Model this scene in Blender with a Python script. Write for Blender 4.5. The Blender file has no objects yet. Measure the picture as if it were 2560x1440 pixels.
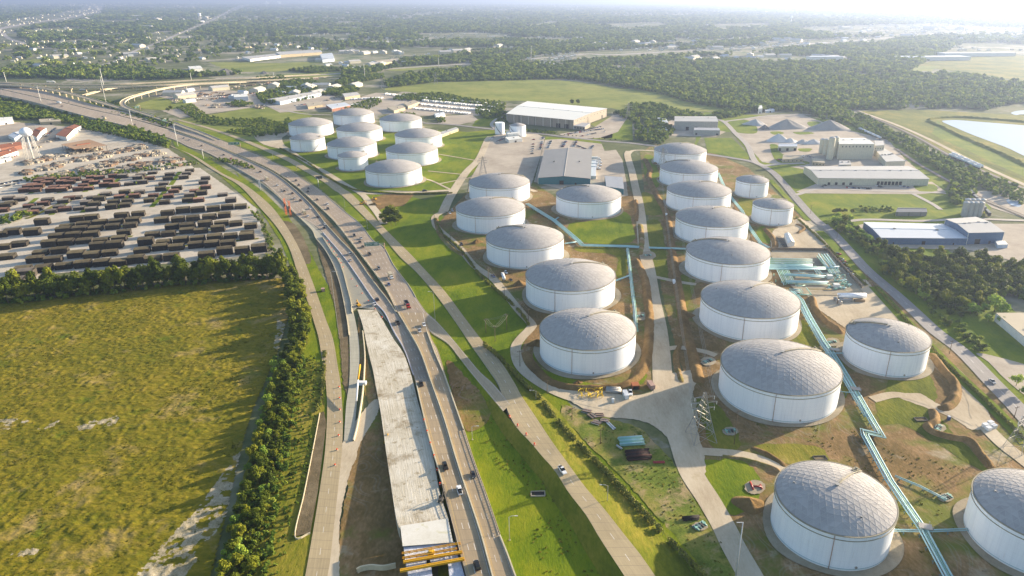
HAZE_D, HAZE_G = 9.5e-5, .48
SUN_EL, SUN_S, SUN_C, SKY_S, EXPO = 13, 5.0, (1, .83, .61), .098, 1.6
import bpy, math, random
import numpy as np
from mathutils import Vector, Matrix
from mathutils.geometry import tessellate_polygon
random.seed(7); rng = np.random.default_rng(7)
SC = bpy.context.scene
COL = SC.collection
R = math.radians
# ------------------------------------------------------------------ camera model (traced points are put on the ground with it)
F, CXP, CAMH, ROLL = 1732.0, 1392.0, 200.0, 0.0035
PITCH = math.atan(723 / F)
_cp, _sp = math.cos(PITCH), math.sin(PITCH)
FW = np.array([0, _cp, -_sp]); _up = np.array([0, _sp, _cp]); _rt = np.array([1., 0, 0])
RT = _rt * math.cos(ROLL) + _up * math.sin(ROLL); UP = _up * math.cos(ROLL) - _rt * math.sin(ROLL)
def un(x, y, z=0.0):
    d = FW + RT * (x - CXP) / F - UP * (y - 720) / F
    t = (z - CAMH) / d[2]
    return (d[0] * t, d[1] * t, z)
def proj(p):
    d = np.asarray(p, float) - np.array([0, 0, CAMH]); zz = d @ FW
    return CXP + F * (d @ RT) / zz, 720 - F * (d @ UP) / zz
def P(s): return [tuple(float(v) for v in q.split(',')) for q in s.split()]
def U(s, z=0.0):
    return [un(x, y, z)[:2] for x, y in (P(s) if isinstance(s, str) else s)]
def crom(pts, n=8, closed=False):
    pts = [np.array(p, float) for p in pts]; m = len(pts); out = []
    rngi = range(m if closed else m - 1)
    for i in rngi:
        p0 = pts[(i - 1) % m] if (closed or i > 0) else 2 * pts[0] - pts[1]
        p1, p2 = pts[i], pts[(i + 1) % m]
        p3 = pts[(i + 2) % m] if (closed or i + 2 < m) else 2 * pts[-1] - pts[-2]
        for k in range(n):
            t = k / n
            out.append(.5 * (2 * p1 + (p2 - p0) * t + (2 * p0 - 5 * p1 + 4 * p2 - p3) * t * t + (3 * p1 - p0 - 3 * p2 + p3) * t ** 3))
    if not closed: out.append(pts[-1])
    return out
def inside(poly, x, y):
    poly = np.asarray(poly); c = np.zeros(np.shape(x), bool); j = len(poly) - 1
    for i in range(len(poly)):
        xi, yi = poly[i][:2]; xj, yj = poly[j][:2]
        cond = ((yi > y) != (yj > y)) & (x < (xj - xi) * (y - yi) / (yj - yi + 1e-12) + xi)
        c ^= cond; j = i
    return c
def vnoise(x, y, s, seed=0):
    g = np.random.default_rng(seed).random((256, 256))
    x = x / s; y = y / s; xi = np.floor(x).astype(int); yi = np.floor(y).astype(int)
    fx = x - xi; fy = y - yi; fx = fx * fx * (3 - 2 * fx); fy = fy * fy * (3 - 2 * fy)
    a = g[xi % 256, yi % 256]; b = g[(xi + 1) % 256, yi % 256]; c = g[xi % 256, (yi + 1) % 256]; d = g[(xi + 1) % 256, (yi + 1) % 256]
    return (a * (1 - fx) + b * fx) * (1 - fy) + (c * (1 - fx) + d * fx) * fy
# ------------------------------------------------------------------ objects
def tag(o, label=None, cat=None, group=None, kind=None):
    if label: o['label'] = label
    if cat: o['category'] = cat
    if group: o['group'] = group
    if kind: o['kind'] = kind
    return o
def thing(name, label, cat, loc=(0, 0, 0), rz=0, group=None):
    o = bpy.data.objects.new(name, None); COL.objects.link(o)
    o.location = loc; o.rotation_euler = (0, 0, rz); o.empty_display_size = .5
    return tag(o, label, cat, group)
class MB:
    def __init__(s): s.v = []; s.f = []; s.m = []; s.sm = []; s.uv = None
    def add(s, vs, fs, mi=0, smooth=False):
        b = len(s.v); s.v += [tuple(map(float, v)) for v in vs]
        for f in fs: s.f.append(tuple(i + b for i in f)); s.m.append(mi); s.sm.append(smooth)
        return s
    def box(s, c, d, rz=0, mi=0, top=1.0, rx=0):
        cx, cy, cz = c; a, b, h = d[0] / 2, d[1] / 2, d[2] / 2; co, si = math.cos(rz), math.sin(rz); vs = []
        for z, k in ((-h, 1), (h, top)):
            for x, y in ((-a * k, -b * k), (a * k, -b * k), (a * k, b * k), (-a * k, b * k)):
                vs.append((cx + x * co - y * si, cy + x * si + y * co, cz + z))
        return s.add(vs, [(0, 3, 2, 1), (4, 5, 6, 7), (0, 1, 5, 4), (1, 2, 6, 5), (2, 3, 7, 6), (3, 0, 4, 7)], mi)
    def prism(s, pts, z0, z1, mi=0, cap=True, mitop=None):
        n = len(pts); vs = [(p[0], p[1], z0) for p in pts] + [(p[0], p[1], z1) for p in pts]
        ar = sum(pts[i][0] * pts[(i + 1) % n][1] - pts[(i + 1) % n][0] * pts[i][1] for i in range(n))
        fs = [(i, (i + 1) % n, n + (i + 1) % n, n + i) for i in range(n)]
        if ar < 0: fs = [f[::-1] for f in fs]
        s.add(vs, fs, mi)
        if cap:
            top = tuple(range(n)) if ar > 0 else tuple(range(n))[::-1]
            s.add([(p[0], p[1], z1) for p in pts], [top], mi if mitop is None else mitop)
        return s
    def cyl(s, c, r, h, n=12, mi=0, r2=None, cap=True, smooth=True):
        r2 = r if r2 is None else r2; cx, cy, cz = c
        vs = [(cx + r * math.cos(2 * math.pi * i / n), cy + r * math.sin(2 * math.pi * i / n), cz) for i in range(n)]
        vs += [(cx + r2 * math.cos(2 * math.pi * i / n), cy + r2 * math.sin(2 * math.pi * i / n), cz + h) for i in range(n)]
        s.add(vs, [(i, (i + 1) % n, n + (i + 1) % n, n + i) for i in range(n)], mi, smooth)
        if cap: s.add(vs[n:], [tuple(range(n))], mi)
        return s
    def tube(s, pts, r, n=6, mi=0, r2=None, cap=True):
        pts = [Vector(p) for p in pts]; m = len(pts); vs = []
        for i, p in enumerate(pts):
            t = ((pts[min(i + 1, m - 1)] - pts[max(i - 1, 0)])).normalized()
            a = t.orthogonal().normalized() if abs(t.z) > .9 else Vector((-t.y, t.x, 0)).normalized()
            b = t.cross(a); rr = r if r2 is None else r + (r2 - r) * i / (m - 1)
            for k in range(n):
                an = 2 * math.pi * k / n
                vs.append(tuple(p + a * rr * math.cos(an) + b * rr * math.sin(an)))
        fs = [(i * n + k, i * n + (k + 1) % n, (i + 1) * n + (k + 1) % n, (i + 1) * n + k) for i in range(m - 1) for k in range(n)]
        if cap: fs += [tuple(range(n))[::-1], tuple((m - 1) * n + k for k in range(n))]
        return s.add(vs, fs, mi, n > 4)
    def mesh(s, name):
        me = bpy.data.meshes.new(name); me.from_pydata(s.v, [], s.f)
        if s.f:
            me.polygons.foreach_set('material_index', s.m); me.polygons.foreach_set('use_smooth', s.sm)
        if s.uv is not None:
            l = me.uv_layers.new(name='UVMap'); idx = np.empty(len(me.loops), int); me.loops.foreach_get('vertex_index', idx)
            l.data.foreach_set('uv', np.asarray(s.uv, np.float32)[idx].ravel())
        return me
    def obj(s, name, mats, parent=None):
        me = s.mesh(name)
        for m in (mats if isinstance(mats, (list, tuple)) else [mats]): me.materials.append(m)
        return link(name, me, parent)
def link(name, me, parent=None):
    o = bpy.data.objects.new(name, me); COL.objects.link(o)
    if parent: o.parent = parent
    return o
def copy_tree(o, parent=None):
    c = o.copy(); COL.objects.link(c)
    if parent: c.parent = parent
    for ch in KIDS.get(o.name, ()): copy_tree(ch, c)
    return c
KIDS = {}
def reg(o):
    KIDS[o.name] = list(o.children)
    for c in o.children: reg(c)
def dup(o, loc, rz, label=None, group=None, sc=None):
    if o.name not in KIDS: reg(o)
    if not o.get('used'):
        o['used'] = 1; c = o
    else: c = copy_tree(o)
    c.location = loc; c.rotation_euler = (0, 0, rz)
    if sc: c.scale = sc if isinstance(sc, tuple) else (sc,) * 3
    if label: c['label'] = label
    if group: c['group'] = group
    return c
# ------------------------------------------------------------------ materials
def rgb(h):
    c = [int(h[i:i + 2], 16) / 255 for i in (0, 2, 4)]
    return tuple((x / 12.92 if x < .04045 else ((x + .055) / 1.055) ** 2.4) for x in c) + (1,)
def new_mat(name):
    m = bpy.data.materials.new(name); m.use_nodes = True; nt = m.node_tree
    b = nt.nodes['Principled BSDF']; b.inputs['Roughness'].default_value = .8; b.inputs['Specular IOR Level'].default_value = .25
    return m, nt, b
class NT:
    def __init__(s, nt): s.nt = nt; s.N = nt.nodes; s.L = nt.links
    def n(s, t, **k):
        o = s.N.new(t)
        for a, v in k.items():
            if a.startswith('_'): setattr(o, a[1:], v)
            else:
                a = a.replace('_', ' ')
                (o.inputs[int(a[1:])] if a[0] == 'i' and a[1:].isdigit() else o.inputs[a]).default_value = v
        return o
    def l(s, a, b): s.L.new(a, b)
    def noise(s, vec, scale, detail=3, rough=.6, dist=0):
        o = s.n('ShaderNodeTexNoise', Scale=scale, Detail=detail, Roughness=rough, Distortion=dist); s.l(vec, o.inputs['Vector']); return o.outputs['Fac']
    def ramp(s, fac, stops):
        o = s.N.new('ShaderNodeValToRGB'); e = o.color_ramp.elements
        while len(e) < len(stops): e.new(.5)
        for q, (p, c) in zip(e, stops): q.position = p; q.color = c if len(c) == 4 else (*c, 1)
        s.l(fac, o.inputs['Fac']); return o.outputs['Color']
    def mix(s, fac, a, b, bt='MIX'):
        o = s.N.new('ShaderNodeMix'); o.data_type = 'RGBA'; o.blend_type = bt
        for v, i in ((fac, 0), (a, 6), (b, 7)):
            if isinstance(v, (int, float)): o.inputs[i].default_value = v
            elif isinstance(v, tuple): o.inputs[i].default_value = v
            else: s.l(v, o.inputs[i])
        return o.outputs[2]
    def math(s, op, a, b=0.0, c=None, clamp=False):
        o = s.N.new('ShaderNodeMath'); o.operation = op; o.use_clamp = clamp
        for i, v in enumerate((a, b, c)):
            if v is None: continue
            if isinstance(v, (int, float)): o.inputs[i].default_value = v
            else: s.l(v, o.inputs[i])
        return o.outputs[0]
    def bump(s, h, b, strength=.5, dist=.1):
        o = s.n('ShaderNodeBump', Strength=strength, Distance=dist); s.l(h, o.inputs['Height']); s.l(o.outputs[0], b.inputs['Normal'])
def coords(t, kind='Object'):
    if kind == 'pos': return t.N.new('ShaderNodeNewGeometry').outputs['Position']
    return t.N.new('ShaderNodeTexCoord').outputs[kind]
G4 = lambda v: (v, v, v, 1)
def M(name, col, rough=.7, var=.12, scale=1.5, metal=0, spec=.25, bump=0, col2=None, objrand=0.0, kind='pos'):
    """plain surface with soft tonal variation and dirt"""
    m, nt, b = new_mat(name); t = NT(nt)
    c = rgb(col) if isinstance(col, str) else col; v = coords(t, kind)
    f = t.noise(v, scale, 4, .65); g = t.noise(v, scale * .13, 2)
    d = c if col2 is None else rgb(col2)
    lo = tuple(x * (1 - var) for x in c[:3]) + (1,); hi = tuple(min(1, x * (1 + var)) for x in d[:3]) + (1,)
    col_ = t.ramp(t.math('MULTIPLY_ADD', g, .5, t.math('MULTIPLY', f, .5)), [(.3, lo), (.7, hi)])
    if objrand:
        r = t.N.new('ShaderNodeObjectInfo').outputs['Random']
        col_ = t.mix(1.0, col_, t.ramp(r, [(0, G4(1 - objrand)), (1, G4(1 + objrand))]), 'MULTIPLY')
    t.l(col_, b.inputs['Base Color'])
    b.inputs['Roughness'].default_value = rough; b.inputs['Metallic'].default_value = metal; b.inputs['Specular IOR Level'].default_value = spec
    if bump: t.bump(f, b, 1, bump)
    return m
def ground_mat(name, stops, scales=(.012, .08, .6), weights=(.45, .3, .25), bump=.15, patch=None, streak=None, rough=.95, tracks=0, uvs=None):
    """earth or grass: three octaves of noise through a ramp, optional patches of another colour"""
    m, nt, b = new_mat(name); t = NT(nt); v = coords(t, 'pos')
    if uvs:
        mp = t.n('ShaderNodeMapping'); mp.inputs['Scale'].default_value = uvs; t.l(coords(t, 'UV'), mp.inputs['Vector']); v2 = mp.outputs[0]
    elif streak:
        mp = t.n('ShaderNodeMapping'); mp.inputs['Scale'].default_value = streak[0]; mp.inputs['Rotation'].default_value = (0, 0, streak[1]); t.l(v, mp.inputs['Vector']); v2 = mp.outputs[0]
    else: v2 = v
    a = t.noise(v, scales[0], 3); c = t.noise(v2, scales[1], 4, .7); d = t.noise(v2, scales[2], 4, .75)
    s = t.math('ADD', t.math('MULTIPLY', a, weights[0]), t.math('ADD', t.math('MULTIPLY', c, weights[1]), t.math('MULTIPLY', d, weights[2])))
    s = t.math('MULTIPLY_ADD', t.math('SUBTRACT', s, .5), 2.2, .5)
    col = t.ramp(s, stops)
    for q in (patch or []):
        pcol, psc, lo, hi = q
        pf = t.noise(v, psc, 5, .7, .3)
        col = t.mix(t.ramp(pf, [(lo, G4(0)), (hi, G4(1))]), col, rgb(pcol))
    if tracks:      # curving wheel tracks worn by site traffic
        w1 = t.noise(v, .018, 2, .4); fr = t.math('FRACT', t.math('MULTIPLY', w1, 26)); msk = t.ramp(t.noise(v, .025, 3), [(.45, G4(0)), (.6, G4(1))])
        ln = t.math('ADD', t.math('LESS_THAN', t.math('ABSOLUTE', t.math('SUBTRACT', fr, .3)), .05), t.math('LESS_THAN', t.math('ABSOLUTE', t.math('SUBTRACT', fr, .55)), .05), clamp=True)
        col = t.mix(t.math('MULTIPLY', t.math('MULTIPLY', ln, msk), tracks), col, G4(.42)) if tracks > 0 else t.mix(t.math('MULTIPLY', t.math('MULTIPLY', ln, msk), -tracks), col, G4(.1))
    t.l(col, b.inputs['Base Color']); b.inputs['Roughness'].default_value = rough; b.inputs['Specular IOR Level'].default_value = .1
    if bump: t.bump(t.math('MULTIPLY_ADD', d, .6, c), b, 1, bump)
    return m
def H(h, k=1.0):
    c = rgb(h); return (c[0] * k, c[1] * k, c[2] * k, 1)
def road_mat(name, base, lines=(), dashes=(), yellow=(), lw=.012, joint=6.0, dark=(), var=.1):
    m, nt, b = new_mat(name); t = NT(nt); uv = coords(t, 'UV'); pos = coords(t, 'pos')
    sp = t.N.new('ShaderNodeSeparateXYZ'); t.l(uv, sp.inputs[0]); u, v = sp.outputs[0], sp.outputs[1]
    f = t.noise(pos, .35, 4, .7); g = t.noise(pos, .03, 3)
    s = t.math('MULTIPLY_ADD', g, .5, t.math('MULTIPLY', f, .5)); c = rgb(base)
    col = t.ramp(s, [(.3, tuple(x * (1 - var) for x in c[:3]) + (1,)), (.7, tuple(x * (1 + var) for x in c[:3]) + (1,))])
    mp = t.n('ShaderNodeMapping'); mp.inputs['Scale'].default_value = (14, .03, 1); t.l(uv, mp.inputs['Vector'])
    st = t.noise(mp.outputs[0], 1.0, 4, .6)
    col = t.mix(1.0, col, t.ramp(st, [(.3, G4(.82)), (.65, G4(1.06))]), 'MULTIPLY')
    # slabs of slightly different tone, and their joints
    sl = t.n('ShaderNodeTexWhiteNoise', _noise_dimensions='1D'); t.l(t.math('FLOOR', t.math('DIVIDE', v, joint * 3)), sl.inputs['W'])
    col = t.mix(1.0, col, t.ramp(sl.outputs['Value'], [(0, G4(.93)), (1, G4(1.05))]), 'MULTIPLY')
    jf = t.math('LESS_THAN', t.math('FRACT', t.math('DIVIDE', v, joint)), .25 / joint)
    col = t.mix(t.math('MULTIPLY', jf, .35), col, G4(.08))
    for d0, d1, k in dark:
        w = t.math('MULTIPLY', t.math('GREATER_THAN', u, d0), t.math('LESS_THAN', u, d1)); col = t.mix(t.math('MULTIPLY', w, k), col, G4(.10))
    def line(u0, w): return t.math('LESS_THAN', t.math('ABSOLUTE', t.math('SUBTRACT', u, u0)), w / 2)
    wear = t.ramp(t.noise(pos, .8, 3), [(.3, G4(.45)), (.6, G4(.9))])
    for L, cc in ((lines, (.75, .75, .72, 1)), (yellow, (.62, .42, .08, 1))):
        for u0 in L: col = t.mix(t.math('MULTIPLY', line(u0, lw), wear), col, cc)
    if dashes:
        dm = t.math('LESS_THAN', t.math('FRACT', t.math('DIVIDE', v, 12.2)), .3)
        for u0 in dashes: col = t.mix(t.math('MULTIPLY', t.math('MULTIPLY', line(u0, lw * 1.2), dm), wear), col, (.8, .8, .78, 1))
    t.l(col, b.inputs['Base Color']); b.inputs['Roughness'].default_value = .75; b.inputs['Specular IOR Level'].default_value = .3
    t.bump(f, b, .5, .02)
    return m
# ------------------------------------------------------------------ sheets and ribbons
LV = {}
def sheet(name, pts, mat, lvl, smooth=0, jit=0.0, world=False, kind='structure', seed=1, zz=None):
    q = [p if world else un(p[0], p[1])[:2] for p in (P(pts) if isinstance(pts, str) else pts)]
    if smooth: q = [tuple(p) for p in crom(q, smooth, True)]
    if jit:
        out = []; n = len(q); rr = random.Random(seed)
        for i in range(n):
            a, b = np.array(q[i]), np.array(q[(i + 1) % n]); L = np.linalg.norm(b - a); k = max(1, min(60, int(L / (jit * 2.2))))
            d = b - a; nn = np.array([-d[1], d[0]]) / (L + 1e-9); dist = np.linalg.norm(a)
            for j in range(k):
                out.append(tuple(a + d * j / k + nn * (rr.random() - .5) * min(jit * (1 + dist / 2500), L / 3 + .2)))
        q = out
    LV[lvl] = LV.get(lvl, 0) + 1
    z = (.02 + lvl * .05 + LV[lvl] * .0025) if zz is None else zz + LV[lvl] * .004
    vs = [(x, y, z) for x, y in q]
    tris = tessellate_polygon([[Vector((x, y, 0)) for x, y in q]])
    fs = []
    for a, b, c in tris:
        ar = (vs[b][0] - vs[a][0]) * (vs[c][1] - vs[a][1]) - (vs[c][0] - vs[a][0]) * (vs[b][1] - vs[a][1])
        if abs(ar) > 1e-9: fs.append((a, b, c) if ar > 0 else (a, c, b))
    o = MB().add(vs, fs).obj(name, mat); o['kind'] = kind
    return o
def resample(pts, n):
    pts = np.array(pts, float); d = np.r_[0, np.cumsum(np.linalg.norm(np.diff(pts[:, :2], axis=0), axis=1))]
    s = np.linspace(0, d[-1], n); return np.stack([np.interp(s, d, pts[:, k]) for k in range(pts.shape[1])], 1)
def path3(pts, z=0.0, n=8):
    """px polyline (x,y or x,y,z) -> smoothed world polyline"""
    q = []
    for p in (P(pts) if isinstance(pts, str) else pts):
        zz = p[2] if len(p) > 2 else z
        q.append(un(p[0], p[1], zz))
    return crom(q, n)
def ribbon(name, Lp, Rp, mat, lvl=0, z=0.0, n=None, skirt=None, thick=None, tagd=None):
    a = path3(Lp, z); b = path3(Rp, z); n = n or max(len(a), len(b))
    a = resample(a, n); b = resample(b, n); return rib_mesh(name, a, b, mat, lvl, skirt, thick, tagd)
def rib_mesh(name, a, b, mat, lvl=0, skirt=None, thick=None, tagd=None):
    LV[lvl] = LV.get(lvl, 0) + 1
    n = len(a); dz = .02 + lvl * .05 + LV[lvl] * .0025; mb = MB(); vs = []; uv = []
    mid = (a + b) / 2; s = np.r_[0, np.cumsum(np.linalg.norm(np.diff(mid, axis=0), axis=1))]
    K = 5
    for i in range(n):
        for k in range(K):
            p = a[i] + (b[i] - a[i]) * k / (K - 1); vs.append((p[0], p[1], p[2] + dz)); uv.append((k / (K - 1), s[i]))
    fs = [(i * K + k, i * K + k + 1, (i + 1) * K + k + 1, (i + 1) * K + k) for i in range(n - 1) for k in range(K - 1)]
    v0, v1, v2 = (np.array(vs[fs[0][j]]) for j in (0, 1, 2))
    if np.cross(v1 - v0, v2 - v0)[2] < 0: fs = [f[::-1] for f in fs]
    mb.add(vs, fs)
    if skirt is not None or thick:
        for e in (a, b):
            base = len(mb.v)
            for i in range(n):
                zt = e[i][2] + dz; zb = (zt - thick) if thick else skirt
                mb.v.append((e[i][0], e[i][1], zt)); mb.v.append((e[i][0], e[i][1], min(zb, zt - .01))); uv += [(-1, s[i]), (-1.2, s[i])]
            for i in range(n - 1):
                j = base + 2 * i; mb.f.append((j, j + 2, j + 3, j + 1)); mb.m.append(1); mb.sm.append(False)
        if thick:
            base = len(mb.v)
            for i in range(n):
                for e in (a, b): mb.v.append((e[i][0], e[i][1], e[i][2] + dz - thick)); uv.append((-1, s[i]))
            for i in range(n - 1):
                j = base + 2 * i; mb.f.append((j, j + 1, j + 3, j + 2)); mb.m.append(1); mb.sm.append(False)
    mb.uv = uv
    o = mb.obj(name, [mat, MT['concrete_side']] if (skirt is not None or thick) else mat)
    if tagd: tag(o, *tagd)
    else: o['kind'] = 'structure'
    return o
def lane(name, pts, w, mat, lvl=0, z=0.0, thick=None, tagd=None, skirt=None, n=8):
    c = np.array(path3(pts, z, n)); t = np.gradient(c, axis=0); t[:, 2] = 0; t /= np.linalg.norm(t, axis=1)[:, None] + 1e-9
    nn = np.stack([-t[:, 1], t[:, 0], 0 * t[:, 0]], 1)
    ww = np.interp(np.linspace(0, 1, len(c)), np.linspace(0, 1, len(w)), w)[:, None] if isinstance(w, (list, tuple)) else w
    return rib_mesh(name, c + nn * ww / 2, c - nn * ww / 2, mat, lvl, skirt, thick, tagd)
def wall_run(name, pts, z, h, w, mat, label, cat, parent=None, n=6, group=None):
    c = np.array(path3(pts, z, n)); t = np.gradient(c, axis=0); t[:, 2] = 0; t /= np.linalg.norm(t, axis=1)[:, None] + 1e-9
    nn = np.stack([-t[:, 1], t[:, 0], 0 * t[:, 0]], 1); mb = MB(); vs = []
    for p, q in zip(c, nn):
        for k, zz in ((-w / 2, 0), (-w * .3, h), (w * .3, h), (w / 2, 0)): vs.append((p[0] + q[0] * k, p[1] + q[1] * k, p[2] + zz))
    m = len(c)
    fs = [(i * 4 + k, i * 4 + k + 1, i * 4 + 5 + k, i * 4 + 4 + k) for i in range(m - 1) for k in range(3)]
    mb.add(vs, fs); o = mb.obj(name, mat, parent)
    if not parent: tag(o, label, cat, group)
    return o
def berm(name, pts, w, h, mat, label, z=0.0, seed=3):
    """rounded earth bank with a rough surface"""
    c = np.array(path3(pts, z, 14)); c = resample(c, max(12, int(np.linalg.norm(np.diff(c[:, :2], axis=0), axis=1).sum() / 1.4)))
    t = np.gradient(c, axis=0); t /= np.linalg.norm(t, axis=1)[:, None] + 1e-9; nn = np.stack([-t[:, 1], t[:, 0]], 1); m = len(c); K = 13; vs = []
    sgn = np.linspace(-1, 1, K); end = np.clip(np.minimum(np.arange(m), m - 1 - np.arange(m)) / 4, 0, 1) ** .5
    for i in range(m):
        for k in range(K):
            x = c[i, 0] + nn[i, 0] * sgn[k] * w / 2; y = c[i, 1] + nn[i, 1] * sgn[k] * w / 2
            pr = (math.cos(math.pi * sgn[k]) * .5 + .5) ** .8
            zz = h * end[i] * pr * (.75 + .5 * vnoise(np.array(x), np.array(y), 5, seed)) + (.5 * vnoise(np.array(x), np.array(y), 1.3, seed + 1) - .25) * min(1, pr * 2) * min(1.0, h / 2)
            vs.append((x, y, max(-.3, float(zz) - .1)))
    fs = [(i * K + k, i * K + k + 1, (i + 1) * K + k + 1, (i + 1) * K + k) for i in range(m - 1) for k in range(K - 1)]
    v0, v1, v2 = (np.array(vs[fs[0][j]]) for j in (0, 1, 2))
    if np.cross(v1 - v0, v2 - v0)[2] < 0: fs = [f[::-1] for f in fs]
    o = MB().add(vs, fs, smooth=True).obj(name, mat); o['kind'] = 'structure'; o['label'] = label
    return o
def heap(name, px, wm, h, mat, label, group, asp=.7, rz=0, seed=1):
    """conical stockpile with slumped flanks; px = centre of the foot"""
    x0, y0, _ = un(*px); n = 40; mrad = 14; vs = [(0, 0, h)]
    for j in range(1, mrad + 1):
        r = j / mrad
        for i in range(n):
            a = 2 * math.pi * i / n; k = 1 + .18 * math.sin(a * 2 + seed) + .1 * math.sin(a * 3 + seed * 2)
            x = math.cos(a) * r * wm / 2 * k; y = math.sin(a) * r * wm / 2 * asp * k
            rid = .12 * h * math.sin(a * 5 + seed) * r * (1 - r) * 4 + .05 * h * float(vnoise(np.array(x), np.array(y), 3, seed)) * (1 - r)
            vs.append((x, y, h * (1 - r) ** 1.05 + rid * .6 - (.2 if j == mrad else 0)))
    fs = [(0, 1 + i, 1 + (i + 1) % n) for i in range(n)]
    for j in range(mrad - 1):
        for i in range(n):
            a = 1 + j * n + i; b = 1 + j * n + (i + 1) % n; fs.append((a, a + n, b + n, b))
    o = MB().add(vs, fs, smooth=True).obj(name, mat); o.location = (x0, y0, 0); o.rotation_euler[2] = rz
    return tag(o, label, 'gravel heap', group)
# ------------------------------------------------------------------ palette
MT = {}
MT['concrete_side'] = M('concrete_side', 'A8A090', .85, .18, .6)
MT['parapet'] = M('parapet', 'C2B79C', .8, .2, .8)
MT['ground'] = ground_mat('ground', [(.25, H('48522C')), (.5, H('5F6540')), (.75, H('7F7C5E'))], (.004, .02, .15), patch=[('A39C8E', .005, .52, .64), ('8E8A80', .02, .6, .7)])
MT['grass'] = ground_mat('grass', [(.12, H('3E5208')), (.4, H('5C700A')), (.65, H('788014')), (.95, H('988838'))], (.02, .12, 1.1), bump=.28, streak=((1, .35, 1), R(35)))
MT['mown'] = ground_mat('mown', [(.2, H('5C6A2C')), (.5, H('7A8138')), (.85, H('96914E'))], (.008, .05, .5), bump=.1, patch=[('8C9148', .012, .5, .75)])
MT['rough_grass'] = ground_mat('rough_grass', [(.15, H('414C0E')), (.45, H('636A16')), (.7, H('857C2C')), (.95, H('A6945C'))], (.012, .09, .7), bump=.4, streak=((1, .4, 1), R(60)))
MT['meadow'] = ground_mat('meadow', [(.0, H('40480C')), (.3, H('5C5E12')), (.56, H('786E1A')), (.82, H('907C32')), (1, H('A89258'))], (.015, .14, .7), (.25, .3, .45), bump=.6, streak=((.45, 1, 1), R(75)), patch=[('9C8658', .03, .56, .72), ('5A6614', .05, .58, .7)])
MT['weedy'] = ground_mat('weedy', [(.12, H('45541A')), (.4, H('66742A')), (.6, H('86803E')), (.9, H('A8966C'))], (.03, .12, .9), bump=.3, patch=[('A08C68', .05, .52, .64), ('4C5A1A', .07, .56, .66)])
MT['bare'] = ground_mat('bare', [(.12, H('4E5228')), (.35, H('857C5C')), (.6, H('ABA088')), (.9, H('C4BAA4'))], (.06, .35, 1.5), (.25, .35, .4), bump=.4)
MT['far_mix'] = ground_mat('far_mix', [(.2, H('5E6842')), (.5, H('86846A')), (.8, H('A8A294'))], (.006, .03, .15), patch=[('54663A', .01, .5, .62), ('B4AEA4', .02, .6, .7)])
MT['dirt'] = ground_mat('dirt', [(.12, H('544A26')), (.4, H('76603A')), (.62, H('927652')), (.9, H('B4A080'))], (.02, .1, .8), bump=.2, streak=((1, .5, 1), R(20)), patch=[('666C28', .02, .48, .6), ('A4967E', .035, .58, .7), ('5C5030', .06, .62, .72)], tracks=.12)
MT['dirt_gray'] = ground_mat('dirt_gray', [(.15, H('4E4730')), (.5, H('6A5E48')), (.85, H('877960'))], (.03, .2, 1.2), bump=.25)
MT['clay'] = ground_mat('clay', [(.15, H('5A4A2C')), (.5, H('7C633E')), (.85, H('9A7F58'))], (.05, .25, 1.4), bump=.35, patch=[('6B6430', .06, .6, .7)])
MT['gravel'] = ground_mat('gravel', [(.15, H('A09078')), (.5, H('BAAC94')), (.85, H('CCC0AA'))], (.02, .12, 1.0), bump=.06, streak=((1, .3, 1), R(65)), patch=[('9C8A68', .05, .6, .75)], tracks=-.07)
MT['lot'] = ground_mat('lot', [(.15, H('93887A')), (.5, H('AA9F90')), (.85, H('BFB4A4'))], (.02, .09, .8), bump=.04)
MT['yard'] = ground_mat('yard', [(.15, H('9A9080')), (.5, H('B8AFA0')), (.85, H('CBC3B4'))], (.02, .1, .8), bump=.05, patch=[('7E7C4A', .03, .64, .72)])
MT['pad'] = ground_mat('pad', [(.2, H('847A66')), (.5, H('9A8F7A')), (.8, H('A99F8C'))], (.05, .3, 1.5), bump=.08)
MT['fresh'] = ground_mat('fresh', [(.1, H('8C8068')), (.33, H('B0A690')), (.6, H('CBC4B4')), (.95, H('E2DED6'))], (.05, 1.0, 3.2), (.25, .4, .35), bump=.1, uvs=(34, .05, 1), patch=[('85755A', .06, .52, .68), ('D0CBBE', .07, .55, .68), ('9C9078', .3, .58, .66)])
MT['slab'] = ground_mat('slab', [(.1, H('B5B0A0')), (.5, H('CCC9BE')), (.9, H('DAD8D2'))], (.06, .2, .9), bump=.02, patch=[('B4AE7C', .12, .58, .75)])
MT['tarp'] = ground_mat('tarp', [(.1, H('8E93A5')), (.45, H('B4B8C4')), (.7, H('D0D2DA')), (.95, H('E2E3E6'))], (.15, .5, 1.6), bump=.35)
MT['pond'] = M('pond', '9BAFC2', .6, .05, .02, 0, .5)
HWY_R = road_mat('highway', '9D8E7C', lines=(.055, .93), yellow=(.1,), dashes=(.28, .44, .6, .76), lw=.008)
HWY_L = road_mat('highway_left', '9B8D7C', lines=(.06, .9), dashes=(.28, .48, .68), lw=.01)
HWY_N = road_mat('bridge_lanes', '9B8A70', lines=(.9,), yellow=(.12,), dashes=(.36, .62), lw=.014)
RD2 = road_mat('frontage', 'A89878', dashes=(.5,), lines=(), lw=.014, joint=5)
RD1 = road_mat('plain_road', 'A1947C', lines=(.08, .92), lw=.016)
ASPH = road_mat('asphalt', '8F8A86', dashes=(.5,), lw=.014, joint=60)
NEWC = road_mat('new_concrete', 'A9A594', lines=(), joint=5)
FAR = road_mat('far_road', 'A79F96', lines=(.1, .9), joint=80, dashes=(.5,))
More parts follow.
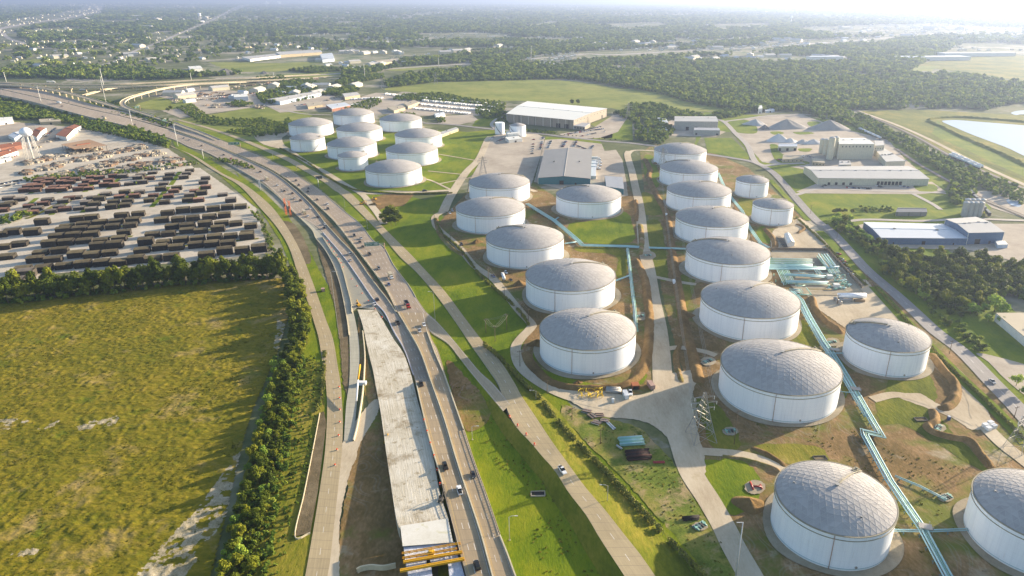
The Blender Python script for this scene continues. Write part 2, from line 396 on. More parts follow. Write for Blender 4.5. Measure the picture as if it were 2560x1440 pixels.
# ------------------------------------------------------------------ ground
gm = MB(); S = 62000
gm.add([(-S, -300, 0), (S, -300, 0), (S, S, 0), (-S, S, 0)], [(0, 1, 2, 3)]); g = gm.obj('ground', MT['ground']); g['kind'] = 'structure'
# meadow in front left: real tussocks, low sun does the rest
MEAD = U("-420,760 0,756 150,742 300,722 450,708 600,698 712,696 728,720 722,790 700,870 668,950 636,1020 612,1100 588,1200 565,1300 540,1400 500,1560 -500,1700")
xs = [p[0] for p in MEAD]; ys = [p[1] for p in MEAD]; st = .75
X, Y = np.meshgrid(np.arange(min(xs), max(xs), st), np.arange(min(ys), max(ys), st), indexing='ij')
Hn = .25 * vnoise(X, Y, 3.1, 1) + .45 * vnoise(X, Y, 1.5, 2) ** 3 + .6 * vnoise(X, Y, 14, 3) ** 2 * vnoise(X, Y, 2.1, 4)
bare = np.clip((vnoise(X, Y, 40, 9) - .2), 0, 1)
ok = inside(MEAD, X, Y); idx = -np.ones(X.shape, int); idx[ok] = np.arange(ok.sum())
vs = np.stack([X[ok] + rng.uniform(-.3, .3, ok.sum()), Y[ok] + rng.uniform(-.3, .3, ok.sum()), .06 + Hn[ok]], 1)
q = np.stack([idx[:-1, :-1], idx[1:, :-1], idx[1:, 1:], idx[:-1, 1:]], -1).reshape(-1, 4); q = q[(q >= 0).all(1)]
me = bpy.data.meshes.new('meadow'); me.from_pydata(vs.tolist(), [], q.tolist()); me.polygons.foreach_set('use_smooth', [True] * len(q)); me.materials.append(MT['meadow']); me.materials.append(MT['bare'])
fc = vs[q].mean(1); BP = [np.array(U(s)) for s in ("612,1100 650,1135 600,1230 548,1320 460,1450 380,1560 250,1560 340,1440 400,1370 480,1290 545,1200", "694,800 716,812 706,880 684,870", "0,1050 60,1048 90,1062 20,1075 -20,1070", "80,1075 150,1052 170,1062 110,1085", "190,1062 300,1040 290,1062 200,1082", "20,1390 90,1370 120,1395 40,1420")]
edge = vnoise(fc[:, 0], fc[:, 1], 5, 77) * .6 + vnoise(fc[:, 0], fc[:, 1], 1.6, 78) * .4; mi = np.zeros(len(q), int)
for k_, b_ in enumerate(BP): mi[inside(b_, fc[:, 0], fc[:, 1]) & (edge > (.43 if k_ < 2 else .58))] = 1
me.polygons.foreach_set('material_index', mi)
o = link('meadow', me); tag(o, 'rough olive-brown meadow beside the tree hedge, lower left', kind='stuff')
# --- broad cover
sh = sheet
sh('verge_grass', "430,300 520,318 640,345 700,372 760,402 860,462 1010,487 1060,500 1120,480 1105,540 1160,610 1240,700 1330,800 1300,900 1400,980 1500,1100 1620,1220 1750,1360 1850,1500 1100,1500 1060,960 1000,800 930,650 860,520 760,440 640,380 500,330", MT['grass'], 2, jit=.6)
sh('verge_grass', "590,430 660,480 720,540 760,600 800,680 850,760 880,900 850,1150 780,1500 560,1500 600,1250 680,1050 730,900 740,700 700,600 640,510", MT['grass'], 2, jit=.6)
sh('verge_grass', "430,350 520,395 640,470 700,540 640,520 540,430 440,372", MT['grass'], 2)
sh('tank_lawn', "690,360 830,330 1000,320 1170,330 1260,322 1300,335 1240,345 1216,390 1190,430 1130,474 1040,478 900,474 860,460 760,405", MT['grass'], 2, jit=.8)
sh('tank_dirt', "1095,560 1130,520 1170,480 1200,440 1330,455 1400,500 1560,440 1596,520 1610,620 1640,760 1662,960 1600,985 1500,985 1400,978 1330,945 1296,890 1330,820 1260,728 1180,655 1120,600", MT['dirt'], 3, jit=1)
sh('tank_dirt', "1600,380 1640,360 1790,385 1870,420 1960,500 2020,560 2080,600 2200,700 2300,800 2420,905 2600,1080 2900,1380 2700,1700 1860,1700 1800,1350 1740,1180 1740,1040 1700,900 1660,760 1640,640 1620,540 1606,440", MT['dirt'], 3, jit=1)
# greener patches inside the bunds
for i, s in enumerate(["1425,560 1480,552 1560,530 1580,560 1580,605 1470,608 1425,590", "1446,618 1560,624 1565,690 1540,690 1540,640 1450,630", "1606,560 1650,555 1665,640 1668,700 1640,690 1615,620",
    "1612,388 1640,395 1640,412 1650,445 1640,470 1612,440", "1606,480 1650,500 1670,530 1610,535", "1846,500 1880,500 1880,540 1860,545", "1905,565 1930,590 1920,610 1890,590",
    "2010,800 2050,850 2040,880 2000,870 1995,830", "2200,985 2300,1000 2400,1100 2480,1180 2440,1170 2340,1110 2250,1060 2200,1060", "1760,1150 1880,1170 1900,1240 1840,1290 1800,1260 1770,1200",
    "1740,1000 1800,1020 1850,1100 1830,1130 1780,1115", "2060,960 2110,950 2120,990 2090,1005", "1720,1270 1790,1330 1850,1440 1900,1560 1700,1560 1640,1350", "1700,1240 1760,1270 1740,1330 1660,1250",
    "1880,1120 1950,1110 2050,1120 2070,1160 2000,1165 1930,1150", "1330,900 1345,870 1352,920 1500,962 1590,940 1600,900 1610,960 1480,972 1360,950", "2230,945 2320,935 2340,1000 2290,1010 2220,990", "1700,690 1740,700 1700,800 1690,740", "1800,1150 1860,1155 1880,1190 1830,1230 1790,1200"]):
    sh('grass_patch', s, MT['rough_grass' if i % 3 else 'grass'], 4, smooth=5, jit=1.2, seed=i)
sh('east_grass', "1730,380 1760,330 1830,330 1880,395 1940,440 2010,500 2080,570 2150,650 2300,800 2500,960 2700,1150 2900,1500 3000,1200 2560,800 2300,560 2400,420 2100,300 1760,280", MT['grass'], 2, jit=1)
sh('east_grass', "1930,430 2010,440 2060,460 2120,465 2300,480 2440,470 2480,520 2440,560 2140,560 2060,560 1990,490", MT['grass'], 3, jit=.8)
sh('east_grass', "1760,345 1830,345 1875,390 1870,400 1770,382", MT['grass'], 3, jit=.8)
sh('north_field', "960,222 1100,205 1330,200 1450,205 1610,235 1690,258 1700,270 1600,275 1420,262 1300,252 1200,252 1040,232", MT['mown'], 3, smooth=4, jit=2)
sh('north_field', "1400,235 1500,222 1640,228 1720,255 1850,262 1830,275 1600,282 1500,262", MT['mown'], 4, smooth=4)
sh('loop_field', "340,262 400,245 470,240 470,262 430,275 360,272", MT['mown'], 3, smooth=4)
sh('west_field', "450,300 560,282 640,268 740,278 780,290 730,310 720,335 640,352 560,336 470,318", MT['mown'], 3, smooth=4, jit=2)
sh('warehouse_lawn', "1475,310 1530,292 1535,320 1530,345 1480,350 1500,325", MT['mown'], 5)
sh('warehouse_lawn', "1540,300 1580,285 1582,352 1500,345 1545,330", MT['grass'], 4)
sh('warehouse_lawn', "1190,300 1240,288 1262,296 1235,316 1180,316", MT['grass'], 4)
sh('warehouse_lawn', "1365,342 1500,352 1512,372 1500,376 1360,350 1355,375 1350,372", MT['grass'], 5)
sh('pond_bank', "2140,278 2300,275 2600,290 2700,420 2700,560 2560,470 2440,420 2330,365 2240,320", MT['rough_grass'], 2, jit=2)
sh('south_meadow_strip', "700,880 800,905 812,1000 800,1200 760,1500 560,1500 590,1250 650,1050", MT['rough_grass'], 3, jit=1)
sh('worn_ground', "1405,1012 1500,1040 1600,1070 1680,1150 1740,1260 1800,1350 1850,1460 1800,1500 1740,1400 1660,1310 1560,1200 1470,1110 1400,1040", MT['weedy'], 4, jit=1)
sh('worn_ground', "1640,980 1700,970 1740,1000 1735,1120 1700,1060", MT['bare'], 5, smooth=4, jit=1)
for s in ("1816,307 1860,299 1888,312 1892,332 1862,334 1835,328", "1925,330 1950,329 1960,334 1935,337", "1982,331 2020,330 2035,334 2000,337", "2018,306 2045,304 2055,312 2030,318", "1925,362 1945,364 1950,380 1975,400 1955,408 1935,396", "1995,372 2030,372 2020,380 2000,378", "1960,404 2018,404 2016,412 1960,414", "1895,412 1925,410 2005,408 2010,412 1960,420 1925,424", "2285,462 2335,462 2342,478 2300,480"):
    sh('lot_grass', s, MT['grass'], 6, smooth=3, jit=1)
for s in ("560,172 700,160 820,165 760,176 600,180", "700,188 850,178 960,172 900,190 760,196", "960,172 1000,168 1100,166 1000,178", "440,256 560,250 640,254 560,262 450,266", "560,300 640,286 720,300 640,330 560,320", "380,262 430,252 480,248 470,266 400,276"):
    sh('far_green', s, MT['mown'], 5, smooth=3, jit=3)
# --- dirt and works
sh('works_dirt', "790,600 812,620 850,700 868,790 874,900 872,1010 858,960 850,860 838,770 815,690 800,640", MT['dirt_gray'], 4, jit=.7)
sh('works_dirt', "695,560 735,560 770,620 775,660 740,640", MT['dirt_gray'], 4, smooth=3, jit=.7)
sh('works_dirt', "896,770 912,880 935,960 955,1060 985,1250 1005,1330 1060,1700 830,1700 850,1330 880,1150 930,1040 905,960 895,860", MT['dirt'], 4, jit=.8)
sh('works_dirt', "1120,900 1180,960 1230,1010 1215,1060 1170,1080 1150,1040 1125,960", MT['dirt'], 5, smooth=4, jit=1)
sh('haul_road', "936,1000 946,1030 900,1110 890,1150 876,1180 850,1300 846,1480 800,1480 830,1250 850,1140 870,1080", MT['gravel'], 6, smooth=4, jit=.4)
sh('levelled_site', "905,505 960,487 1040,482 1010,515 962,520 940,530", MT['clay'], 6, jit=.5)
# --- gravel and paved yards
sh('storage_yard', "-300,500 60,447 180,438 420,420 500,420 560,462 640,520 662,600 664,634 560,647 460,655 300,671 140,684 98,694 60,722 -10,742 -100,770 -400,800", MT['yard'], 3, jit=.6)
sh('lumber_yard', "-200,385 60,365 140,318 220,312 330,345 420,372 470,405 490,425 300,445 100,455 -200,500", MT['yard'], 3, jit=1)
sh('west_lot', "-200,330 30,305 180,318 150,350 60,372 -200,420", MT['lot'], 4, jit=1)
sh('north_lot', "390,240 520,222 640,232 700,245 640,268 540,282 450,295 400,275 480,262", MT['lot'], 4, jit=1)
sh('truck_lot', "660,262 700,240 820,235 860,250 830,270 700,282", MT['lot'], 4)
sh('truck_lot', "830,262 940,232 1040,236 1180,252 1250,262 1260,272 1190,290 1150,285 1060,290 950,285 840,288", MT['lot'], 4, jit=1)
sh('empty_lot', "1106,290 1180,287 1195,300 1150,312 1095,308", MT['lot'], 5)
sh('works_yard', "1206,395 1228,342 1262,332 1345,336 1362,345 1350,395 1332,452 1320,482 1170,480 1175,450", MT['lot'], 5, jit=.6)
sh('teal_lot', "1362,350 1400,348 1504,360 1512,378 1540,375 1556,400 1565,450 1570,490 1500,500 1335,455 1350,400", MT['lot'], 4, jit=.4)
sh('warehouse_lot', "1395,336 1480,322 1530,290 1560,282 1570,292 1545,330 1500,345 1440,348", MT['lot'], 4)
sh('east_lot', "1640,318 1680,300 1790,325 1815,330 1790,342 1680,340", MT['lot'], 4)
sh('gravel_works', "1815,305 1900,290 2000,285 2100,320 2220,350 2260,395 2300,430 2100,440 1990,420 1905,405 1870,365", MT['lot'], 3, jit=1)
sh('dock_lot', "1990,480 2060,452 2330,455 2365,480 2300,486 2010,484", MT['lot'], 5)
sh('manifold_yard', "1925,590 1935,575 2000,545 2045,572 2100,640 2165,700 2228,775 2248,802 2190,800 2130,800 2112,820 2040,770 1990,700 1930,640", MT['gravel'], 5, jit=.6)
sh('gravel_apron', "1400,972 1480,968 1570,990 1640,975 1660,940 1742,930 1728,1000 1745,1080 1765,1180 1720,1200 1690,1120 1640,1070 1590,1050 1500,1040 1420,1000", MT['gravel'], 5, smooth=4, jit=.6)
sh('east_apron', "2400,950 2450,1000 2480,1060 2430,1075 2380,1045 2300,1015 2240,990 2300,985 2360,1020 2400,1000", MT['gravel'], 5, smooth=4, jit=.6)
sh('blue_lot', "2100,575 2160,560 2560,560 2700,620 2560,660 2420,625 2200,620", MT['lot'], 4)
sh('corner_drive', "2440,885 2480,890 2600,930 2600,1010 2520,955 2470,905", MT['lot'], 4, smooth=3)
sh('silt_flat', "2430,480 2560,470 2700,500 2700,560 2560,545 2480,520", MT['lot'], 3)
sh('far_estate', "2280,165 2420,130 2700,150 2700,205 2560,205 2440,185", MT['rough_grass'], 1, jit=4)
sh('far_lots', "860,130 1000,150 960,178 820,185 560,200 430,180 560,165 700,150", MT['far_mix'], 1, jit=6)
sh('far_lots', "1400,135 1700,122 2150,128 2180,150 1700,150 1420,150", MT['far_mix'], 1, jit=6)
sh('far_lots', "160,195 190,188 250,190 230,200 170,202", MT['lot'], 1, jit=3)
for s in ["20,157 120,143 150,150 60,160", "190,124 260,124 250,130 185,131", "60,75 200,70 230,80 80,84", "520,155 700,158 860,150 700,170 560,172", "1300,65 1380,55 1400,62 1320,70", "290,108 325,106 325,114 290,116", "2210,165 2350,165 2330,178 2200,178"]:
    sh('far_clearing', s, MT['mown'], 2, jit=6)
for p in (("pond", "2355,304 2372,301 2400,301 2460,306 2560,314 2700,330 2700,450 2560,390 2520,371 2470,352 2430,337 2385,318", 6), ("puddle", "2516,500 2535,498 2552,510 2548,518 2525,512", 6), ("river", "2528,282 2560,276 2640,280 2640,290 2560,286 2540,288", 4)):
    sh(p[0], p[1], MT['pond'], p[2], smooth=4)
for t_, r_ in (("2318,300 2350,296 2400,294 2480,299 2560,306 2640,318", 9), ("2320,303 2360,320 2400,340 2460,366 2520,392 2560,412 2640,450", 16)):
    berm('embankment', t_, r_, 3.0, MT['rough_grass'], 'grass embankment round the storage pond')
# ------------------------------------------------------------------ gravel lanes
G = MT['gravel']
for s, w in (("890,477 915,484 980,484 1040,481 1130,476", 7), ("1108,530 1127,490 1165,432 1198,397 1218,352 1226,342", 10), ("1086,548 1090,565 1104,580 1129,601 1152,624 1186,665 1230,695 1260,729 1297,776 1327,809 1326,822 1300,850 1289,875 1300,915 1337,950 1400,985 1480,1010 1560,1025", 6.5),
             ("1108,530 1090,540 1086,552", 7), ("1572,378 1569,390 1580,430 1588,467 1597,505 1602,540 1609,614 1622,675 1633,749 1646,816 1653,883 1658,960 1672,1030 1700,1100 1727,1180 1772,1252 1808,1315 1835,1370 1880,1450 1920,1530", [9, 9, 10, 11, 12, 10, 10]),
             ("1570,388 1580,378 1600,376 1640,378", 6), ("1706,1125 1760,1130 1840,1136 1900,1150 1960,1178", 6), ("2321,883 2372,917 2412,960 2440,1010 2450,1050 2506,1110 2560,1152 2640,1215", 8),
             ("2180,1000 2240,988 2310,1005 2380,1034 2440,1062", 6), ("1130,476 1060,448 1000,470", 3), ("1100,460 1160,448 1200,440", 3), ("1096,386 1150,395 1190,402", 3), ("1070,428 1110,432 1160,437", 3),
             ("1622,690 1700,706 1740,712", 5), ("1650,876 1700,870 1760,880 1790,890", 5), ("1340,480 1290,460", 6), ("640,340 700,362 765,405 815,432 865,463 905,486 925,510 945,535 960,560", 7), ("640,340 690,332 740,322", 9)):
    lane('gravel_lane', s, w, G, 7)
lane('verge_strip', "1925,450 1955,482 1990,520 2020,552", 6, MT['grass'], 7); lane('verge_strip', "2048,578 2075,605 2110,645 2140,680 2160,700", 8, MT['grass'], 7); lane('verge_strip', "2185,718 2240,778 2300,842 2380,925 2480,1020 2570,1112", 8, MT['grass'], 7)
sh('pond_slope', "2345,300 2360,320 2400,342 2460,368 2520,394 2600,425 2640,480 2560,445 2480,415 2400,378 2330,335", MT['grass'], 4, jit=2)
sh('gate_apron', "636,342 660,335 730,318 735,330 705,345 712,372 660,362", G, 6, smooth=3)
# ------------------------------------------------------------------ paved roads
lane('east_road', "1640,366 1720,380 1767,386 1834,396 1888,407 1930,430 1960,460 1985,490 2036,547 2080,581 2120,624 2170,678 2237,735 2288,782 2338,829 2405,880 2483,960 2560,1040 2700,1200", [9, 9, 9, 10, 11], ASPH, 8)
lane('works_road', "2010,408 1960,410 1895,410 1868,363 1841,336 1812,306 1790,298", 8, FAR, 8)
lane('works_road', "1812,304 1860,298 1902,292 1960,287 2002,286 2060,290", 7, FAR, 9)
lane('north_road', "1060,308 1130,312 1200,320 1300,331 1360,336 1400,341 1500,352 1575,358 1640,366", 9, ASPH, 8)
lane('north_road', "1262,335 1230,315 1238,300 1260,292", 6, FAR, 8)
lane('lane_to_lot', "1990,488 2060,470 2150,476 2330,482 2365,484", 6, FAR, 9)
lane('lane_to_lot', "2280,484 2330,510 2352,525", 5, FAR, 9)
lane('cross_lane', "2085,562 2160,550 2300,553 2420,548 2560,552 2700,556", 6, FAR, 9)
lane('estate_road', "830,262 900,264 960,275 1060,307", 7, FAR, 8)
lane('estate_road', "660,262 700,274 760,285 830,288", 6, FAR, 8)
lane('estate_road', "600,228 640,236 660,262", 8, FAR, 8)
lane('estate_road', "150,298 220,305 280,312 330,318", 7, FAR, 8)
lane('far_avenue', "240,168 300,150 345,125 400,105 470,75 540,45 590,18 620,8", 22, FAR, 5)
lane('far_avenue', "250,168 310,150 352,125 406,107 478,75 548,45", 12, MT['mown'], 4)
lane('far_freeway', "-60,85 0,72 60,60 130,50 200,38 250,22 230,12", 60, FAR, 5)
lane('far_freeway', "0,75 20,95 60,110 30,125 -40,120", 22, FAR, 5)
lane('interstate', "540,196 640,194 760,189 850,184 917,178 995,171 1100,164 1180,160", 26, FAR, 6)
lane('interstate', "1290,152 1340,146 1400,142 1470,135 1530,137 1700,128 1900,118 2100,104 2400,80", 34, FAR, 6)
lane('interstate', "1400,90 1600,100 1800,106 2000,100 2300,85 2560,80", 26, FAR, 4)
# left frontage road and its far end
ribbon('frontage_road', "425,363 475,388 517,416 550,436 600,466 650,520 690,566 722,618 745,686 765,742 785,806 797,848 808,920 815,960 818,1027 813,1128 799,1229 783,1330 762,1450 745,1540", "430,368 482,388 525,414 560,436 612,462 672,510 712,560 748,622 775,688 795,743 815,800 833,850 845,920 852,962 857,1040 856,1110 850,1180 838,1290 826,1400 818,1450 808,1540", RD2, 8)
# right frontage road
ribbon('frontage_road', "440,300 515,321 583,344 636,366 712,400 766,431 808,455 835,476 857,491 941,574 998,641 1038,678 1085,732 1136,802 1179,866 1230,937,.6 1246,962,1.2 1262,1010,2.2 1287,1064,3 1327,1108,3.2 1354,1141,3.2 1387,1178,3.2 1421,1232,3.2 1465,1289,3.2 1495,1340,3.2 1529,1393,3.2 1563,1445,3.2 1620,1540,3.2",
       "448,299 523,319 593,342 648,363 724,395 780,426 826,450 862,474 884,490 961,571 1025,635 1065,678 1112,729 1159,792 1206,853 1253,907,.6 1288,962,1.2 1303,990,2.2 1344,1051,3 1377,1101,3.2 1418,1158,3.2 1465,1222,3.2 1512,1276,3.2 1562,1340,3.2 1602,1390,3.2 1640,1445,3.2 1705,1540,3.2", RD2, 8, skirt=-1)
ribbon('exit_ramp', "1052,802 1078,833 1119,860 1146,893 1172,927,.4 1199,960,1 1230,997,1.8 1258,1030,2.5", "1040,752 1062,778 1090,803 1129,846 1162,886,.2 1199,930,.4 1234,962,1.2 1276,1012,2.3", RD1, 9, skirt=-1)
def slope(edge, side, w, mat):
    c = np.array(path3(edge, 0)); t = np.gradient(c, axis=0); t[:, 2] = 0; t /= np.linalg.norm(t, axis=1)[:, None]; nn = np.stack([-t[:, 1], t[:, 0], 0 * t[:, 0]], 1); K = 7; vs = []; m = len(c)
    if side * nn[0][0] < 0: nn = -nn
    for i in range(m):
        ww = w * min(1, c[i][2] / 3.2 + .05)
        for k in range(K):
            f = k / (K - 1); p = c[i] + nn[i] * ww * f; z = c[i][2] * (1 - f) ** 1.25 + .35 * (1 - f); vs.append((p[0], p[1], z + (.25 * float(vnoise(np.array(p[0]), np.array(p[1]), 2.2, 8)) if 0 < k < K - 1 else -.06 if k else -.02)))
    fs = [(i * K + k, i * K + k + 1, (i + 1) * K + k + 1, (i + 1) * K + k) for i in range(m - 1) for k in range(K - 1)]; v0, v1, v2 = (np.array(vs[fs[0][j]]) for j in (0, 1, 2))
    if np.cross(v1 - v0, v2 - v0)[2] < 0: fs = [f[::-1] for f in fs]
    o = MB().add(vs, fs, smooth=True).obj('road_embankment', mat); o['kind'] = 'structure'
slope("1230,997,1.8 1258,1030,2.5 1287,1064,3 1327,1108,3.2 1354,1141,3.2 1387,1178,3.2 1421,1232,3.2 1465,1289,3.2 1495,1340,3.2 1529,1393,3.2 1563,1445,3.2 1620,1540,3.2", -1, 7, MT['rough_grass'])
slope("1146,893,.1 1172,927,.4 1199,960,1 1230,997,1.8 1258,1030,2.5", -1, 6, MT['grass'])
slope("1253,907,.6 1288,962,1.2 1303,990,2.2 1344,1051,3 1377,1101,3.2 1418,1158,3.2 1465,1222,3.2 1512,1276,3.2 1562,1340,3.2 1602,1390,3.2 1640,1445,3.2 1705,1540,3.2", 1, 17, MT['rough_grass'])
# ------------------------------------------------------------------ main carriageways (x,y,z)
ribbon('highway', "0,222,9 50,233,9 112,247,9 155,255,8 225,272,6 300,289,4 375,308,2 425,322 500,348 562,373 640,406 690,431 740,466 780,501 815,533 841,560 883,613 917,657 952,704 974,740 995,783",
       "0,206,9 100,226,9 175,246,8 250,266,6 300,277,4 350,289,2 400,302 470,318 530,343 580,362 640,387 715,422 752,445 790,470 830,502 865,532 900,560 933,602 960,619 985,665 1021,713 1046,754 1068,785", HWY_R, 10, skirt=-1)
ribbon('highway', "995,783,0 1025,833,.6 1052,883,1.4 1078,955,2.5 1112,1052,3.6 1142,1153,4.6 1172,1244,5.5 1203,1338,6 1232,1445,6 1262,1545,6", "1064,783,0 1076,840,.6 1096,880,1.4 1119,955,2.5 1159,1068,3.6 1186,1152,4.6 1218,1240,5.5 1250,1335,6 1290,1445,6 1330,1545,6", HWY_N, 10, skirt=-1)
ribbon('highway', "0,237,9 75,253,9 150,273,8 225,293,6 300,311,4 340,321,2 425,346 475,369 510,379 550,399 600,429 640,448 660,458 690,485 722,517 745,540 780,560 808,583 855,638 889,685 936,754 962,784 984,829 1011,876 1034,940 1041,960,2.5",
       "0,224,9 50,235,9 112,249,9 155,257,8 225,274,6 300,291,4 375,311,2 425,326 500,351 562,376 640,411 690,437 735,472 772,507 795,535 814,560 849,599 886,638 928,698 967,748 991,783 1025,833 1052,883 1072,933 1078,957,2.5", HWY_L, 10, skirt=-1)
ribbon('highway', "1041,958,2.5 1055,1020,3.2 1073,1094,4.1 1097,1175,4.9 1115,1239,5.5 1142,1353,6 1167,1445,6 1195,1545,6", "1078,955,2.5 1112,1052,3.6 1142,1153,4.6 1172,1244,5.5 1203,1338,6 1232,1445,6 1262,1545,6", HWY_N, 11, skirt=-1)
sh('closed_lanes', "745,541 780,560 808,583 855,638 889,685 936,754 957,785 972,810 942,776 894,770 880,783 867,716 847,654 828,628 806,593 780,577", NEWC, 9)
sh('median_strip', "640,409 690,434 738,469 776,504 803,534 828,560 866,606 902,648 940,701 972,745 993,783 969,748 928,698 886,638 849,599 814,560 795,535 772,507 735,472 690,437", MT['dirt_gray'], 8)
ribbon('left_slip_road', "745,541 780,576 790,596 811,622 831,657 847,700 857,740 868,800 873,840 875,900 873,960 866,1010 860,1104", "752,541 786,572 806,593 831,633 847,654 858,682 867,716 877,755 888,800 897,850 899,900 895,960 890,1040 882,1104", NEWC, 9)
ribbon('new_carriageway', "894,776,.2 907,816,.3 920,876,.5 934,933,.8 939,964,1 951,1027,1.6 964,1121,2.8 978,1215,4 991,1299,5 1000,1326,5.5", "941,776,.2 961,809,.3 984,849,.5 1011,890,.8 1033,957,1.2 1046,1010,1.8 1068,1080,2.9 1086,1160,4 1099,1229,4.8 1122,1302,5.5", MT['fresh'], 11, skirt=-1)
# bridge deck under construction
ribbon('bridge_slab', "1001,1318,6 1007,1369,6", "1120,1299,6 1133,1359,6", MT['slab'], 13, skirt=4)
for a, b in (("1009,1369,5.6 1013,1402,5.6", "1137,1357,5.6 1144,1388,5.6"), ("1014,1408,5.4 1017,1424,5.4", "1066,1399,5.4 1066,1415,5.4"), ("1074,1397,5.4 1078,1411,5.4", "1144,1388,5.4 1148,1400,5.4"),
             ("1019,1428,5.2 1024,1480,5.2", "1078,1417,5.2 1086,1480,5.2"), ("1120,1410,5.2 1128,1480,5.2", "1150,1400,5.2 1172,1480,5.2")):
    ribbon('plastic_sheeting', a, b, MT['tarp'], 8, skirt=-1, n=14)
# ------------------------------------------------------------------ flyovers
def piers(deck, pts, every, w=1.3, cap=6):
    c = np.array(path3(pts, 0)); d = np.r_[0, np.cumsum(np.linalg.norm(np.diff(c[:, :2], axis=0), axis=1))]
    for s in np.arange(every / 2, d[-1], every):
        p = [np.interp(s, d, c[:, k]) for k in range(3)]; i = min(len(c) - 2, int(np.searchsorted(d, s))); t = c[i + 1] - c[max(0, i - 1)]; a = math.atan2(t[1], t[0])
        if p[2] < 3: continue
        h = p[2] - 1.2
        o = MB().box((0, 0, h / 2), (w, 2.2, h), a).box((0, 0, h - .7), (1.6, cap, 1.4), a).obj('pier', MT['parapet'], deck); o.location = (p[0], p[1], 0)
fly = [("flyover", "long elevated highway farthest back, upper left", "-80,204,11 0,206,11 75,209,11 250,212,11 375,207,10 500,200,9 640,195,6 720,190,3 800,186,.5", 15),
       ("flyover", "second elevated highway behind the ramps, upper left", "-80,214,11 0,215,11 100,217.5,11 250,218,11 400,213,10 500,208,8 640,202,5 760,196,2 850,190,.3", 15),
       ("flyover", "elevated ramp crossing from the left edge to meet the curved ramp", "-60,212,14 0,213,14 75,217,14 150,228,14 200,240,13 250,255,11 290,267,8 325,276,5 370,290,2", 10),
       ("flyover", "curved loop ramp swinging round the small green field", "640,204,2 560,207,8 475,212,10 410,221,10 350,236,10 318,247,9.5 306,257,9 312,267,8 335,276,7 375,289,5 425,305,3 500,332,1 545,351,.3", 9),
       ("flyover", "low pale ramp dropping behind the light masts", "410,212,7 340,215,6 290,219,5 250,227,4 210,238,2", 8)]
for nme, lab, pts, w in fly:
    rt_ = thing(nme, lab, 'elevated road')
    d = lane('deck', pts, w, RD1, 3, thick=1.6, tagd=('',)); d.parent = rt_
    c = np.array(path3(pts, 0)); t = np.gradient(c, axis=0); t[:, 2] = 0; t /= np.linalg.norm(t, axis=1)[:, None]; nn = np.stack([-t[:, 1], t[:, 0], 0 * t[:, 0]], 1)
    for sgn in (1, -1):
        e = c + nn * (w / 2 - .2) * sgn; mb = MB(); vs = []
        for p, q in zip(e, nn):
            for k, zz in ((-.25, .08), (-.2, 1.0), (.2, 1.0), (.25, .08)): vs.append((p[0] + q[0] * k, p[1] + q[1] * k, p[2] + zz))
        m = len(e); mb.add(vs, [(i * 4 + k, i * 4 + k + 1, i * 4 + 5 + k, i * 4 + 4 + k) for i in range(m - 1) for k in range(3)]); mb.obj('parapet', MT['parapet'], rt_)
    piers(rt_, pts, 34, cap=w * .6)
# ------------------------------------------------------------------ barriers and railings beside the carriageways
PB = MT['parapet']
wall_run('concrete_barrier', "995,783,0 1025,833,.8 1052,883,1.6 1078,956,2.7 1112,1053,3.8 1142,1154,4.8 1172,1245,5.7 1203,1339,6.2 1232,1445,6.2 1262,1545,6.2", 0, 1.1, .7, PB, 'concrete barrier between the two narrow carriageways beside the new roadbed', 'barrier')
wall_run('concrete_barrier', "1041,960,2.5 1055,1022,3.3 1073,1096,4.2 1097,1177,5 1108,1215,5.3", 0, 1.1, .7, PB, 'concrete parapet along the edge of the new pale roadbed', 'barrier')
wall_run('concrete_barrier', "1068,831,.5 1085,878,1.4 1105,925,2 1119,960,2.6 1135,1007,3.1 1159,1076,3.8", 0, 1.1, .8, PB, 'concrete parapet right of the traffic, from the exit gore to the railing', 'barrier')
wall_run('concrete_barrier', "1250,1342,6.1 1270,1392,6.1 1290,1447,6.1 1330,1545,6.1", 0, 1.1, .8, PB, 'concrete parapet of the bridge at the bottom edge, right of traffic', 'barrier')
wall_run('concrete_barrier', "640,387 715,422 752,445 790,470 830,502 865,532 900,560 933,602 960,619 985,665 1021,713 1040,745", 0, .8, .5, PB, 'low concrete barrier on the right shoulder of the busy highway', 'barrier')
wall_run('median_wall', "425,322 500,348 562,373 640,406 690,431 740,466 780,501 815,533 841,560 883,613 917,657 952,704 974,740 993,783", .2, 1.1, .6, PB, 'long pale wall on the right side of the highway median', 'barrier')
wall_run('median_wall', "425,326 500,351 562,376 640,411 690,437 735,472 772,507 795,535 814,560 849,599 886,638 928,698 967,748 991,783", .2, 1.1, .6, PB, 'long pale wall on the left side of the highway median', 'barrier')
wall_run('concrete_barrier', "808,583 855,638 889,685 936,754 962,784 984,829 1011,876 1034,940", .2, .9, .5, M('barrier_blue', 'B9BCCB', .7), 'portable white barrier closing off the new lanes', 'barrier')
wall_run('retaining_wall', "560,404 610,432 652,458 690,488 722,520 748,545 780,577 790,598 811,624 831,659 847,702 857,742 868,802 873,842", -.3, 1.4, .6, PB, 'dark-edged retaining wall left of the highway and slip road', 'retaining wall')
wall_run('retaining_wall', "806,594 831,634 847,655 858,683 867,717 877,756 880,785", .1, 1.6, .5, PB, 'wall between the slip road and the closed new lanes', 'retaining wall')
wall_run('retaining_wall', "907,830 912,883 911,930 906,990 895,1060 884,1104", 0, 1.2, .9, PB, 'white parapet along the finished strip left of the new roadbed', 'retaining wall')
wall_run('retaining_wall', "893,1434 905,1428 930,1424 960,1426 990,1420", 0, 2.5, .9, PB, 'short concrete wing wall left of the yellow bridge beams', 'retaining wall')
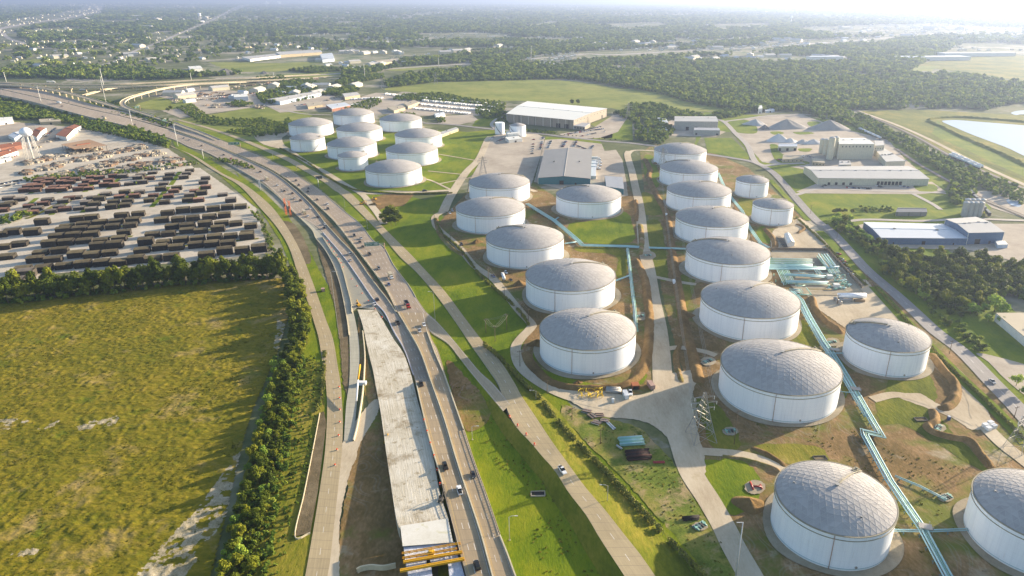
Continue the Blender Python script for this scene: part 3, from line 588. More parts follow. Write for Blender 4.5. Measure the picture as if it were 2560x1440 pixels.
wall_run('guard_rail', "1246,962 1262,1010 1287,1064 1327,1108 1354,1141 1387,1178", .1, .01, .2, PB, 'edge line of the frontage road', 'kerb')
def railing(pts, label):
    t = thing('safety_railing', label, 'railing'); c = np.array(path3(pts, 0, 14)); L = np.linalg.norm(np.diff(c[:, :2], axis=0), axis=1).sum()
    c = resample(c, int(L / 1.7)); m_ = M('railing_grey', '8B8375', .6) if 'rl' not in MT else MT['rl']; MT['rl'] = m_
    for i, p in enumerate(c[:100]): MB().box((0, 0, .6), (.22, .22, 1.2)).obj('post', m_, t).location = tuple(p)
    for zz in (.7, 1.2): MB().tube([(p[0], p[1], p[2] + zz) for p in c], .09, 4).obj('rail', m_, t)
railing("1159,1076,3.8 1186,1158,4.7 1218,1245,5.6 1250,1338,6.1", 'brown post-and-rail guard along the right edge of the bridge approach')
railing("1104,1210,5.2 1118,1262,5.7 1142,1353,6.1 1150,1385,6.1", 'post-and-rail guard between the traffic and the bridge slab works')
# ------------------------------------------------------------------ storage tanks
def shell_mat():
    m, nt, b = new_mat('tank_white'); t = NT(nt); v = coords(t, 'Object'); sp = t.N.new('ShaderNodeSeparateXYZ'); t.l(v, sp.inputs[0])
    ang = t.math('ARCTAN2', sp.outputs[1], sp.outputs[0]); fa = t.math('FRACT', t.math('MULTIPLY', ang, 26 / 6.2832)); fz = t.math('FRACT', t.math('DIVIDE', sp.outputs[2], 2.42))
    seam = t.math('MAXIMUM', t.math('LESS_THAN', fa, .012), t.math('LESS_THAN', fz, .03))
    oi = t.N.new('ShaderNodeObjectInfo'); va = t.n('ShaderNodeVectorMath', _operation='MULTIPLY_ADD'); t.l(v, va.inputs[0]); va.inputs[1].default_value = (1, 1, 1); t.l(oi.outputs['Location'], va.inputs[2])
    mp = t.n('ShaderNodeMapping'); mp.inputs['Scale'].default_value = (1, 1, .05); t.l(va.outputs[0], mp.inputs['Vector']); f = t.noise(mp.outputs[0], .8, 5, .7); ru = t.noise(mp.outputs[0], 2.2, 3, .6)
    col = t.ramp(f, [(.25, H('D8DEE8')), (.5, H('E6EBF3')), (.8, H('EDF1F7'))]); col = t.mix(t.math('MULTIPLY', seam, .16), col, G4(.3)); col = t.mix(t.ramp(ru, [(.66, G4(0)), (.8, G4(.45))]), col, H('A08C74')); low = t.math('MULTIPLY', t.math('LESS_THAN', sp.outputs[2], 1.1), .25); col = t.mix(low, col, H('9A8E78'))
    t.l(col, b.inputs['Base Color']); b.inputs['Roughness'].default_value = .45; b.inputs['Specular IOR Level'].default_value = .4; return m
MT['tank_white'] = shell_mat()
MT['dome'] = None
def dome_mat():
    m, nt, b = new_mat('dome_aluminium'); t = NT(nt); v = coords(t, 'Object')
    at = t.N.new('ShaderNodeAttribute'); at.attribute_name = 'tone'
    oi = t.N.new('ShaderNodeObjectInfo'); va = t.n('ShaderNodeVectorMath', _operation='ADD'); t.l(v, va.inputs[0]); t.l(oi.outputs['Location'], va.inputs[1]); v = va.outputs[0]; f = t.noise(v, .12, 5, .7); s = t.math('MULTIPLY_ADD', at.outputs['Fac'], .4, t.math('MULTIPLY', f, .6))
    col = t.ramp(s, [(.25, H('9C9997')), (.5, H('A6A3A1')), (.75, H('AFACAA'))])
    dr = t.ramp(t.noise(v, 3.5, 5, .8), [(.55, G4(1)), (.75, G4(.82))]); col = t.mix(1.0, col, dr, 'MULTIPLY')
    t.l(col, b.inputs['Base Color']); b.inputs['Roughness'].default_value = .85; b.inputs['Metallic'].default_value = .0; b.inputs['Specular IOR Level'].default_value = .15
    t.bump(f, b, .4, .03); return m
MT['dome'] = dome_mat(); MT['dome_rib'] = M('dome_rib', 'AFACAA', .8, .08, 1, 0, .15, kind='Object')
MT['trim'] = M('tank_trim', '8F8A78', .7, .2, 1); MT['teal_line'] = M('teal_line', '8FB3BA', .6, .1, 1); MT['rust'] = M('rust_red', 'A98C80', .8, .15, 1)
MT['steel'] = M('steel', '9C9A96', .5, .15, 1, .3); MT['darksteel'] = M('dark_steel', '4A4843', .6, .2, 1)
def make_tank(Rr, h, hc, n, shell_lines=True):
    t = thing('storage_tank', 'x', 'storage tank')
    N = 96; mb = MB()
    mb.cyl((0, 0, 0), Rr, h, N, cap=False); s = mb.obj('shell', MT['tank_white'], t)
    # thin plate seams, wind girder
    g = MB()
    for zz, w, dz in ((h - 2.0, .28, .12), (h - .02, .42, .16)):
        vs = []; 
        for k, (r_, z_) in enumerate(((Rr, zz - dz), (Rr + w, zz - dz), (Rr + w, zz + dz), (Rr - .05, zz + dz))):
            vs += [(r_ * math.cos(2 * math.pi * i / N), r_ * math.sin(2 * math.pi * i / N), z_) for i in range(N)]
        g.add(vs, [(k * N + i, k * N + (i + 1) % N, (k + 1) * N + (i + 1) % N, (k + 1) * N + i) for k in range(3) for i in range(N)])
    g.obj('wind_girder', MT['trim'], t)
    l = MB(); l.cyl((0, 0, 1.3), Rr + .14, .28, N, cap=False); l.obj('base_pipe_ring', MT['teal_line'], t)
    b = MB(); b.cyl((0, 0, 0), Rr + .5, .22, N); b.obj('foundation_ring', MT['concrete_side'], t)
    # geodesic dome: hexagonal lattice on a spherical cap
    rho = (Rr * Rr + hc * hc) / (2 * hc); Rd = Rr - .25
    def pt(ring, k):
        if ring == 0: return (0, 0, h + hc)
        a = 2 * math.pi * k / (6 * ring) + .3; r_ = Rd * (math.sin(ring / n * math.asin(Rr / rho)) / (Rr / rho)); return (r_ * math.cos(a), r_ * math.sin(a), h + math.sqrt(rho * rho - r_ * r_) - (rho - hc))
    idx = {(0, 0): 0}; vs = [pt(0, 0)]
    for r_ in range(1, n + 1):
        for k in range(6 * r_): idx[(r_, k)] = len(vs); vs.append(pt(r_, k))
    fs = []; edges = set()
    for r_ in range(1, n + 1):
        for sct in range(6):
            for j in range(r_):
                o0 = idx[(r_, (sct * r_ + j) % (6 * r_))]; o1 = idx[(r_, (sct * r_ + j + 1) % (6 * r_))]
                i0 = idx[(r_ - 1, (sct * (r_ - 1) + j) % max(1, 6 * (r_ - 1)))] if r_ > 1 else 0
                fs.append((i0, o0, o1))
                if j < r_ - 1:
                    i1 = idx[(r_ - 1, (sct * (r_ - 1) + j + 1) % (6 * (r_ - 1)))]; fs.append((i0, o1, i1))
    for f in fs:
        for a, b_ in ((0, 1), (1, 2), (2, 0)): edges.add(tuple(sorted((f[a], f[b_]))))
    # each panel bulges a little: centre vertex lowered, as the real pans do
    V = list(vs); F2 = []; tone = []
    for f in fs:
        c = tuple(sum(V[i][k] for i in f) / 3 for k in range(3)); q = len(V); V.append((c[0], c[1], c[2] + random.uniform(-.03, .0)))
        F2 += [(f[0], f[1], q), (f[1], f[2], q), (f[2], f[0], q)]; tv = random.random(); tone += [tv] * 3
    me = MB().add(V, F2, smooth=n > 9).mesh('roof_dome'); at = me.attributes.new('tone', 'FLOAT', 'FACE'); at.data.foreach_set('value', tone); me.materials.append(MT['dome'])
    dm = link('roof_dome', me, t)
    rb = MB(); up = Vector((0, 0, 1))
    for a, b_ in edges:
        A, B = Vector(vs[a]), Vector(vs[b_]); d = (B - A).normalized(); nn = d.cross(up).normalized() * .07; A1 = A + up * .05; B1 = B + up * .05
        rb.add([A - nn, B - nn, B1, A1, A + nn, B + nn], [(0, 1, 2, 3), (4, 3, 2, 5)])
    rb.obj('dome_rib', MT['dome_rib'], dm)
    return t, rho
TK = {}
def tank_extras(t, Rr, h, hc, rho, ang, kind):
    """roof stair, platform and down-pipes, placed at compass angle ang"""
    def roofp(r_, a, dz=.3):
        return (r_ * math.cos(a), r_ * math.sin(a), h + math.sqrt(rho * rho - r_ * r_) - (rho - hc) + dz)
    if kind in ('rail', 'both'):
        p = [roofp(Rr * k, ang) for k in (.98, .8, .6, .4, .2, .06)]; mb = MB()
        for off in (-.5, .5):
            o_ = Vector((-math.sin(ang) * off, math.cos(ang) * off, .7)); mb.tube([Vector(q) + o_ for q in p], .08, 4)
        mb.tube([Vector(q) + Vector((0, 0, .1)) for q in p], .35, 4); mb.obj('roof_walkway', MT['trim'], t)
    a2 = ang + .05; pp = roofp(Rr * .86, a2, .1); mb = MB(); mb.box((pp[0], pp[1], pp[2] + .7), (3.2, 2.6, .2), a2)
    for sx in (-1.5, 1.5):
        for sy in (-1.2, 1.2):
            mb.tube([(pp[0] + sx * math.cos(a2) - sy * math.sin(a2), pp[1] + sx * math.sin(a2) + sy * math.cos(a2), pp[2] - .2), (pp[0] + sx * math.cos(a2) - sy * math.sin(a2), pp[1] + sx * math.sin(a2) + sy * math.cos(a2), pp[2] + 2)], .08, 4)
    mb.cyl((pp[0], pp[1], pp[2] + .7), .5, 1.1, 8); mb.obj('roof_platform', MT['trim'], t)
    vt = MB(); vt.cyl((0, 0, h + hc - .1), .7, .8, 10).cyl((0, 0, h + hc + .6), 1.0, .25, 10); vt.obj('vent', MT['steel'], t)
    for k in range(3):
        pq = roofp(Rr * .7, k * 2.1 + ang, 0); MB().cyl((pq[0], pq[1], pq[2]), .35, .6, 8).obj('roof_hatch', MT['steel'], t)
    if kind in ('stair', 'both'):   # stair climbing round the shell
        mb = MB(); n_ = 26; a0 = ang + .1; sp = 1.15 * h / Rr
        lo = []; 
        for i in range(n_ + 1):
            a = a0 - sp * i / n_; z = h * (1 - i / n_); lo.append(((Rr + .9) * math.cos(a), (Rr + .9) * math.sin(a), z))
            mb.box(((Rr + .5) * math.cos(a), (Rr + .5) * math.sin(a), z), (.9, .45, .08), a)
        mb.tube(lo, .12, 4).tube([(x, y, z + 1) for x, y, z in lo], .07, 4); mb.obj('shell_stair', MT['darksteel'], t)
    # riser pipe facing the viewer
    a = -math.pi / 2 - .35 + (.25 if kind == 'stair' else 0); MB().tube([((Rr + .3) * math.cos(a), (Rr + .3) * math.sin(a), 0.2), ((Rr + .3) * math.cos(a), (Rr + .3) * math.sin(a), h - .4)], .14, 6).obj('riser_pipe', MT['rust'], t)
    a = -math.pi / 2 + .08; mw = MB().cyl((0, 0, 0), .55, .4, 10).obj('manway', MT['steel'], t)
    mw.location = ((Rr - .1) * math.cos(a), (Rr - .1) * math.sin(a), 2.2); mw.rotation_euler = (0, math.pi / 2, a)
TANKS = [ # x, y, radius, height, kind, label
 (18.8, 376.5, 29.0, 'rail', 'white domed tank nearest the frontage road, lowest of the middle group'),
 (9.9, 465.0, 32.3, 'rail', 'white domed tank second up in the middle group, by the vertical turquoise pipe'),
 (-26.7, 549.8, 32.3, 'rail', 'white domed tank at the bend of the turquoise pipe, third up in the middle group'),
 (-63.4, 639.0, 32.8, 'rail', 'white domed tank beside the bend of the perimeter road, where the turquoise pipe begins'),
 (-62.8, 739.2, 32.9, 'both', 'white domed tank with a dark roof walkway, farthest back of the middle group'),
 (32.1, 688.0, 33.1, 'both', 'domed tank with a dark stair across its dome, near the teal warehouse'),
 (128.5, 422.4, 32.0, 'rail', 'white domed tank left of the brown bund and below the pipe manifold'),
 (121.6, 331.2, 31.5, 'rail', 'largest white domed tank, between the pylon and the turquoise pipe rack'),
 (196.8, 369.3, 23.1, 'rail', 'white domed tank right of the pipe rack and beside the paved east road'),
 (111.5, 223.7, 22.9, 'rail', 'white domed tank at the bottom with a red riser pipe, near the gravel road'),
 (210.1, 653.2, 19.2, 'both', 'small white tank with dark diagonal stair, above the gravel yard'),
 (135.3, 517.5, 32.5, 'rail', 'white domed tank touching the left end of the turquoise pipe manifold'),
 (141.6, 609.2, 32.7, 'both', 'white domed tank behind the one at the manifold, stair on its right side'),
 (148.2, 707.6, 33.2, 'both', 'white domed tank third from the back in the right-hand row'),
 (155.6, 810.3, 33.8, 'both', 'white domed tank second from the back in the right-hand row'),
 (162.7, 916.3, 34.2, 'both', 'white domed tank farthest back in the right-hand row'),
 (215.3, 751.0, 17.6, 'both', 'small white tank farthest back beside the paved east road'),
 (-392.2, 1116.1, 33.5, 'none', 'white domed tank farthest left in the far group, beside the meadow'),
 (-352.9, 1221.6, 34.0, 'both', 'white domed tank farthest back in the far group'),
 (-259.1, 1164.0, 34.0, 'both', 'white domed tank with a pale stair up its dome, back right of the far group'),
 (-356.6, 993.3, 23.6, 'stair', 'smaller white tank with a long diagonal stair, front left of the far group'),
 (-302.7, 1070.2, 33.7, 'rail', 'white domed tank in the centre of the far group'),
 (-203.7, 1022.5, 33.7, 'none', 'white domed tank beside the small pump station, right edge of the far group'),
 (-281.9, 953.0, 32.8, 'none', 'white domed tank directly behind the smallest tank of the far group'),
 (-259.3, 874.0, 18.2, 'none', 'smallest white tank, in front of a big one near the highway fence'),
 (-192.2, 915.2, 33.6, 'none', 'white domed tank second from the front of the far group, right side'),
 (-192.7, 806.4, 32.4, 'none', 'white domed tank nearest the fence road, front of the far group')]
# right-edge tank: left rim edge at x 2426, base left 2409
def fit_left(xr, yr, Rr):
    a = un(xr, yr); d = math.hypot(a[0], a[1]); return a[0] + Rr * a[1] / d, a[1] - Rr * a[0] / d
x13, y13 = fit_left(2409, 1288, 23.0)
TANKS.append((x13, y13, 23.0, 'rail', 'white domed tank cut off by the right edge of the picture, bottom corner'))
protos = {}
PAD = MB()
for i, (x, y, r_, kind, lab) in enumerate(TANKS):
    n = 11 if r_ > 28 else 9 if r_ > 20 else 7; key = (n, kind if True else 0)
    R0 = {11: 32.5, 9: 23.0, 7: 18.3}[n]
    if n not in protos:
        protos[n] = make_tank(R0, 16.8, R0 * .235, n)
        reg(protos[n][0])
    t0, rho = protos[n]
    t = dup(t0, (x, y, .05), random.choice([0, .4, 1.05, 2.1]) * 0, lab, 'domed storage tanks'); t.scale = (r_ / R0, r_ / R0, 1)
    tank_extras(t, R0, 16.8, R0 * .235, rho, {0: .75, 1: .5, 2: 2.5}[i % 3] if kind != 'stair' else -.3, kind)
    sheet('tank_pad', [(x + (r_ + 4 + 1.2 * math.sin(3 * a + i)) * math.cos(a), y + (r_ + 4 + 1.2 * math.sin(2 * a + i)) * math.sin(a)) for a in np.linspace(0, 2 * math.pi, 60)[:-1]], MT['pad'], 9, world=True)
for x, y, r_, hh, dm, lab in ((-92.0, 1118.5, 7.6, 18.2, 0, 'narrow white cylinder tank with a dark spiral stair, beside the grey-brown warehouse'), (-62.3, 1101.5, 12.7, 16.9, 1, 'round white tank with low grey dome next to the narrow white cylinder')):
    t = thing('storage_tank', lab, 'storage tank', (x, y, 0)); mb = MB(); mb.cyl((0, 0, 0), r_, hh, 40, cap=not dm); mb.obj('shell', MT['tank_white'], t)
    if dm:
        vs = [(r_ * k / 6 * math.cos(a), r_ * k / 6 * math.sin(a), hh + 3.4 * math.cos(k / 6 * math.pi / 2)) for k in range(1, 7) for a in np.linspace(0, 2 * math.pi, 25)[:-1]]; vs.append((0, 0, hh + 3.4))
        MB().add(vs, [(k * 24 + i, (k + 1) * 24 + i, (k + 1) * 24 + (i + 1) % 24, k * 24 + (i + 1) % 24) for k in range(5) for i in range(24)] + [(144, i, (i + 1) % 24) for i in range(24)]).obj('roof_dome', MT['dome'], t)
    lo = [((r_ + .5) * math.cos(-2.9 + k * .09), (r_ + .5) * math.sin(-2.9 + k * .09), hh * (1 - k / 20)) for k in range(21)]
    MB().tube(lo, .35, 4).tube([(a, b, c + 1) for a, b, c in lo], .1, 4).obj('shell_stair', MT['darksteel'], t)
    MB().tube([(-r_ - .3, 0, 0), (-r_ - .3, 0, hh + 1.5)], .3, 5).obj('riser_pipe', MT['rust'], t)
# ------------------------------------------------------------------ buildings
def wall_mat(name, col, rib=1.2, k=.12):
    m, nt, b = new_mat(name); t = NT(nt); v = coords(t, 'pos'); sp = t.N.new('ShaderNodeSeparateXYZ'); t.l(v, sp.inputs[0])
    x = t.math('ADD', sp.outputs[0], sp.outputs[1]); fr = t.math('FRACT', t.math('DIVIDE', x, rib)); f = t.noise(v, .4, 4, .7); c = rgb(col)
    cl = t.ramp(f, [(.3, tuple(q * .85 for q in c[:3]) + (1,)), (.7, tuple(min(1, q * 1.08) for q in c[:3]) + (1,))])
    cl = t.mix(t.math('MULTIPLY', t.math('LESS_THAN', fr, .12), k), cl, G4(.05)); t.l(cl, b.inputs['Base Color']); b.inputs['Roughness'].default_value = .6; return m
W_ = dict(white=wall_mat('wall_white', 'D8D8D4'), cream=wall_mat('wall_cream', 'C8C2AC', 3), taupe=wall_mat('wall_taupe', '8E857A', 12, .35), teal=wall_mat('wall_teal', '2F6470', 1.5), blue=wall_mat('wall_blue', '55708F', 1.5), tan=wall_mat('wall_tan', 'B8A888', 4), grey=wall_mat('wall_grey', 'A3A29C', 3), brick=wall_mat('wall_brick', '8A5B48', 2), lblue=wall_mat('wall_lightblue', 'B9C6D6', 2))
R_ = dict(white=M('roof_white', 'DCDCD6', .6, .04, .3), grey=M('roof_grey', '8E8C8A', .6, .07, .3), lgrey=M('roof_lightgrey', 'B7B5B1', .6, .06, .3), red=M('roof_redbrown', '8E5A42', .8, .18, .4), rust=M('roof_rust', '9A7A5C', .8, .2, .25, col2='A98B6E'), pale=M('roof_pale', 'C6CBD2', .5, .05, .3), tan=M('roof_tan', 'AFA48F', .8, .1, .5), slate=M('roof_slate', '9DA0A6', .6, .08, .3))
MT['opening'] = M('dark_opening', '22211F', .6, .2, 1); MT['glass'] = M('window_glass', '3B454C', .15, .1, 1, 0, .5); MT['trimw'] = M('white_trim', 'D5D3CC', .6, .08, 1)
def building(name, label, px, h, wall, roof, ridge=None, rise=1.5, doors=(), over=.3, vents=0, cat='building', windows=()):
    """px: roof corners traced in the photo, put at height h. ridge: 0 -> line between mid(01) and mid(23); 1 -> mid(12)-mid(30)"""
    q = [un(x, y, h) for x, y in P(px)]; cx = sum(p[0] for p in q) / len(q); cy = sum(p[1] for p in q) / len(q)
    q = [(p[0] - cx, p[1] - cy) for p in q]; t = thing(name, label, cat, (cx, cy, 0)); n = len(q)
    ar = sum(q[i][0] * q[(i + 1) % n][1] - q[(i + 1) % n][0] * q[i][1] for i in range(n))
    if ar < 0: q = q[::-1]; ridge = ridge if ridge is None else ridge
    wb = MB(); rb = MB(); k = lambda p: (p[0] * (1 + over / 20), p[1] * (1 + over / 20))
    if ridge is None:
        wb.prism(q, 0, h - .05, cap=False); rb.prism([k(p) for p in q], h - .25, h + .15); wb.add([(p[0], p[1], h - .3) for p in q], [tuple(range(n))])
    else:
        if ar < 0: q = [q[0], q[3], q[2], q[1]] if False else q
        i0, i1, i2, i3 = (0, 1, 2, 3) if (ridge == 0) == (ar > 0) or ridge == 0 and False else (1, 2, 3, 0)
        if ar < 0: i0, i1, i2, i3 = ((0, 1, 2, 3) if ridge == 0 else (1, 2, 3, 0))
        a, b, c, d = q[i0], q[i1], q[i2], q[i3]; m1 = ((a[0] + b[0]) / 2, (a[1] + b[1]) / 2); m2 = ((c[0] + d[0]) / 2, (c[1] + d[1]) / 2)
        wb.add([(*a, 0), (*b, 0), (*b, h), (*m1, h + rise), (*a, h)], [(0, 1, 2, 3, 4)]).add([(*c, 0), (*d, 0), (*d, h), (*m2, h + rise), (*c, h)], [(0, 1, 2, 3, 4)])
        wb.add([(*b, 0), (*c, 0), (*c, h), (*b, h)], [(0, 1, 2, 3)]).add([(*d, 0), (*a, 0), (*a, h), (*d, h)], [(0, 1, 2, 3)])
        A, B, C_, D, M1, M2 = [k(p) for p in (a, b, c, d, m1, m2)]; e = .12
        rb.add([(*A, h - .1 + e), (*M1, h + rise + e), (*M2, h + rise + e), (*D, h - .1 + e), (*B, h - .1 + e), (*C_, h - .1 + e)], [(0, 1, 2, 3)[::-1], (1, 4, 5, 2)[::-1]])
        rb.add([(*A, h - .3), (*M1, h + rise - .15), (*M2, h + rise - .15), (*D, h - .3), (*B, h - .3), (*C_, h - .3)], [(0, 1, 2, 3), (1, 4, 5, 2)])
        rb.tube([(*M1, h + rise + .15), (*M2, h + rise + .15)], .3, 4)
    w = wb.obj('wall', W_[wall], t); r_ = rb.obj('roof', R_[roof], t)
    for i in range(n):      # corner trim and eave line
        p = q[i]; MB().box((p[0], p[1], h / 2 - .1), (.35, .35, h - .3)).obj('corner_trim', MT['trimw'], t) if i in (0, 1, 2, 3) and n == 4 and h > 5 else None
    for kind, L in (('door', doors), ('window', windows)):
        for e, f0, ww, hh, z in L:
            a, b = q[e % n], q[(e + 1) % n]; x = a[0] + (b[0] - a[0]) * f0; y = a[1] + (b[1] - a[1]) * f0; an = math.atan2(b[1] - a[1], b[0] - a[0])
            MB().box((0, 0, 0), (ww, .25, hh)).obj(kind, MT['opening' if kind == 'door' else 'glass'], t); o_ = list(t.children)[-1]
            for o_ in [c_ for c_ in t.children if c_.name.startswith(kind) and not c_.get('set')]:
                o_.location = (x, y, z + hh / 2); o_.rotation_euler[2] = an; o_['set'] = 1
    g = random.Random(len(label))
    for v in range(vents):
        f = (v + .5) / vents; x = (q[0][0] + q[3 % n][0]) / 2 * (1 - f) + (q[1][0] + q[2][0]) / 2 * f + g.uniform(-3, 3); y = (q[0][1] + q[3 % n][1]) / 2 * (1 - f) + (q[1][1] + q[2][1]) / 2 * f + g.uniform(-2, 2)
        o_ = MB().box((0, 0, .6), (2.2, 1.6, 1.2)).box((0, 0, 1.3), (1.4, 1.0, .3)).obj('roof_vent', MT['steel'], t); o_.location = (x, y, h + (rise if ridge is not None else 0) * .6)
    for c_ in t.children:
        if 'set' in c_: del c_['set']
    return t, q
Bd = building
def edge_row(e, n, w, h, z=0, f0=.1, f1=.9): return [(e, f0 + (f1 - f0) * i / max(1, n - 1), w, h, z) for i in range(n)]
def best_edge(px, h, s):   # edge of the (ccw) plan that faces the viewer
    q = [un(x, y, h) for x, y in P(px)]; n = len(q); ar = sum(q[i][0] * q[(i + 1) % n][1] - q[(i + 1) % n][0] * q[i][1] for i in range(n)); q = q[::-1] if ar < 0 else q
    sc = [((q[(i + 1) % n][1] - q[i][1]) * -s[0] + (q[i][0] - q[(i + 1) % n][0]) * -s[1]) for i in range(n)]
    nv = []
    for i in range(n):
        dx, dy = q[(i + 1) % n][0] - q[i][0], q[(i + 1) % n][1] - q[i][1]; L = math.hypot(dx, dy); nv.append((dy * s[0] - dx * s[1]) / L)
    return int(np.argmax(nv))
px = "1267,284 1434,300 1517,271 1319,253"; e = best_edge(px, 15, (0, -1)); e2 = best_edge(px, 15, (1, -.3))
t, q = Bd('warehouse', 'huge grey-brown warehouse with a bright white roof, centre of the picture', px, 15, 'taupe', 'white', 1, 2.0, edge_row(e, 2, 8, 7, 0, .78, .9) + [(e2, .85, 6, 6, 0)], windows=edge_row(e2, 9, 2, 1.2, 11), vents=5)
for i in range(10):
    a, b = q[e], q[(e + 1) % 4]; f = i / 9; MB().box((0, 0, 7.2), (.5, .4, 14.4)).obj('pilaster', MT['trimw'], t).location = (a[0] + (b[0] - a[0]) * f, a[1] + (b[1] - a[1]) * f, 0)
Bd('entrance_canopy', 'low grey annex at the right corner of the huge warehouse', "1435,314 1462,317 1476,308 1448,306", 6, 'taupe', 'slate', windows=edge_row(0, 4, 3, 2, 2))
px = "1362,375 1479,374 1476,446 1345,444"; e = best_edge(px, 8, (0, -1))
t, q = Bd('warehouse', 'long grey-roofed warehouse with dark teal end wall', px, 8, 'teal', 'grey', 0, 2.4, [(e, .45, 5, 5, 0), (e, .72, 2, 2.5, 0)], vents=2)
Bd('workshop', 'grey-roofed teal shed right behind the middle tanks', "1512,440 1556,443 1560,472 1516,466", 7, 'teal', 'slate', doors=[(0, .5, 4, 4, 0)])
t, q = Bd('lean_to', 'low white extension on the right flank of the teal warehouse', "1479,400 1490,400 1490,440 1477,440", 4, 'white', 'pale')
px = "1687,291 1789,291 1795,304 1687,303"; e = best_edge(px, 15, (0, -1))
Bd('warehouse', 'tall grey metal building with a low annex, beyond the right row of tanks', px, 15, 'grey', 'lgrey', 1, 1.5, edge_row(e, 2, 5, 6, 0, .3, .5), vents=2)
Bd('annex', 'low grey annex in front of the tall grey metal building', "1736,319 1797,320 1800,326 1735,325", 8, 'grey', 'slate', doors=edge_row(0, 2, 3, 3))
Bd('shed', 'small white-roofed shed left of the tall grey building', "1643,294 1660,293 1671,306 1650,306", 5, 'white', 'pale', 1, 1)
Bd('shed', 'open white canopy below the small white-roofed shed', "1641,317 1665,316 1669,325 1644,328", 4, 'white', 'white')
px = "2011,416 2269,415 2322,447 2047,445"; e = best_edge(px, 8.5, (0, -1))
Bd('factory_hall', 'long pale grey loading hall with a row of dock doors', px, 8.5, 'cream', 'lgrey', 1, 2.2, edge_row(e, 7, 3.2, 4.2, .8, .55, .75) + edge_row(e, 4, 3, 3.5, 0, .1, .3), vents=9)
px = "2092,345 2160,345 2186,360 2099,360"; e = best_edge(px, 21, (0, -1))
Bd('factory_block', 'tall cream factory block beside the silos', px, 21, 'cream', 'white', 1, 1.5, windows=edge_row(e, 9, 1.4, 2, 16.5), vents=3)
Bd('factory_block', 'smaller cream block behind the tall factory block', "2186,352 2208,352 2211,363 2188,364", 15, 'cream', 'lgrey', windows=edge_row(0, 4, 1.2, 1.6, 10))
Bd('factory_hall', 'flat-roofed hall right of the tall factory block', "2187,373 2211,371 2263,402 2215,404", 8, 'cream', 'lgrey', vents=6)
Bd('factory_hall', 'low flat hall in front of the silos', "2098,402 2125,402 2128,411 2098,412", 10, 'grey', 'lgrey', vents=2)
Bd('office', 'small hip-roofed office beside the works road', "1958,388 2000,388 2008,397 1956,398", 4.5, 'tan', 'tan', 1, 1.5, windows=edge_row(0, 5, 1.6, 1.2, 1.4))
Bd('shed', 'pale gabled shed between gravel heaps and office', "1947,359 1992,359 1993,366 1946,366", 6.5, 'cream', 'pale', 1, 1.2, doors=edge_row(0, 3, 3.5, 4))
Bd('office', 'tan low building left of the silos', "2030,395 2060,398 2062,407 2032,404", 5, 'tan', 'tan', windows=edge_row(0, 4, 1.6, 1.2, 1.6))
px = "2160,555 2358,560 2419,596 2204,594"; e = best_edge(px, 6.5, (0, -1))
Bd('factory_hall', 'long blue hall with a bright pale roof', px, 6.5, 'blue', 'pale', 1, 1.0, [(e, .5, 3, 3.5, 0), (e, .15, 1.2, 2.2, 0), (e, .85, 1.2, 2.2, 0)], vents=2)
px = "2364,548 2440,542 2511,580 2422,582"; e = best_edge(px, 11, (0, -1))
Bd('factory_hall', 'taller blue hall joined to the right end of the long one', px, 11, 'blue', 'lgrey', 1, 2, [(e, .3, 5, 5, 0), (e, .65, 2, 3, 0)], vents=4)
Bd('shed', 'small white shed with pale roof at the corner of the blue hall', "2488,602 2512,602 2520,611 2494,612", 3.5, 'lblue', 'white')
px = "2491,783 2640,782 2740,870 2590,865"; e = best_edge(px, 6, (-1, -1))
Bd('warehouse', 'white building with yellow wall panels cut by the right edge', px, 6, 'white', 'tan', windows=edge_row(e, 14, 1.5, 3, 2.2), vents=2)
Bd('barn', 'dark low barn in the fenced green field', "2246,519 2312,520 2318,530 2240,530", 4.5, 'taupe', 'grey', 1, 1.5)
# left side
Bd('shed', 'long red-brown roofed shed right of the water tower', "76,335 100,317 115,320 92,343", 6, 'white', 'red', 0, 2, doors=[(0, .5, 4, 4, 0)])
Bd('shed', 'long red-brown roofed shed farthest right in the lumber yard', "139,337 186,311 203,314 166,342", 6, 'white', 'red', 0, 2.4, doors=[(0, .5, 4, 4, 0)])
t = thing('open_barn', 'big open-sided barn with a tawny metal roof in the lumber yard', 'barn', un(210, 372)); q = [un(x, y, 7.5) for x, y in P("153,361 222,348 267,363 186,373")]; lo = t.location
mb = MB(); ql = [(p[0] - lo[0], p[1] - lo[1]) for p in q]; mb.prism(ql, 7.2, 7.5); mb.obj('roof', R_['rust'], t)
m1 = ((ql[0][0] + ql[3][0]) / 2, (ql[0][1] + ql[3][1]) / 2); m2 = ((ql[1][0] + ql[2][0]) / 2, (ql[1][1] + ql[2][1]) / 2)
MB().box(((m1[0] + m2[0]) / 2, (m1[1] + m2[1]) / 2, 8), (math.dist(m1, m2) * .45, 3.5, 1), math.atan2(m2[1] - m1[1], m2[0] - m1[0])).obj('ridge_cap', R_['red'], t)
for i in range(4):
    for f in (0, .25, .5, .75):
        a, b = ql[i], ql[(i + 1) % 4]; MB().box((0, 0, 3.6), (.4, .4, 7.2)).obj('post', MT['darksteel'], t).location = (a[0] * .97 * (1 - f) + b[0] * .97 * f, a[1] * .97 * (1 - f) + b[1] * .97 * f, 0)
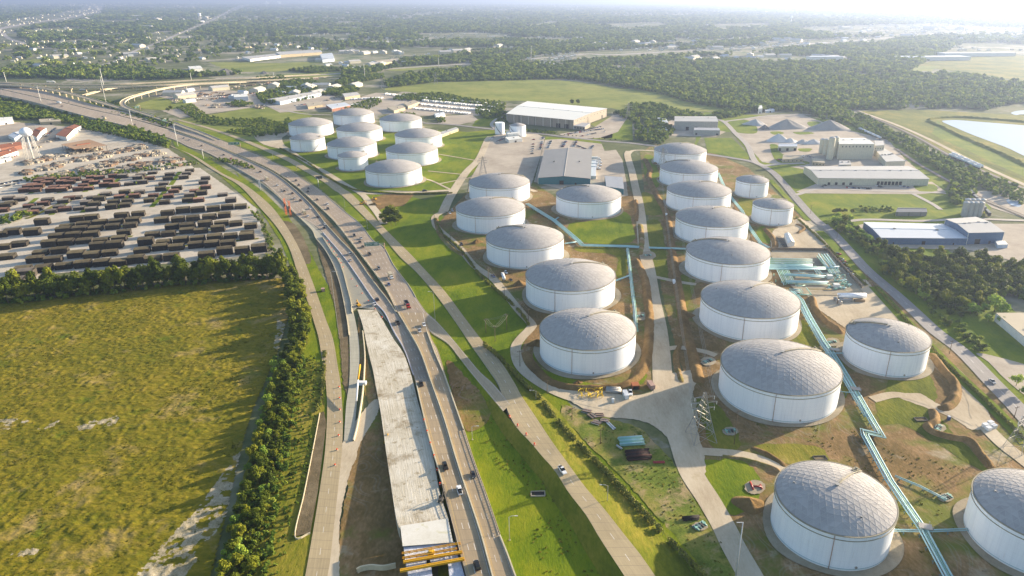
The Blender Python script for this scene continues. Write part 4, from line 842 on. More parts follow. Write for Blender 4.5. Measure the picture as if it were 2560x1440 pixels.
for px, h, w, r, rg, lab in (("-10,294 30,292 33,300 -6,305", 6, 'white', 'white', 1, 'white shed at the left edge below the highway'), ("97,298 148,295 152,303 100,305", 5, 'tan', 'tan', None, 'long flat tan building behind the red-roofed sheds'), ("20,338 50,328 64,333 36,346", 5, 'white', 'pale', 0, 'white-roofed shed just behind the water tower'),
    ("-5,362 50,354 54,362 0,371", 6, 'brick', 'red', 1, 'red-brown roofed building at the left edge, upper of two'), ("-5,380 34,368 44,377 0,392", 6, 'white', 'red', 1, 'red-brown roofed building at the left edge, lower of two'), ("-10,392 22,386 28,394 -4,402", 4, 'white', 'white', None, 'low white building at the left edge beside parked cars'),
    ("582,236 616,234 620,241 586,243", 9, 'lblue', 'white', 1, 'boxy pale blue building with white roof, above the scrap yard'), ("668,248 795,226 803,232 700,254", 7, 'lblue', 'lgrey', 1, 'long pale blue depot with grey roof'), ("765,258 800,254 806,262 770,267", 5, 'tan', 'tan', None, 'low concrete building below the pale blue depot'),
    ("815,262 862,256 876,263 830,272", 5.5, 'brick', 'pale', None, 'brick building with pale roof just behind the far tanks'), ("855,234 890,230 900,237 862,243", 6, 'tan', 'lgrey', 1, 'square tan building beside the truck lot'), ("968,268 1006,263 1013,269 985,277", 5, 'tan', 'tan', None, 'flat tan building at the trailer park'),
    ("1010,258 1035,250 1048,255 1020,266", 6, 'tan', 'tan', None, 'pair of tan buildings beside the trailer park'), ("1085,284 1108,280 1113,286 1090,291", 4, 'white', 'pale', 1, 'small white house at the empty lot'),
    ("470,166 500,164 506,171 475,173", 8, 'white', 'white', 1, 'white domed shed beside the far grey stockpile'), ("605,142 690,134 720,136 625,148", 8, 'white', 'lgrey', None, 'long white plant building far back, upper left'), ("690,130 800,124 805,130 700,137", 10, 'tan', 'lgrey', None, 'long grey plant hall far back near the treeline'), ("800,135 830,132 836,146 806,149", 10, 'lblue', 'pale', 1, 'pale blue gabled shed far back near the treeline'),
    ("935,152 1000,145 1010,150 950,158", 7, 'tan', 'tan', 1, 'sprawling tan motel among trees behind the field'), ("1325,160 1370,155 1400,165 1340,172", 5, 'grey', 'slate', 1, 'dark grey roofs beside the interstate, far centre'), ("1895,264 1905,263 1906,271 1896,272", 9, 'white', 'white', None, 'small white tower block in the clearing before the forest'), ("1910,272 1932,270 1937,275 1915,277", 4, 'lblue', 'pale', None, 'low pale blue building in the clearing before the forest'),
    ("1095,332 1140,318 1146,322 1102,338", 4, 'tan', 'lgrey', None, 'pump station building right of the far tank group'), ("1263,343 1295,340 1306,346 1272,350", 5, 'white', 'white', None, 'white control house below the two cylinder tanks'), ("1265,330 1290,328 1296,333 1270,335", 9, 'white', 'white', None, 'taller white block behind the white control house')):
    b_, q = Bd('shed' if h < 6 else 'building', lab, px, h, w, r, rg, 1.4, doors=[(0, .5, 3, 3, 0), (2, .3, 3, 3, 0)], windows=[(1, .4, 2, 1.2, h * .5), (3, .6, 2, 1.2, h * .5)], vents=1)
# far blocks in the haze: roofs seen as pale slabs
protos_h = []
for k, (w, r) in enumerate((('white', 'white'), ('cream', 'lgrey'), ('white', 'pale'), ('tan', 'grey'))):
    t = thing('distant_building', 'x', 'building'); L, Wd, h = ((14, 9, 4), (40, 22, 7), (22, 12, 5), (16, 10, 4))[k]
    MB().box((0, 0, h / 2), (L, Wd, h)).obj('wall', W_[w], t)
    MB().add([(-L / 2 - .4, -Wd / 2 - .4, h), (L / 2 + .4, -Wd / 2 - .4, h), (L / 2 + .4, 0, h + Wd * .18), (-L / 2 - .4, 0, h + Wd * .18), (L / 2 + .4, Wd / 2 + .4, h), (-L / 2 - .4, Wd / 2 + .4, h)], [(0, 1, 2, 3), (3, 2, 4, 5)]).add([(-L / 2, -Wd / 2, h), (-L / 2, 0, h + Wd * .18), (-L / 2, Wd / 2, h), (L / 2, -Wd / 2, h), (L / 2, 0, h + Wd * .18), (L / 2, Wd / 2, h)], [(0, 1, 2), (3, 5, 4)]).obj('roof', R_[r], t)
    protos_h.append(t); reg(t)
g = random.Random(4); zones = [("560,118 900,95 1250,108 1300,125 1000,120 620,135", 26, 'in the wooded suburb, upper middle'), ("60,60 600,20 900,30 700,60 300,75", 34, 'in the far suburb, upper left'), ("40,128 200,112 500,118 560,150 100,170", 22, 'among the dark woods, upper left'),
    ("1000,20 1450,15 1500,45 1050,45", 26, 'on the hazy plain, top middle'), ("1400,100 1950,95 2050,125 1450,125", 36, 'beside the interstate, right of the middle'), ("1850,80 2550,60 2560,100 1950,118", 40, 'in the pale haze, upper right'), ("1700,138 2150,140 2130,155 1720,152", 24, 'in the industrial belt before the forest, right'), ("800,150 1000,160 960,176 820,180", 14, 'along the interstate, left of the middle'),
    ("850,130 1180,128 1180,134 850,138", 18, 'on the pale strip behind the interstate'), ("400,230 640,215 820,205 900,215 800,245 560,255 420,262", 22, 'in the yards between loop ramp and far tanks')]
for z_, n_, w_ in zones:
    w = np.array(P(z_)); c_ = 0
    while c_ < n_:
        x = g.uniform(w[:, 0].min(), w[:, 0].max()); y = g.uniform(w[:, 1].min(), w[:, 1].max())
        if not inside(w, np.array(x), np.array(y)): continue
        k = g.choice((0, 0, 2, 3, 1) if y < 100 or 'wood' in w_ else (1, 1, 2)); o = un(x, y); big = 1.0 + max(0, (math.hypot(o[0], o[1]) - 2500) / 3000)
        dup(protos_h[k], o, g.uniform(0, 3.1), 'small pale building ' + w_, 'distant buildings ' + w_, min(big, 2.2)); c_ += 1
for x, y, L, Wd, lab in ((2330, 150, 260, 60, 'vast flat warehouse in the haze, nearer of two at the right edge'), (2440, 140, 300, 50, 'vast flat warehouse in the haze, farther of two at the right edge'), (2060, 150, 120, 40, 'pale flat hall behind the forest, right')):
    t = thing('distant_warehouse', lab, 'warehouse', un(x, y), .15); MB().box((0, 0, 6), (L, Wd, 12)).obj('wall', W_['white'], t); MB().box((0, 0, 12.4), (L + 2, Wd + 2, .8)).obj('roof', R_['pale'], t)
# silos
def silo(x, y, r, h, label, group, z=0, mat=None, name='silo'):
    a = un(x, y); t = thing(name, label, 'silo', a, 0, group); MB().cyl((0, 0, 1.5), r, h - 1.5, 20).cyl((0, 0, 0), r * .8, 1.5, 12).obj('shell', mat or W_['cream'], t); MB().cyl((0, 0, h), r * 1.02, r * .35, 20, r2=r * .25).obj('cap', R_['lgrey'], t)
    mb = MB(); mb.tube([(r + .2, 0, 0), (r + .2, 0, h)], .25, 4); mb.obj('ladder', MT['steel'], t); return t
for x, y, r, h, lab in ((2054, 384, 4.5, 20, 'short cream silo on the left of the factory cluster'), (2062, 388, 3.5, 22, 'slim cream silo second from the left of the factory'), (2073, 400, 4.2, 30, 'tallest cream silo standing before the factory block'), (2084, 392, 4, 27, 'cream silo next to the factory block wall')): silo(x, y, r, h, lab, 'factory silos')
for i in range(4):
    for j in range(2): silo(2409 + i * 12 + j * 4, 542 - j * 8, 3.0, 15, 'grey storage silo in the double row of eight behind the blue halls', 'grey silos behind the blue halls', mat=W_['grey'])
# gravel heaps
HG = M('heap_grey', 'A09B95', .95, .1, .3, bump=.3); HL = M('heap_light', 'B9B6B2', .95, .08, .3, bump=.3); HD = M('heap_dark', '7A7672', .95, .15, .3, bump=.3); HW = M('heap_white', 'C9C8C6', .95, .06, .3, bump=.2)
for px, w, h, m, lab, sd in (((1965, 320), 62, 15, HG, 'large grey gravel heap nearest the works road', 1), ((2072, 322), 62, 15, HG, 'large grey gravel heap right behind the factory', 2), ((1888, 312), 40, 10, HL, 'light gravel heap behind the small dark one', 3), ((1911, 323), 20, 8, HD, 'small dark gravel heap', 4), ((1945, 352), 42, 11, HW, 'white sand heap with a pointed top', 5), ((1975, 355), 26, 6, HW, 'low white sand heap beside the pointed one', 6), ((2006, 358), 22, 6, HL, 'small grey-white heap left of the silos', 7), ((2033, 359), 28, 7, HW, 'small white heap nearest the silos', 8), ((565, 184), 75, 14, HD, 'flat-topped dark grey stockpile far back, upper left', 9), ((660, 184), 30, 8, HD, 'small brown stockpile right of the flat-topped one', 10)):
    heap('gravel_heap', px, w, h, m, lab, 'gravel heaps', seed=sd)
# water towers
t = thing('water_tower', 'white water tower on many slim legs in the lumber yard', 'water tower', un(83, 396)); HT = 30
for k in range(8):
    a = k * math.pi / 4; MB().tube([(9 * math.cos(a), 9 * math.sin(a), 0), (6 * math.cos(a), 6 * math.sin(a), HT)], .3, 6).obj('leg', MT['trimw'], t)
MB().tube([(0, 0, 0), (0, 0, HT)], .9, 8).obj('riser', MT['trimw'], t)
vs = []; n = 28
for k in range(13):
    a = -math.pi / 2 + math.pi * k / 12; vs += [(7.3 * math.cos(a) * math.cos(2 * math.pi * i / n), 7.3 * math.cos(a) * math.sin(2 * math.pi * i / n), HT + 4.5 + (6.5 if a > 0 else 5.5) * math.sin(a)) for i in range(n)]
MB().add(vs, [(k * n + i, k * n + (i + 1) % n, (k + 1) * n + (i + 1) % n, (k + 1) * n + i) for k in range(12) for i in range(n)], smooth=True).obj('tank', MT['tank_white'], t)
mb = MB(); mb.cyl((0, 0, HT + 4), 7.8, .3, 28).obj('balcony', MT['trimw'], t)
t = thing('water_tower', 'slender white standpipe tower above the far woods, upper left', 'water tower', un(501, 53))
for k in range(4): MB().tube([(12 * math.cos(k * 1.57), 12 * math.sin(k * 1.57), 0), (11 * math.cos(k * 1.57), 11 * math.sin(k * 1.57), 45)], 1.6, 5).obj('leg', MT['trimw'], t)
MB().cyl((0, 0, 45), 15, 22, 16).cyl((0, 0, 67), 15, 5, 16, r2=3).obj('tank', MT['tank_white'], t)
t = thing('water_tower', 'faint white water tower lost in the haze, upper right', 'water tower', un(1977, 61)); MB().tube([(0, 0, 0), (0, 0, 55)], 4, 8).obj('stem', MT['trimw'], t); MB().cyl((0, 0, 50), 8, 10, 14, r2=14).cyl((0, 0, 60), 14, 10, 14, r2=5).obj('tank', MT['tank_white'], t)
for x, y, lab in ((667, 12, 'left of two huge white tanks on the far horizon'), (697, 10, 'right of two huge white tanks on the far horizon')):
    t = thing('storage_tank', lab, 'storage tank', un(x, y)); MB().cyl((0, 0, 0), 60, 60, 24).obj('shell', MT['tank_white'], t); MB().cyl((0, 0, 60), 60, 35, 24, r2=15).obj('roof_dome', MT['tank_white'], t)
# ponded yard: timber and stone stacks in the lumber yard
STN = [M('stack_stone', 'A89E8C', .9, .2, 1, objrand=.3), M('stack_grey', '8A857C', .9, .2, 1, objrand=.3), M('stack_rusty', '7E6A58', .9, .2, 1, objrand=.3)]
pp = []; pq = []
for k in range(6):
    gg = random.Random(k); mb = MB()
    for _ in range(16): s = gg.uniform(1.0, 2.4); mb.box((gg.uniform(-5, 5), gg.uniform(-2.5, 2.5), s * .45), (s * 1.3, s, s * .9), gg.uniform(-.3, .3) + (1.57 if gg.random() < .3 else 0))
    o = mb.obj('pallet_pile', STN[k % 3]); tag(o, 'x', 'pallet pile'); pp.append(o); o2 = mb.obj('yard_pile', STN[k % 3]); tag(o2, 'x', 'yard pile'); pq.append(o2)  # pq: the same pallet pile meshes under a second name, for other yards
g = random.Random(11); w = np.array(P("60,440 60,405 130,385 200,380 290,372 330,355 400,375 440,390 470,410 420,425 250,435 120,445")); c_ = 0
while c_ < 270:
    x, y = g.uniform(60, 470), g.uniform(352, 446)
    if inside(w, np.array(x), np.array(y)) and (int((x * .35 + y * 1.6) / 19) % 2):
        dup(g.choice(pp), un(x, y), -.55 + g.uniform(-.2, .2), 'weathered pile of stone and timber pallets in the crowded lumber yard', 'pallet piles in the lumber yard', g.uniform(.8, 1.5)); c_ += 1
for x0, y0, x1, y1, n_ in ((90, 368, 150, 345, 12), (600, 262, 660, 272, 14), (640, 206, 790, 198, 24), (820, 250, 900, 240, 12), (165, 378, 270, 376, 12), (420, 255, 640, 235, 34), (400, 240, 560, 236, 24), (560, 222, 700, 212, 20), (440, 272, 600, 262, 20)):
    for i in range(n_): f = g.random(); dup(g.choice(pq), un(x0 + (x1 - x0) * f, y0 + (y1 - y0) * f + g.uniform(-4, 4)), g.uniform(0, 3), 'heap of scrap or pallets in a cluttered yard beside the highway', 'piles of pallets or scrap in the yards', g.uniform(.7, 1.5))
# storage yard: long stacks, one object each with tarpaulin top
def stack_mat(name, c, c2): return M(name, c, .85, .25, .5, col2=c2, objrand=.3)
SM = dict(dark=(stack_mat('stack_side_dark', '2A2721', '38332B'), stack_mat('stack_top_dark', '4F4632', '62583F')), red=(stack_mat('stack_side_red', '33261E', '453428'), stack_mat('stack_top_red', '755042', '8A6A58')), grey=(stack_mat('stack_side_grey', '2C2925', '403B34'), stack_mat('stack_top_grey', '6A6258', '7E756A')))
SP = {}
for kn, (s_, tp) in SM.items():
    for v in range(3):
        gg = random.Random(v + 5); t = thing('covered_stack', 'x', 'stack'); L, Wd, hh = (11.5, 8.6, 4.0 + .5 * v); mb = MB(); x = -L / 2
        while x < L / 2 - .5: w_ = gg.uniform(.9, 1.6); mb.box((x + w_ / 2, gg.uniform(-.15, .15), hh / 2), (w_ * .96, Wd - gg.uniform(0, .8), hh - gg.uniform(0, .25))); x += w_
        mb.obj('stacked_ties', s_, t)
        mb = MB(); n1 = 9; vs = [(-L / 2 + L * i / n1, -Wd / 2 + Wd * j / 4, hh + .15 + .5 * math.sin(math.pi * j / 4) + gg.uniform(-.07, .07)) for i in range(n1 + 1) for j in range(5)]
        mb.add(vs, [(i * 5 + j, (i + 1) * 5 + j, (i + 1) * 5 + j + 1, i * 5 + j + 1) for i in range(n1) for j in range(4)]); mb.obj('top_cover', tp, t); reg(t); SP[kn, v] = t
RI = lambda s, ox, oy, k: [(ox + x / k, oy + y / k) for x, y in P(s)]
k3 = 2.9767
ROW = np.array(un(300, 660)) - np.array(un(640, 632)); RA = R(18.5)
low = [("front", "180,592 330,588 485,568 625,558 765,545 890,545 1020,525 1145,515 1280,505 1540,490 1675,460 1805,455 1930,440"), ("front pair", "200,630 130,690"), ("second", "312,466 450,455 270,520 400,518 575,482 690,485 825,470 735,425 860,414 1060,450 1195,430 1320,428 1460,412 1580,404 1700,402 1840,350"),
       ("third", "375,403 500,393 635,378 760,380 890,362 430,355 555,345 685,332 930,320 1090,390 1225,395 1350,378 1475,370 1600,358 1720,342 1845,326"), ("fourth", "480,302 600,292 720,284 845,274 975,262 505,268 630,258 750,243 870,235 995,230 1140,332 1260,326 1395,304 1500,304 1625,292 1285,275 1400,274 1530,258 1650,248 1760,248 1870,268"),
       ("fifth", "580,218 685,203 910,198 1035,178 1205,225 1330,220 1440,212 1560,203 1675,188 1250,172 1365,152 1475,147 1590,142 1695,128 1795,120"), ("left", "100,315 245,318 15,332 320,242 150,402 30,425 60,495 -120,440 -110,340 -130,510")]
g = random.Random(3)
for nm, s in low:
    for i, (x, y) in enumerate(RI(s, 0, 480, k3)):
        kn = 'dark' if nm not in ('front pair',) else 'grey'
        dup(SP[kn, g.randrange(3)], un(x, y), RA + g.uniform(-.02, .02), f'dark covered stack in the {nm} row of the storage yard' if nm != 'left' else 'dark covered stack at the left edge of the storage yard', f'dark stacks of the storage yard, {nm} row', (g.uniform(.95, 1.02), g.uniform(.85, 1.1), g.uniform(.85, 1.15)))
up = "250,1200 360,1195 290,1170 330,1148 400,1118 430,1088 390,1158 470,1128 510,1098 520,1198 620,1192 550,1168 660,1168 620,1118 700,1118 660,1088 760,1088 790,1188 890,1178 840,1148 950,1118 880,1108 920,1068 1000,1068 1050,1148 1150,1148 1090,1108 1140,1058 1230,1058 1300,1130 1430,1118 1380,1070 1410,1045 1500,1078 1530,1018 1680,1078 1640,1128 1700,1038 1840,1068 1870,1028 1900,998 2040,1118 2060,1078"
upb = "90,1278 210,1288 60,1348 30,1398 110,1328 230,1408 330,1418 300,1358 380,1378 480,1298 440,1338 520,1408 600,1368 640,1308 700,1278 650,1388 770,1268 800,1378 870,1328 930,1278 920,1388 950,1338 1000,1288 1060,1238 1140,1318 1120,1368 1200,1258 1250,1218 1260,1348 1280,1308 1350,1258 1400,1218 1500,1298 1540,1248 1610,1188 1650,1318 1690,1258 1740,1208 1770,1178 1880,1298 1900,1248 1950,1208 1990,1298 2020,1228 2060,1168 2230,1240 2310,1300"
for s, nm in ((up, 'farthest'), (upb, 'second farthest')):
    for x, y in RI(s, 0, 180, 4):
        kn = 'red' if (x < 300 and nm == 'farthest') or g.random() < .2 else g.choice(['grey', 'grey', 'dark'])
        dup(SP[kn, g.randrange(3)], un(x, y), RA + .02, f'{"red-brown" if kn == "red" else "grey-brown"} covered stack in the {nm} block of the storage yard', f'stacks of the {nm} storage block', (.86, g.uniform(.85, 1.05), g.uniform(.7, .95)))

for s in ("270,300 440,172", "525,292 680,170", "755,285 860,170", "965,258 1075,150", "1190,225 1300,130", "1520,225 1600,105", "190,450 330,340", "250,490 420,345", "455,490 640,345", "730,470 900,300", "1040,440 1180,285", "1350,420 1500,240", "1690,385 1800,235"):
    q = [(x / 3.556, 400 + y / 3.556) for x, y in P(s)]; lane('weed_strip', q, 5, MT['grass'], 5)
for s in ("620,640 900,605 1230,580", "500,775 880,700 1180,680", "600,860 850,800 1100,770", "1300,700 1700,640 2000,610", "1200,840 1500,780 2300,700", "640,330 300,500 230,520"):
    q = [(x / 3.556, 400 + y / 3.556) for x, y in P(s)]; lane('weed_strip', q, 4, MT['rough_grass'], 5)
# countless little roofs of the far suburbs
gr = np.random.default_rng(12); tot = MB(); k = 0
while k < 4200:
    x = gr.uniform(-60, 2620); y = 8 + (gr.random() ** 1.3) * 150
    if x < 900 and y > 120 and gr.random() < .8: continue
    if x > 1450 and (y > 128 or y < 20): continue
    o = un(x, y); 
    if vnoise(np.array(o[0]), np.array(o[1]), 420, 51) + .25 * vnoise(np.array(o[0]), np.array(o[1]), 120, 52) < (.62 if y > 60 and x < 1250 else .46): continue
    d = math.hypot(o[0], o[1]); s_ = gr.uniform(8, 15) * max(1, d / 4500); w = s_ * gr.uniform(.45, .8); h_ = gr.uniform(5.5, 8) * max(1, d / 6000); a = gr.choice([.3, 1.87]) + gr.normal() * .06; c_, s2 = math.cos(a), math.sin(a); mi = int(gr.choice([0, 1, 2, 2, 3]))
    P8 = [(o[0] + (u * s_ / 2) * c_ - (v * w / 2) * s2, o[1] + (u * s_ / 2) * s2 + (v * w / 2) * c_) for u, v in ((-1, -1), (1, -1), (1, 1), (-1, 1))]; R2 = [(o[0] + u * s_ / 2 * c_, o[1] + u * s_ / 2 * s2) for u in (-1, 1)]
    tot.add([(*p, 0) for p in P8] + [(*p, h_ * .75) for p in P8] + [(*R2[0], h_), (*R2[1], h_)], [(0, 1, 5, 4), (1, 2, 6, 9, 5), (2, 3, 7, 6), (3, 0, 4, 8, 7)], 3).add([(*P8[0], h_ * .75), (*P8[1], h_ * .75), (*R2[1], h_), (*R2[0], h_), (*P8[2], h_ * .75), (*P8[3], h_ * .75)], [(0, 1, 2, 3), (3, 2, 4, 5)], mi); k += 1
o = tot.obj('suburb_roofs', [R_['white'], R_['pale'], R_['tan'], W_['cream']]); tag(o, 'countless tiny roofs scattered through the far wooded suburbs', kind='stuff')
# ------------------------------------------------------------------ vehicles
def paint(name, c): return M('paint_' + name, c, .35, .04, .5, .0, .5, kind='Object')
PT = {k: paint(k, v) for k, v in dict(white='DADCDE', silver='A9ACAF', grey='6B6E72', black='17181A', dark='2B2D31', red='A3241E', blue='28457A', tan='B5A88C', green='3C5A48', orange='C5562A', yellow='C99A2A').items()}
MT['tyre'] = M('tyre', '1C1C1C', .9, .1, 2, kind='Object'); MT['rim'] = M('wheel_rim', 'A0A2A5', .4, .05, 2, .5, kind='Object')
MT['lamp_red'] = M('tail_lamp', '9A1A14', .3, .05); MT['lamp_white'] = M('head_lamp', 'E8E8E0', .2, .02); MT['cglass'] = M('car_glass', '15191D', .08, .05, 1, 0, .6)
def hull(secs, mi=0):
    """secs: list of (x, halfwidth, z0, z1) cross-sections along the length -> closed faceted body"""
    vs = []; 
    for x, w, a, b in secs: vs += [(x, -w, a), (x, -w * .97, (a + b) / 2), (x, -w * .86, b), (x, w * .86, b), (x, w * .97, (a + b) / 2), (x, w, a)]
    n = 6; m = len(secs); fs = [(i * n + k, (i + 1) * n + k, (i + 1) * n + (k + 1) % n, i * n + (k + 1) % n) for i in range(m - 1) for k in range(n)] + [tuple(range(n)), tuple((m - 1) * n + k for k in range(n))[::-1]]
    return MB().add(vs, fs, mi)
def make_car(kind, col, parts=True):
    t = thing({'sedan': 'car', 'suv': 'suv', 'pickup': 'pickup_truck', 'van': 'van'}[kind], 'x', {'sedan': 'car', 'suv': 'car', 'pickup': 'pickup truck', 'van': 'van'}[kind]); L = {'sedan': 4.7, 'suv': 4.9, 'pickup': 5.8, 'van': 5.6}[kind] / 2; W = {'sedan': .92, 'suv': .98, 'pickup': 1.02, 'van': 1.02}[kind]
    top = {'sedan': 1.45, 'suv': 1.78, 'pickup': 1.88, 'van': 2.3}[kind]; b = .85 if kind == 'sedan' else 1.05
    if kind == 'pickup':
        mb = hull([(-L, W * .95, .45, b), (-L + 1.9, W, .4, b), (-L + 1.95, W, .4, b + .02), (L - 1.6, W, .4, b + .03), (L - .2, W * .96, .42, b - .08), (L, W * .88, .5, b - .3)])
        mb.obj('body', PT[col], t); MB().box((-L + 1.0, 0, b + .01), (1.7, 1.55, .06)).obj('cargo_bed', MT['opening'], t)
        cab = hull([(-L + 2.0, W * .9, b, b + .05), (-L + 2.15, W * .86, b, top), (L - 2.6, W * .86, b, top), (L - 1.7, W * .9, b, b + .05)]); r = MB().box((0, 0, 0), (1, 1, 1)); 
    elif kind == 'van':
        mb = hull([(-L, W * .98, .4, 2.2), (L - 1.6, W, .4, top), (L - .7, W, .4, 1.3), (L, W * .9, .45, .95)]); mb.obj('body', PT[col], t); cab = hull([(L - 1.9, W * 1.005, 1.25, 1.95), (L - 1.45, W * 1.005, 1.25, 2.0), (L - .72, W * .9, 1.25, 1.33)])
    else:
        mb = hull([(-L, W * .9, .5, b - .1), (-L + .25, W * .97, .38, b), (-.6, W, .33, b + .04), (L - 1.2, W, .35, b), (L - .2, W * .93, .4, b - .15), (L, W * .82, .5, b - .3)]); mb.obj('body', PT[col], t)
        back = -L + (.95 if kind == 'sedan' else .12); cab = hull([(back, W * .88, b - .02, b + .05), (back + (.65 if kind == 'sedan' else .3), W * .8, b - .02, top), (.35, W * .8, b - .02, top), (L - 1.35, W * .9, b - .02, b + .05)])
    cab.obj('window_glass', MT['cglass'], t)
    if kind != 'van':
        x0, x1 = (-L + 2.2, L - 2.65) if kind == 'pickup' else ((-L + 1.65, .33) if kind == 'sedan' else (-L + .5, .33)); MB().box(((x0 + x1) / 2, 0, top + .01), (x1 - x0, W * 1.45, .08), top=.92).obj('cabin_roof', PT[col], t)
    for sx in (-1, 1):
        for sy in (-1, 1):
            o = MB().tube([(0, -.12, 0), (0, .12, 0)], .36, 12).obj('wheel', MT['tyre'], t); o.location = (sx * L * .62, sy * W * .93, .36)
            MB().tube([(0, -.135, 0), (0, .135, 0)], .2, 8).obj('rim', MT['rim'], o)
    for sy in (-1, 1):
        MB().box((L - .08, sy * W * .62, b - .28), (.14, .34, .16)).obj('headlight', MT['lamp_white'], t); MB().box((-L + .04, sy * W * .72, b - .2), (.12, .24, .2)).obj('tail_light', MT['lamp_red'], t)
    reg(t); return t
def make_truck(kind, col):
    t = thing(kind, 'x', 'truck')
    def wheels(xs, w=1.1):
        for x in xs:
            for sy in (-1, 1): MB().tube([(0, -.2, 0), (0, .2, 0)], .5, 12).obj('wheel', MT['tyre'], t).location = (x, sy * w, .5)
    if kind == 'box_truck':
        MB().box((-1, 0, 2.1), (5.6, 2.4, 2.6)).obj('cargo_box', PT['tan'], t); hull([(2.1, 1.1, .6, 2.4), (3.2, 1.1, .6, 2.35), (3.7, 1.05, .6, 1.5), (4.1, 1, .6, 1.3)]).obj('cab', PT[col], t); MB().box((3.35, 0, 1.9), (.5, 2.05, .6)).obj('windscreen', MT['cglass'], t); MB().box((0, 0, .65), (7, 1, .25)).obj('chassis', MT['darksteel'], t); wheels((-2.4, 2.9))
    elif kind == 'dump_truck':
        mb = MB().box((-1.2, 0, 1.2), (6, 2.4, .3)); 
        for sy in (-1, 1): mb.box((-1.2, sy * 1.15, 1.9), (6, .12, 1.3))
        mb.box((-4.2, 0, 1.9), (.12, 2.3, 1.3)).box((1.8, 0, 1.9), (.12, 2.3, 1.5)); mb.obj('tipper_body', PT['grey'], t); MB().box((-1.2, 0, 1.8), (5.6, 2.1, .5)).obj('load', MT['opening'], t)
        hull([(2.2, 1.1, .6, 2.6), (3.4, 1.1, .6, 2.5), (3.8, 1.0, .6, 1.6), (5, .9, .6, 1.4)]).obj('cab', PT[col], t); MB().box((3.55, 0, 2.0), (.45, 1.9, .6)).obj('windscreen', MT['cglass'], t); wheels((-3.4, -2.2, 4.2))
    elif kind == 'semi_truck':
        MB().box((-3.5, 0, 2.6), (13, 2.5, 2.8)).obj('trailer', PT['white'], t); hull([(3.6, 1.15, .7, 3.6), (5.2, 1.15, .7, 3.4), (5.5, 1.1, .7, 2), (7, .95, .7, 1.7)]).obj('cab', PT[col], t); MB().box((5.3, 0, 2.6), (.4, 2, .8)).obj('windscreen', MT['cglass'], t); MB().box((-2, 0, 1), (15, 1, .3)).obj('chassis', MT['darksteel'], t); wheels((-8.6, -7.3, 3.6, 4.7, 6.2))
    elif kind == 'tank_truck':
        MB().tube([(-7, 0, 2.1), (3, 0, 2.1)], 1.2, 16).obj('tank', PT['white'], t); hull([(3.5, 1.15, .7, 2.8), (5, 1.15, .7, 2.7), (5.4, 1.1, .7, 1.9), (6.6, .95, .7, 1.6)]).obj('cab', PT[col], t); MB().box((5.15, 0, 2.2), (.4, 2, .7)).obj('windscreen', MT['cglass'], t); MB().box((-1, 0, .85), (13, .9, .3)).obj('chassis', MT['darksteel'], t); wheels((-6, -4.8, 3.4, 4.4, 5.8))
    reg(t); return t
CARS = {}
def car(kind, col):
    if (kind, col) not in CARS: CARS[kind, col] = make_car(kind, col) if kind in ('sedan', 'suv', 'pickup', 'van') else make_truck(kind, col)
    return CARS[kind, col]
PATHS = [np.array(path3(s, 0, 6)) for s in (
 "20,216,9 112,240,9 175,252,8 250,269,6 300,283,4 375,299,2 425,312 500,336 562,359 640,396 700,425 746,455 785,485 822,518 853,546 870,560 908,608 938,638 969,684 1000,729 1030,765 1045,810,.5 1074,880,1.4 1098,955,2.5 1135,1062,3.6 1164,1155,4.6 1195,1243,5.5 1226,1338,6 1262,1445,6",
 "20,232,9 75,245,9 150,264,8 225,284,6 300,301,4 375,322,2 440,340 500,365 560,392 610,420 650,438 700,473 745,512 790,555 830,600 865,640 905,690 945,745 990,806 1015,850 1045,915 1059,960,2.5 1095,1072,4 1130,1175,4.9 1150,1243,5.5 1172,1350,6 1200,1445,6",
 "444,300 517,320 585,343 640,366 719,398 770,430 817,452 860,482 955,570 1010,640 1050,677 1100,730 1150,800 1190,862 1240,935,.8 1290,1010,2.3 1340,1085,3.1 1400,1170,3.2 1490,1285,3.2 1550,1370,3.2 1600,1442,3.2", "425,365 550,438 625,485 700,570 762,690 800,770 830,850 838,960 830,1200 800,1400",
 "1086,548 1104,580 1129,601 1186,665 1230,695 1260,729 1327,809", "1572,378 1580,430 1602,540 1622,675 1646,816 1658,960 1700,1100", "1640,366 1767,386 1888,407 1985,490 2120,624 2288,782 2483,960", "890,477 915,484 1040,481 1130,476", "0,206,11 250,212,11 500,200,9", "0,213,14 150,228,14 290,267,8")]
def road_dir(x, y):
    best = None
    for c in PATHS:
        for i in range(len(c) - 1):
            p = proj((c[i] + c[i + 1]) / 2); d = (p[0] - x) ** 2 + (p[1] - y) ** 2
            if best is None or d < best[0]: best = (d, math.atan2(c[i + 1][1] - c[i][1], c[i + 1][0] - c[i][0]), (c[i][2] + c[i + 1][2]) / 2)
    return best[1], best[2]
ORD = ['nearest', 'second nearest', 'third nearest', 'fourth nearest', 'fifth nearest', 'sixth nearest', 'seventh nearest', 'eighth nearest', 'ninth nearest', 'tenth nearest', 'eleventh nearest', 'twelfth nearest', 'thirteenth nearest', 'fourteenth nearest', 'fifteenth nearest']
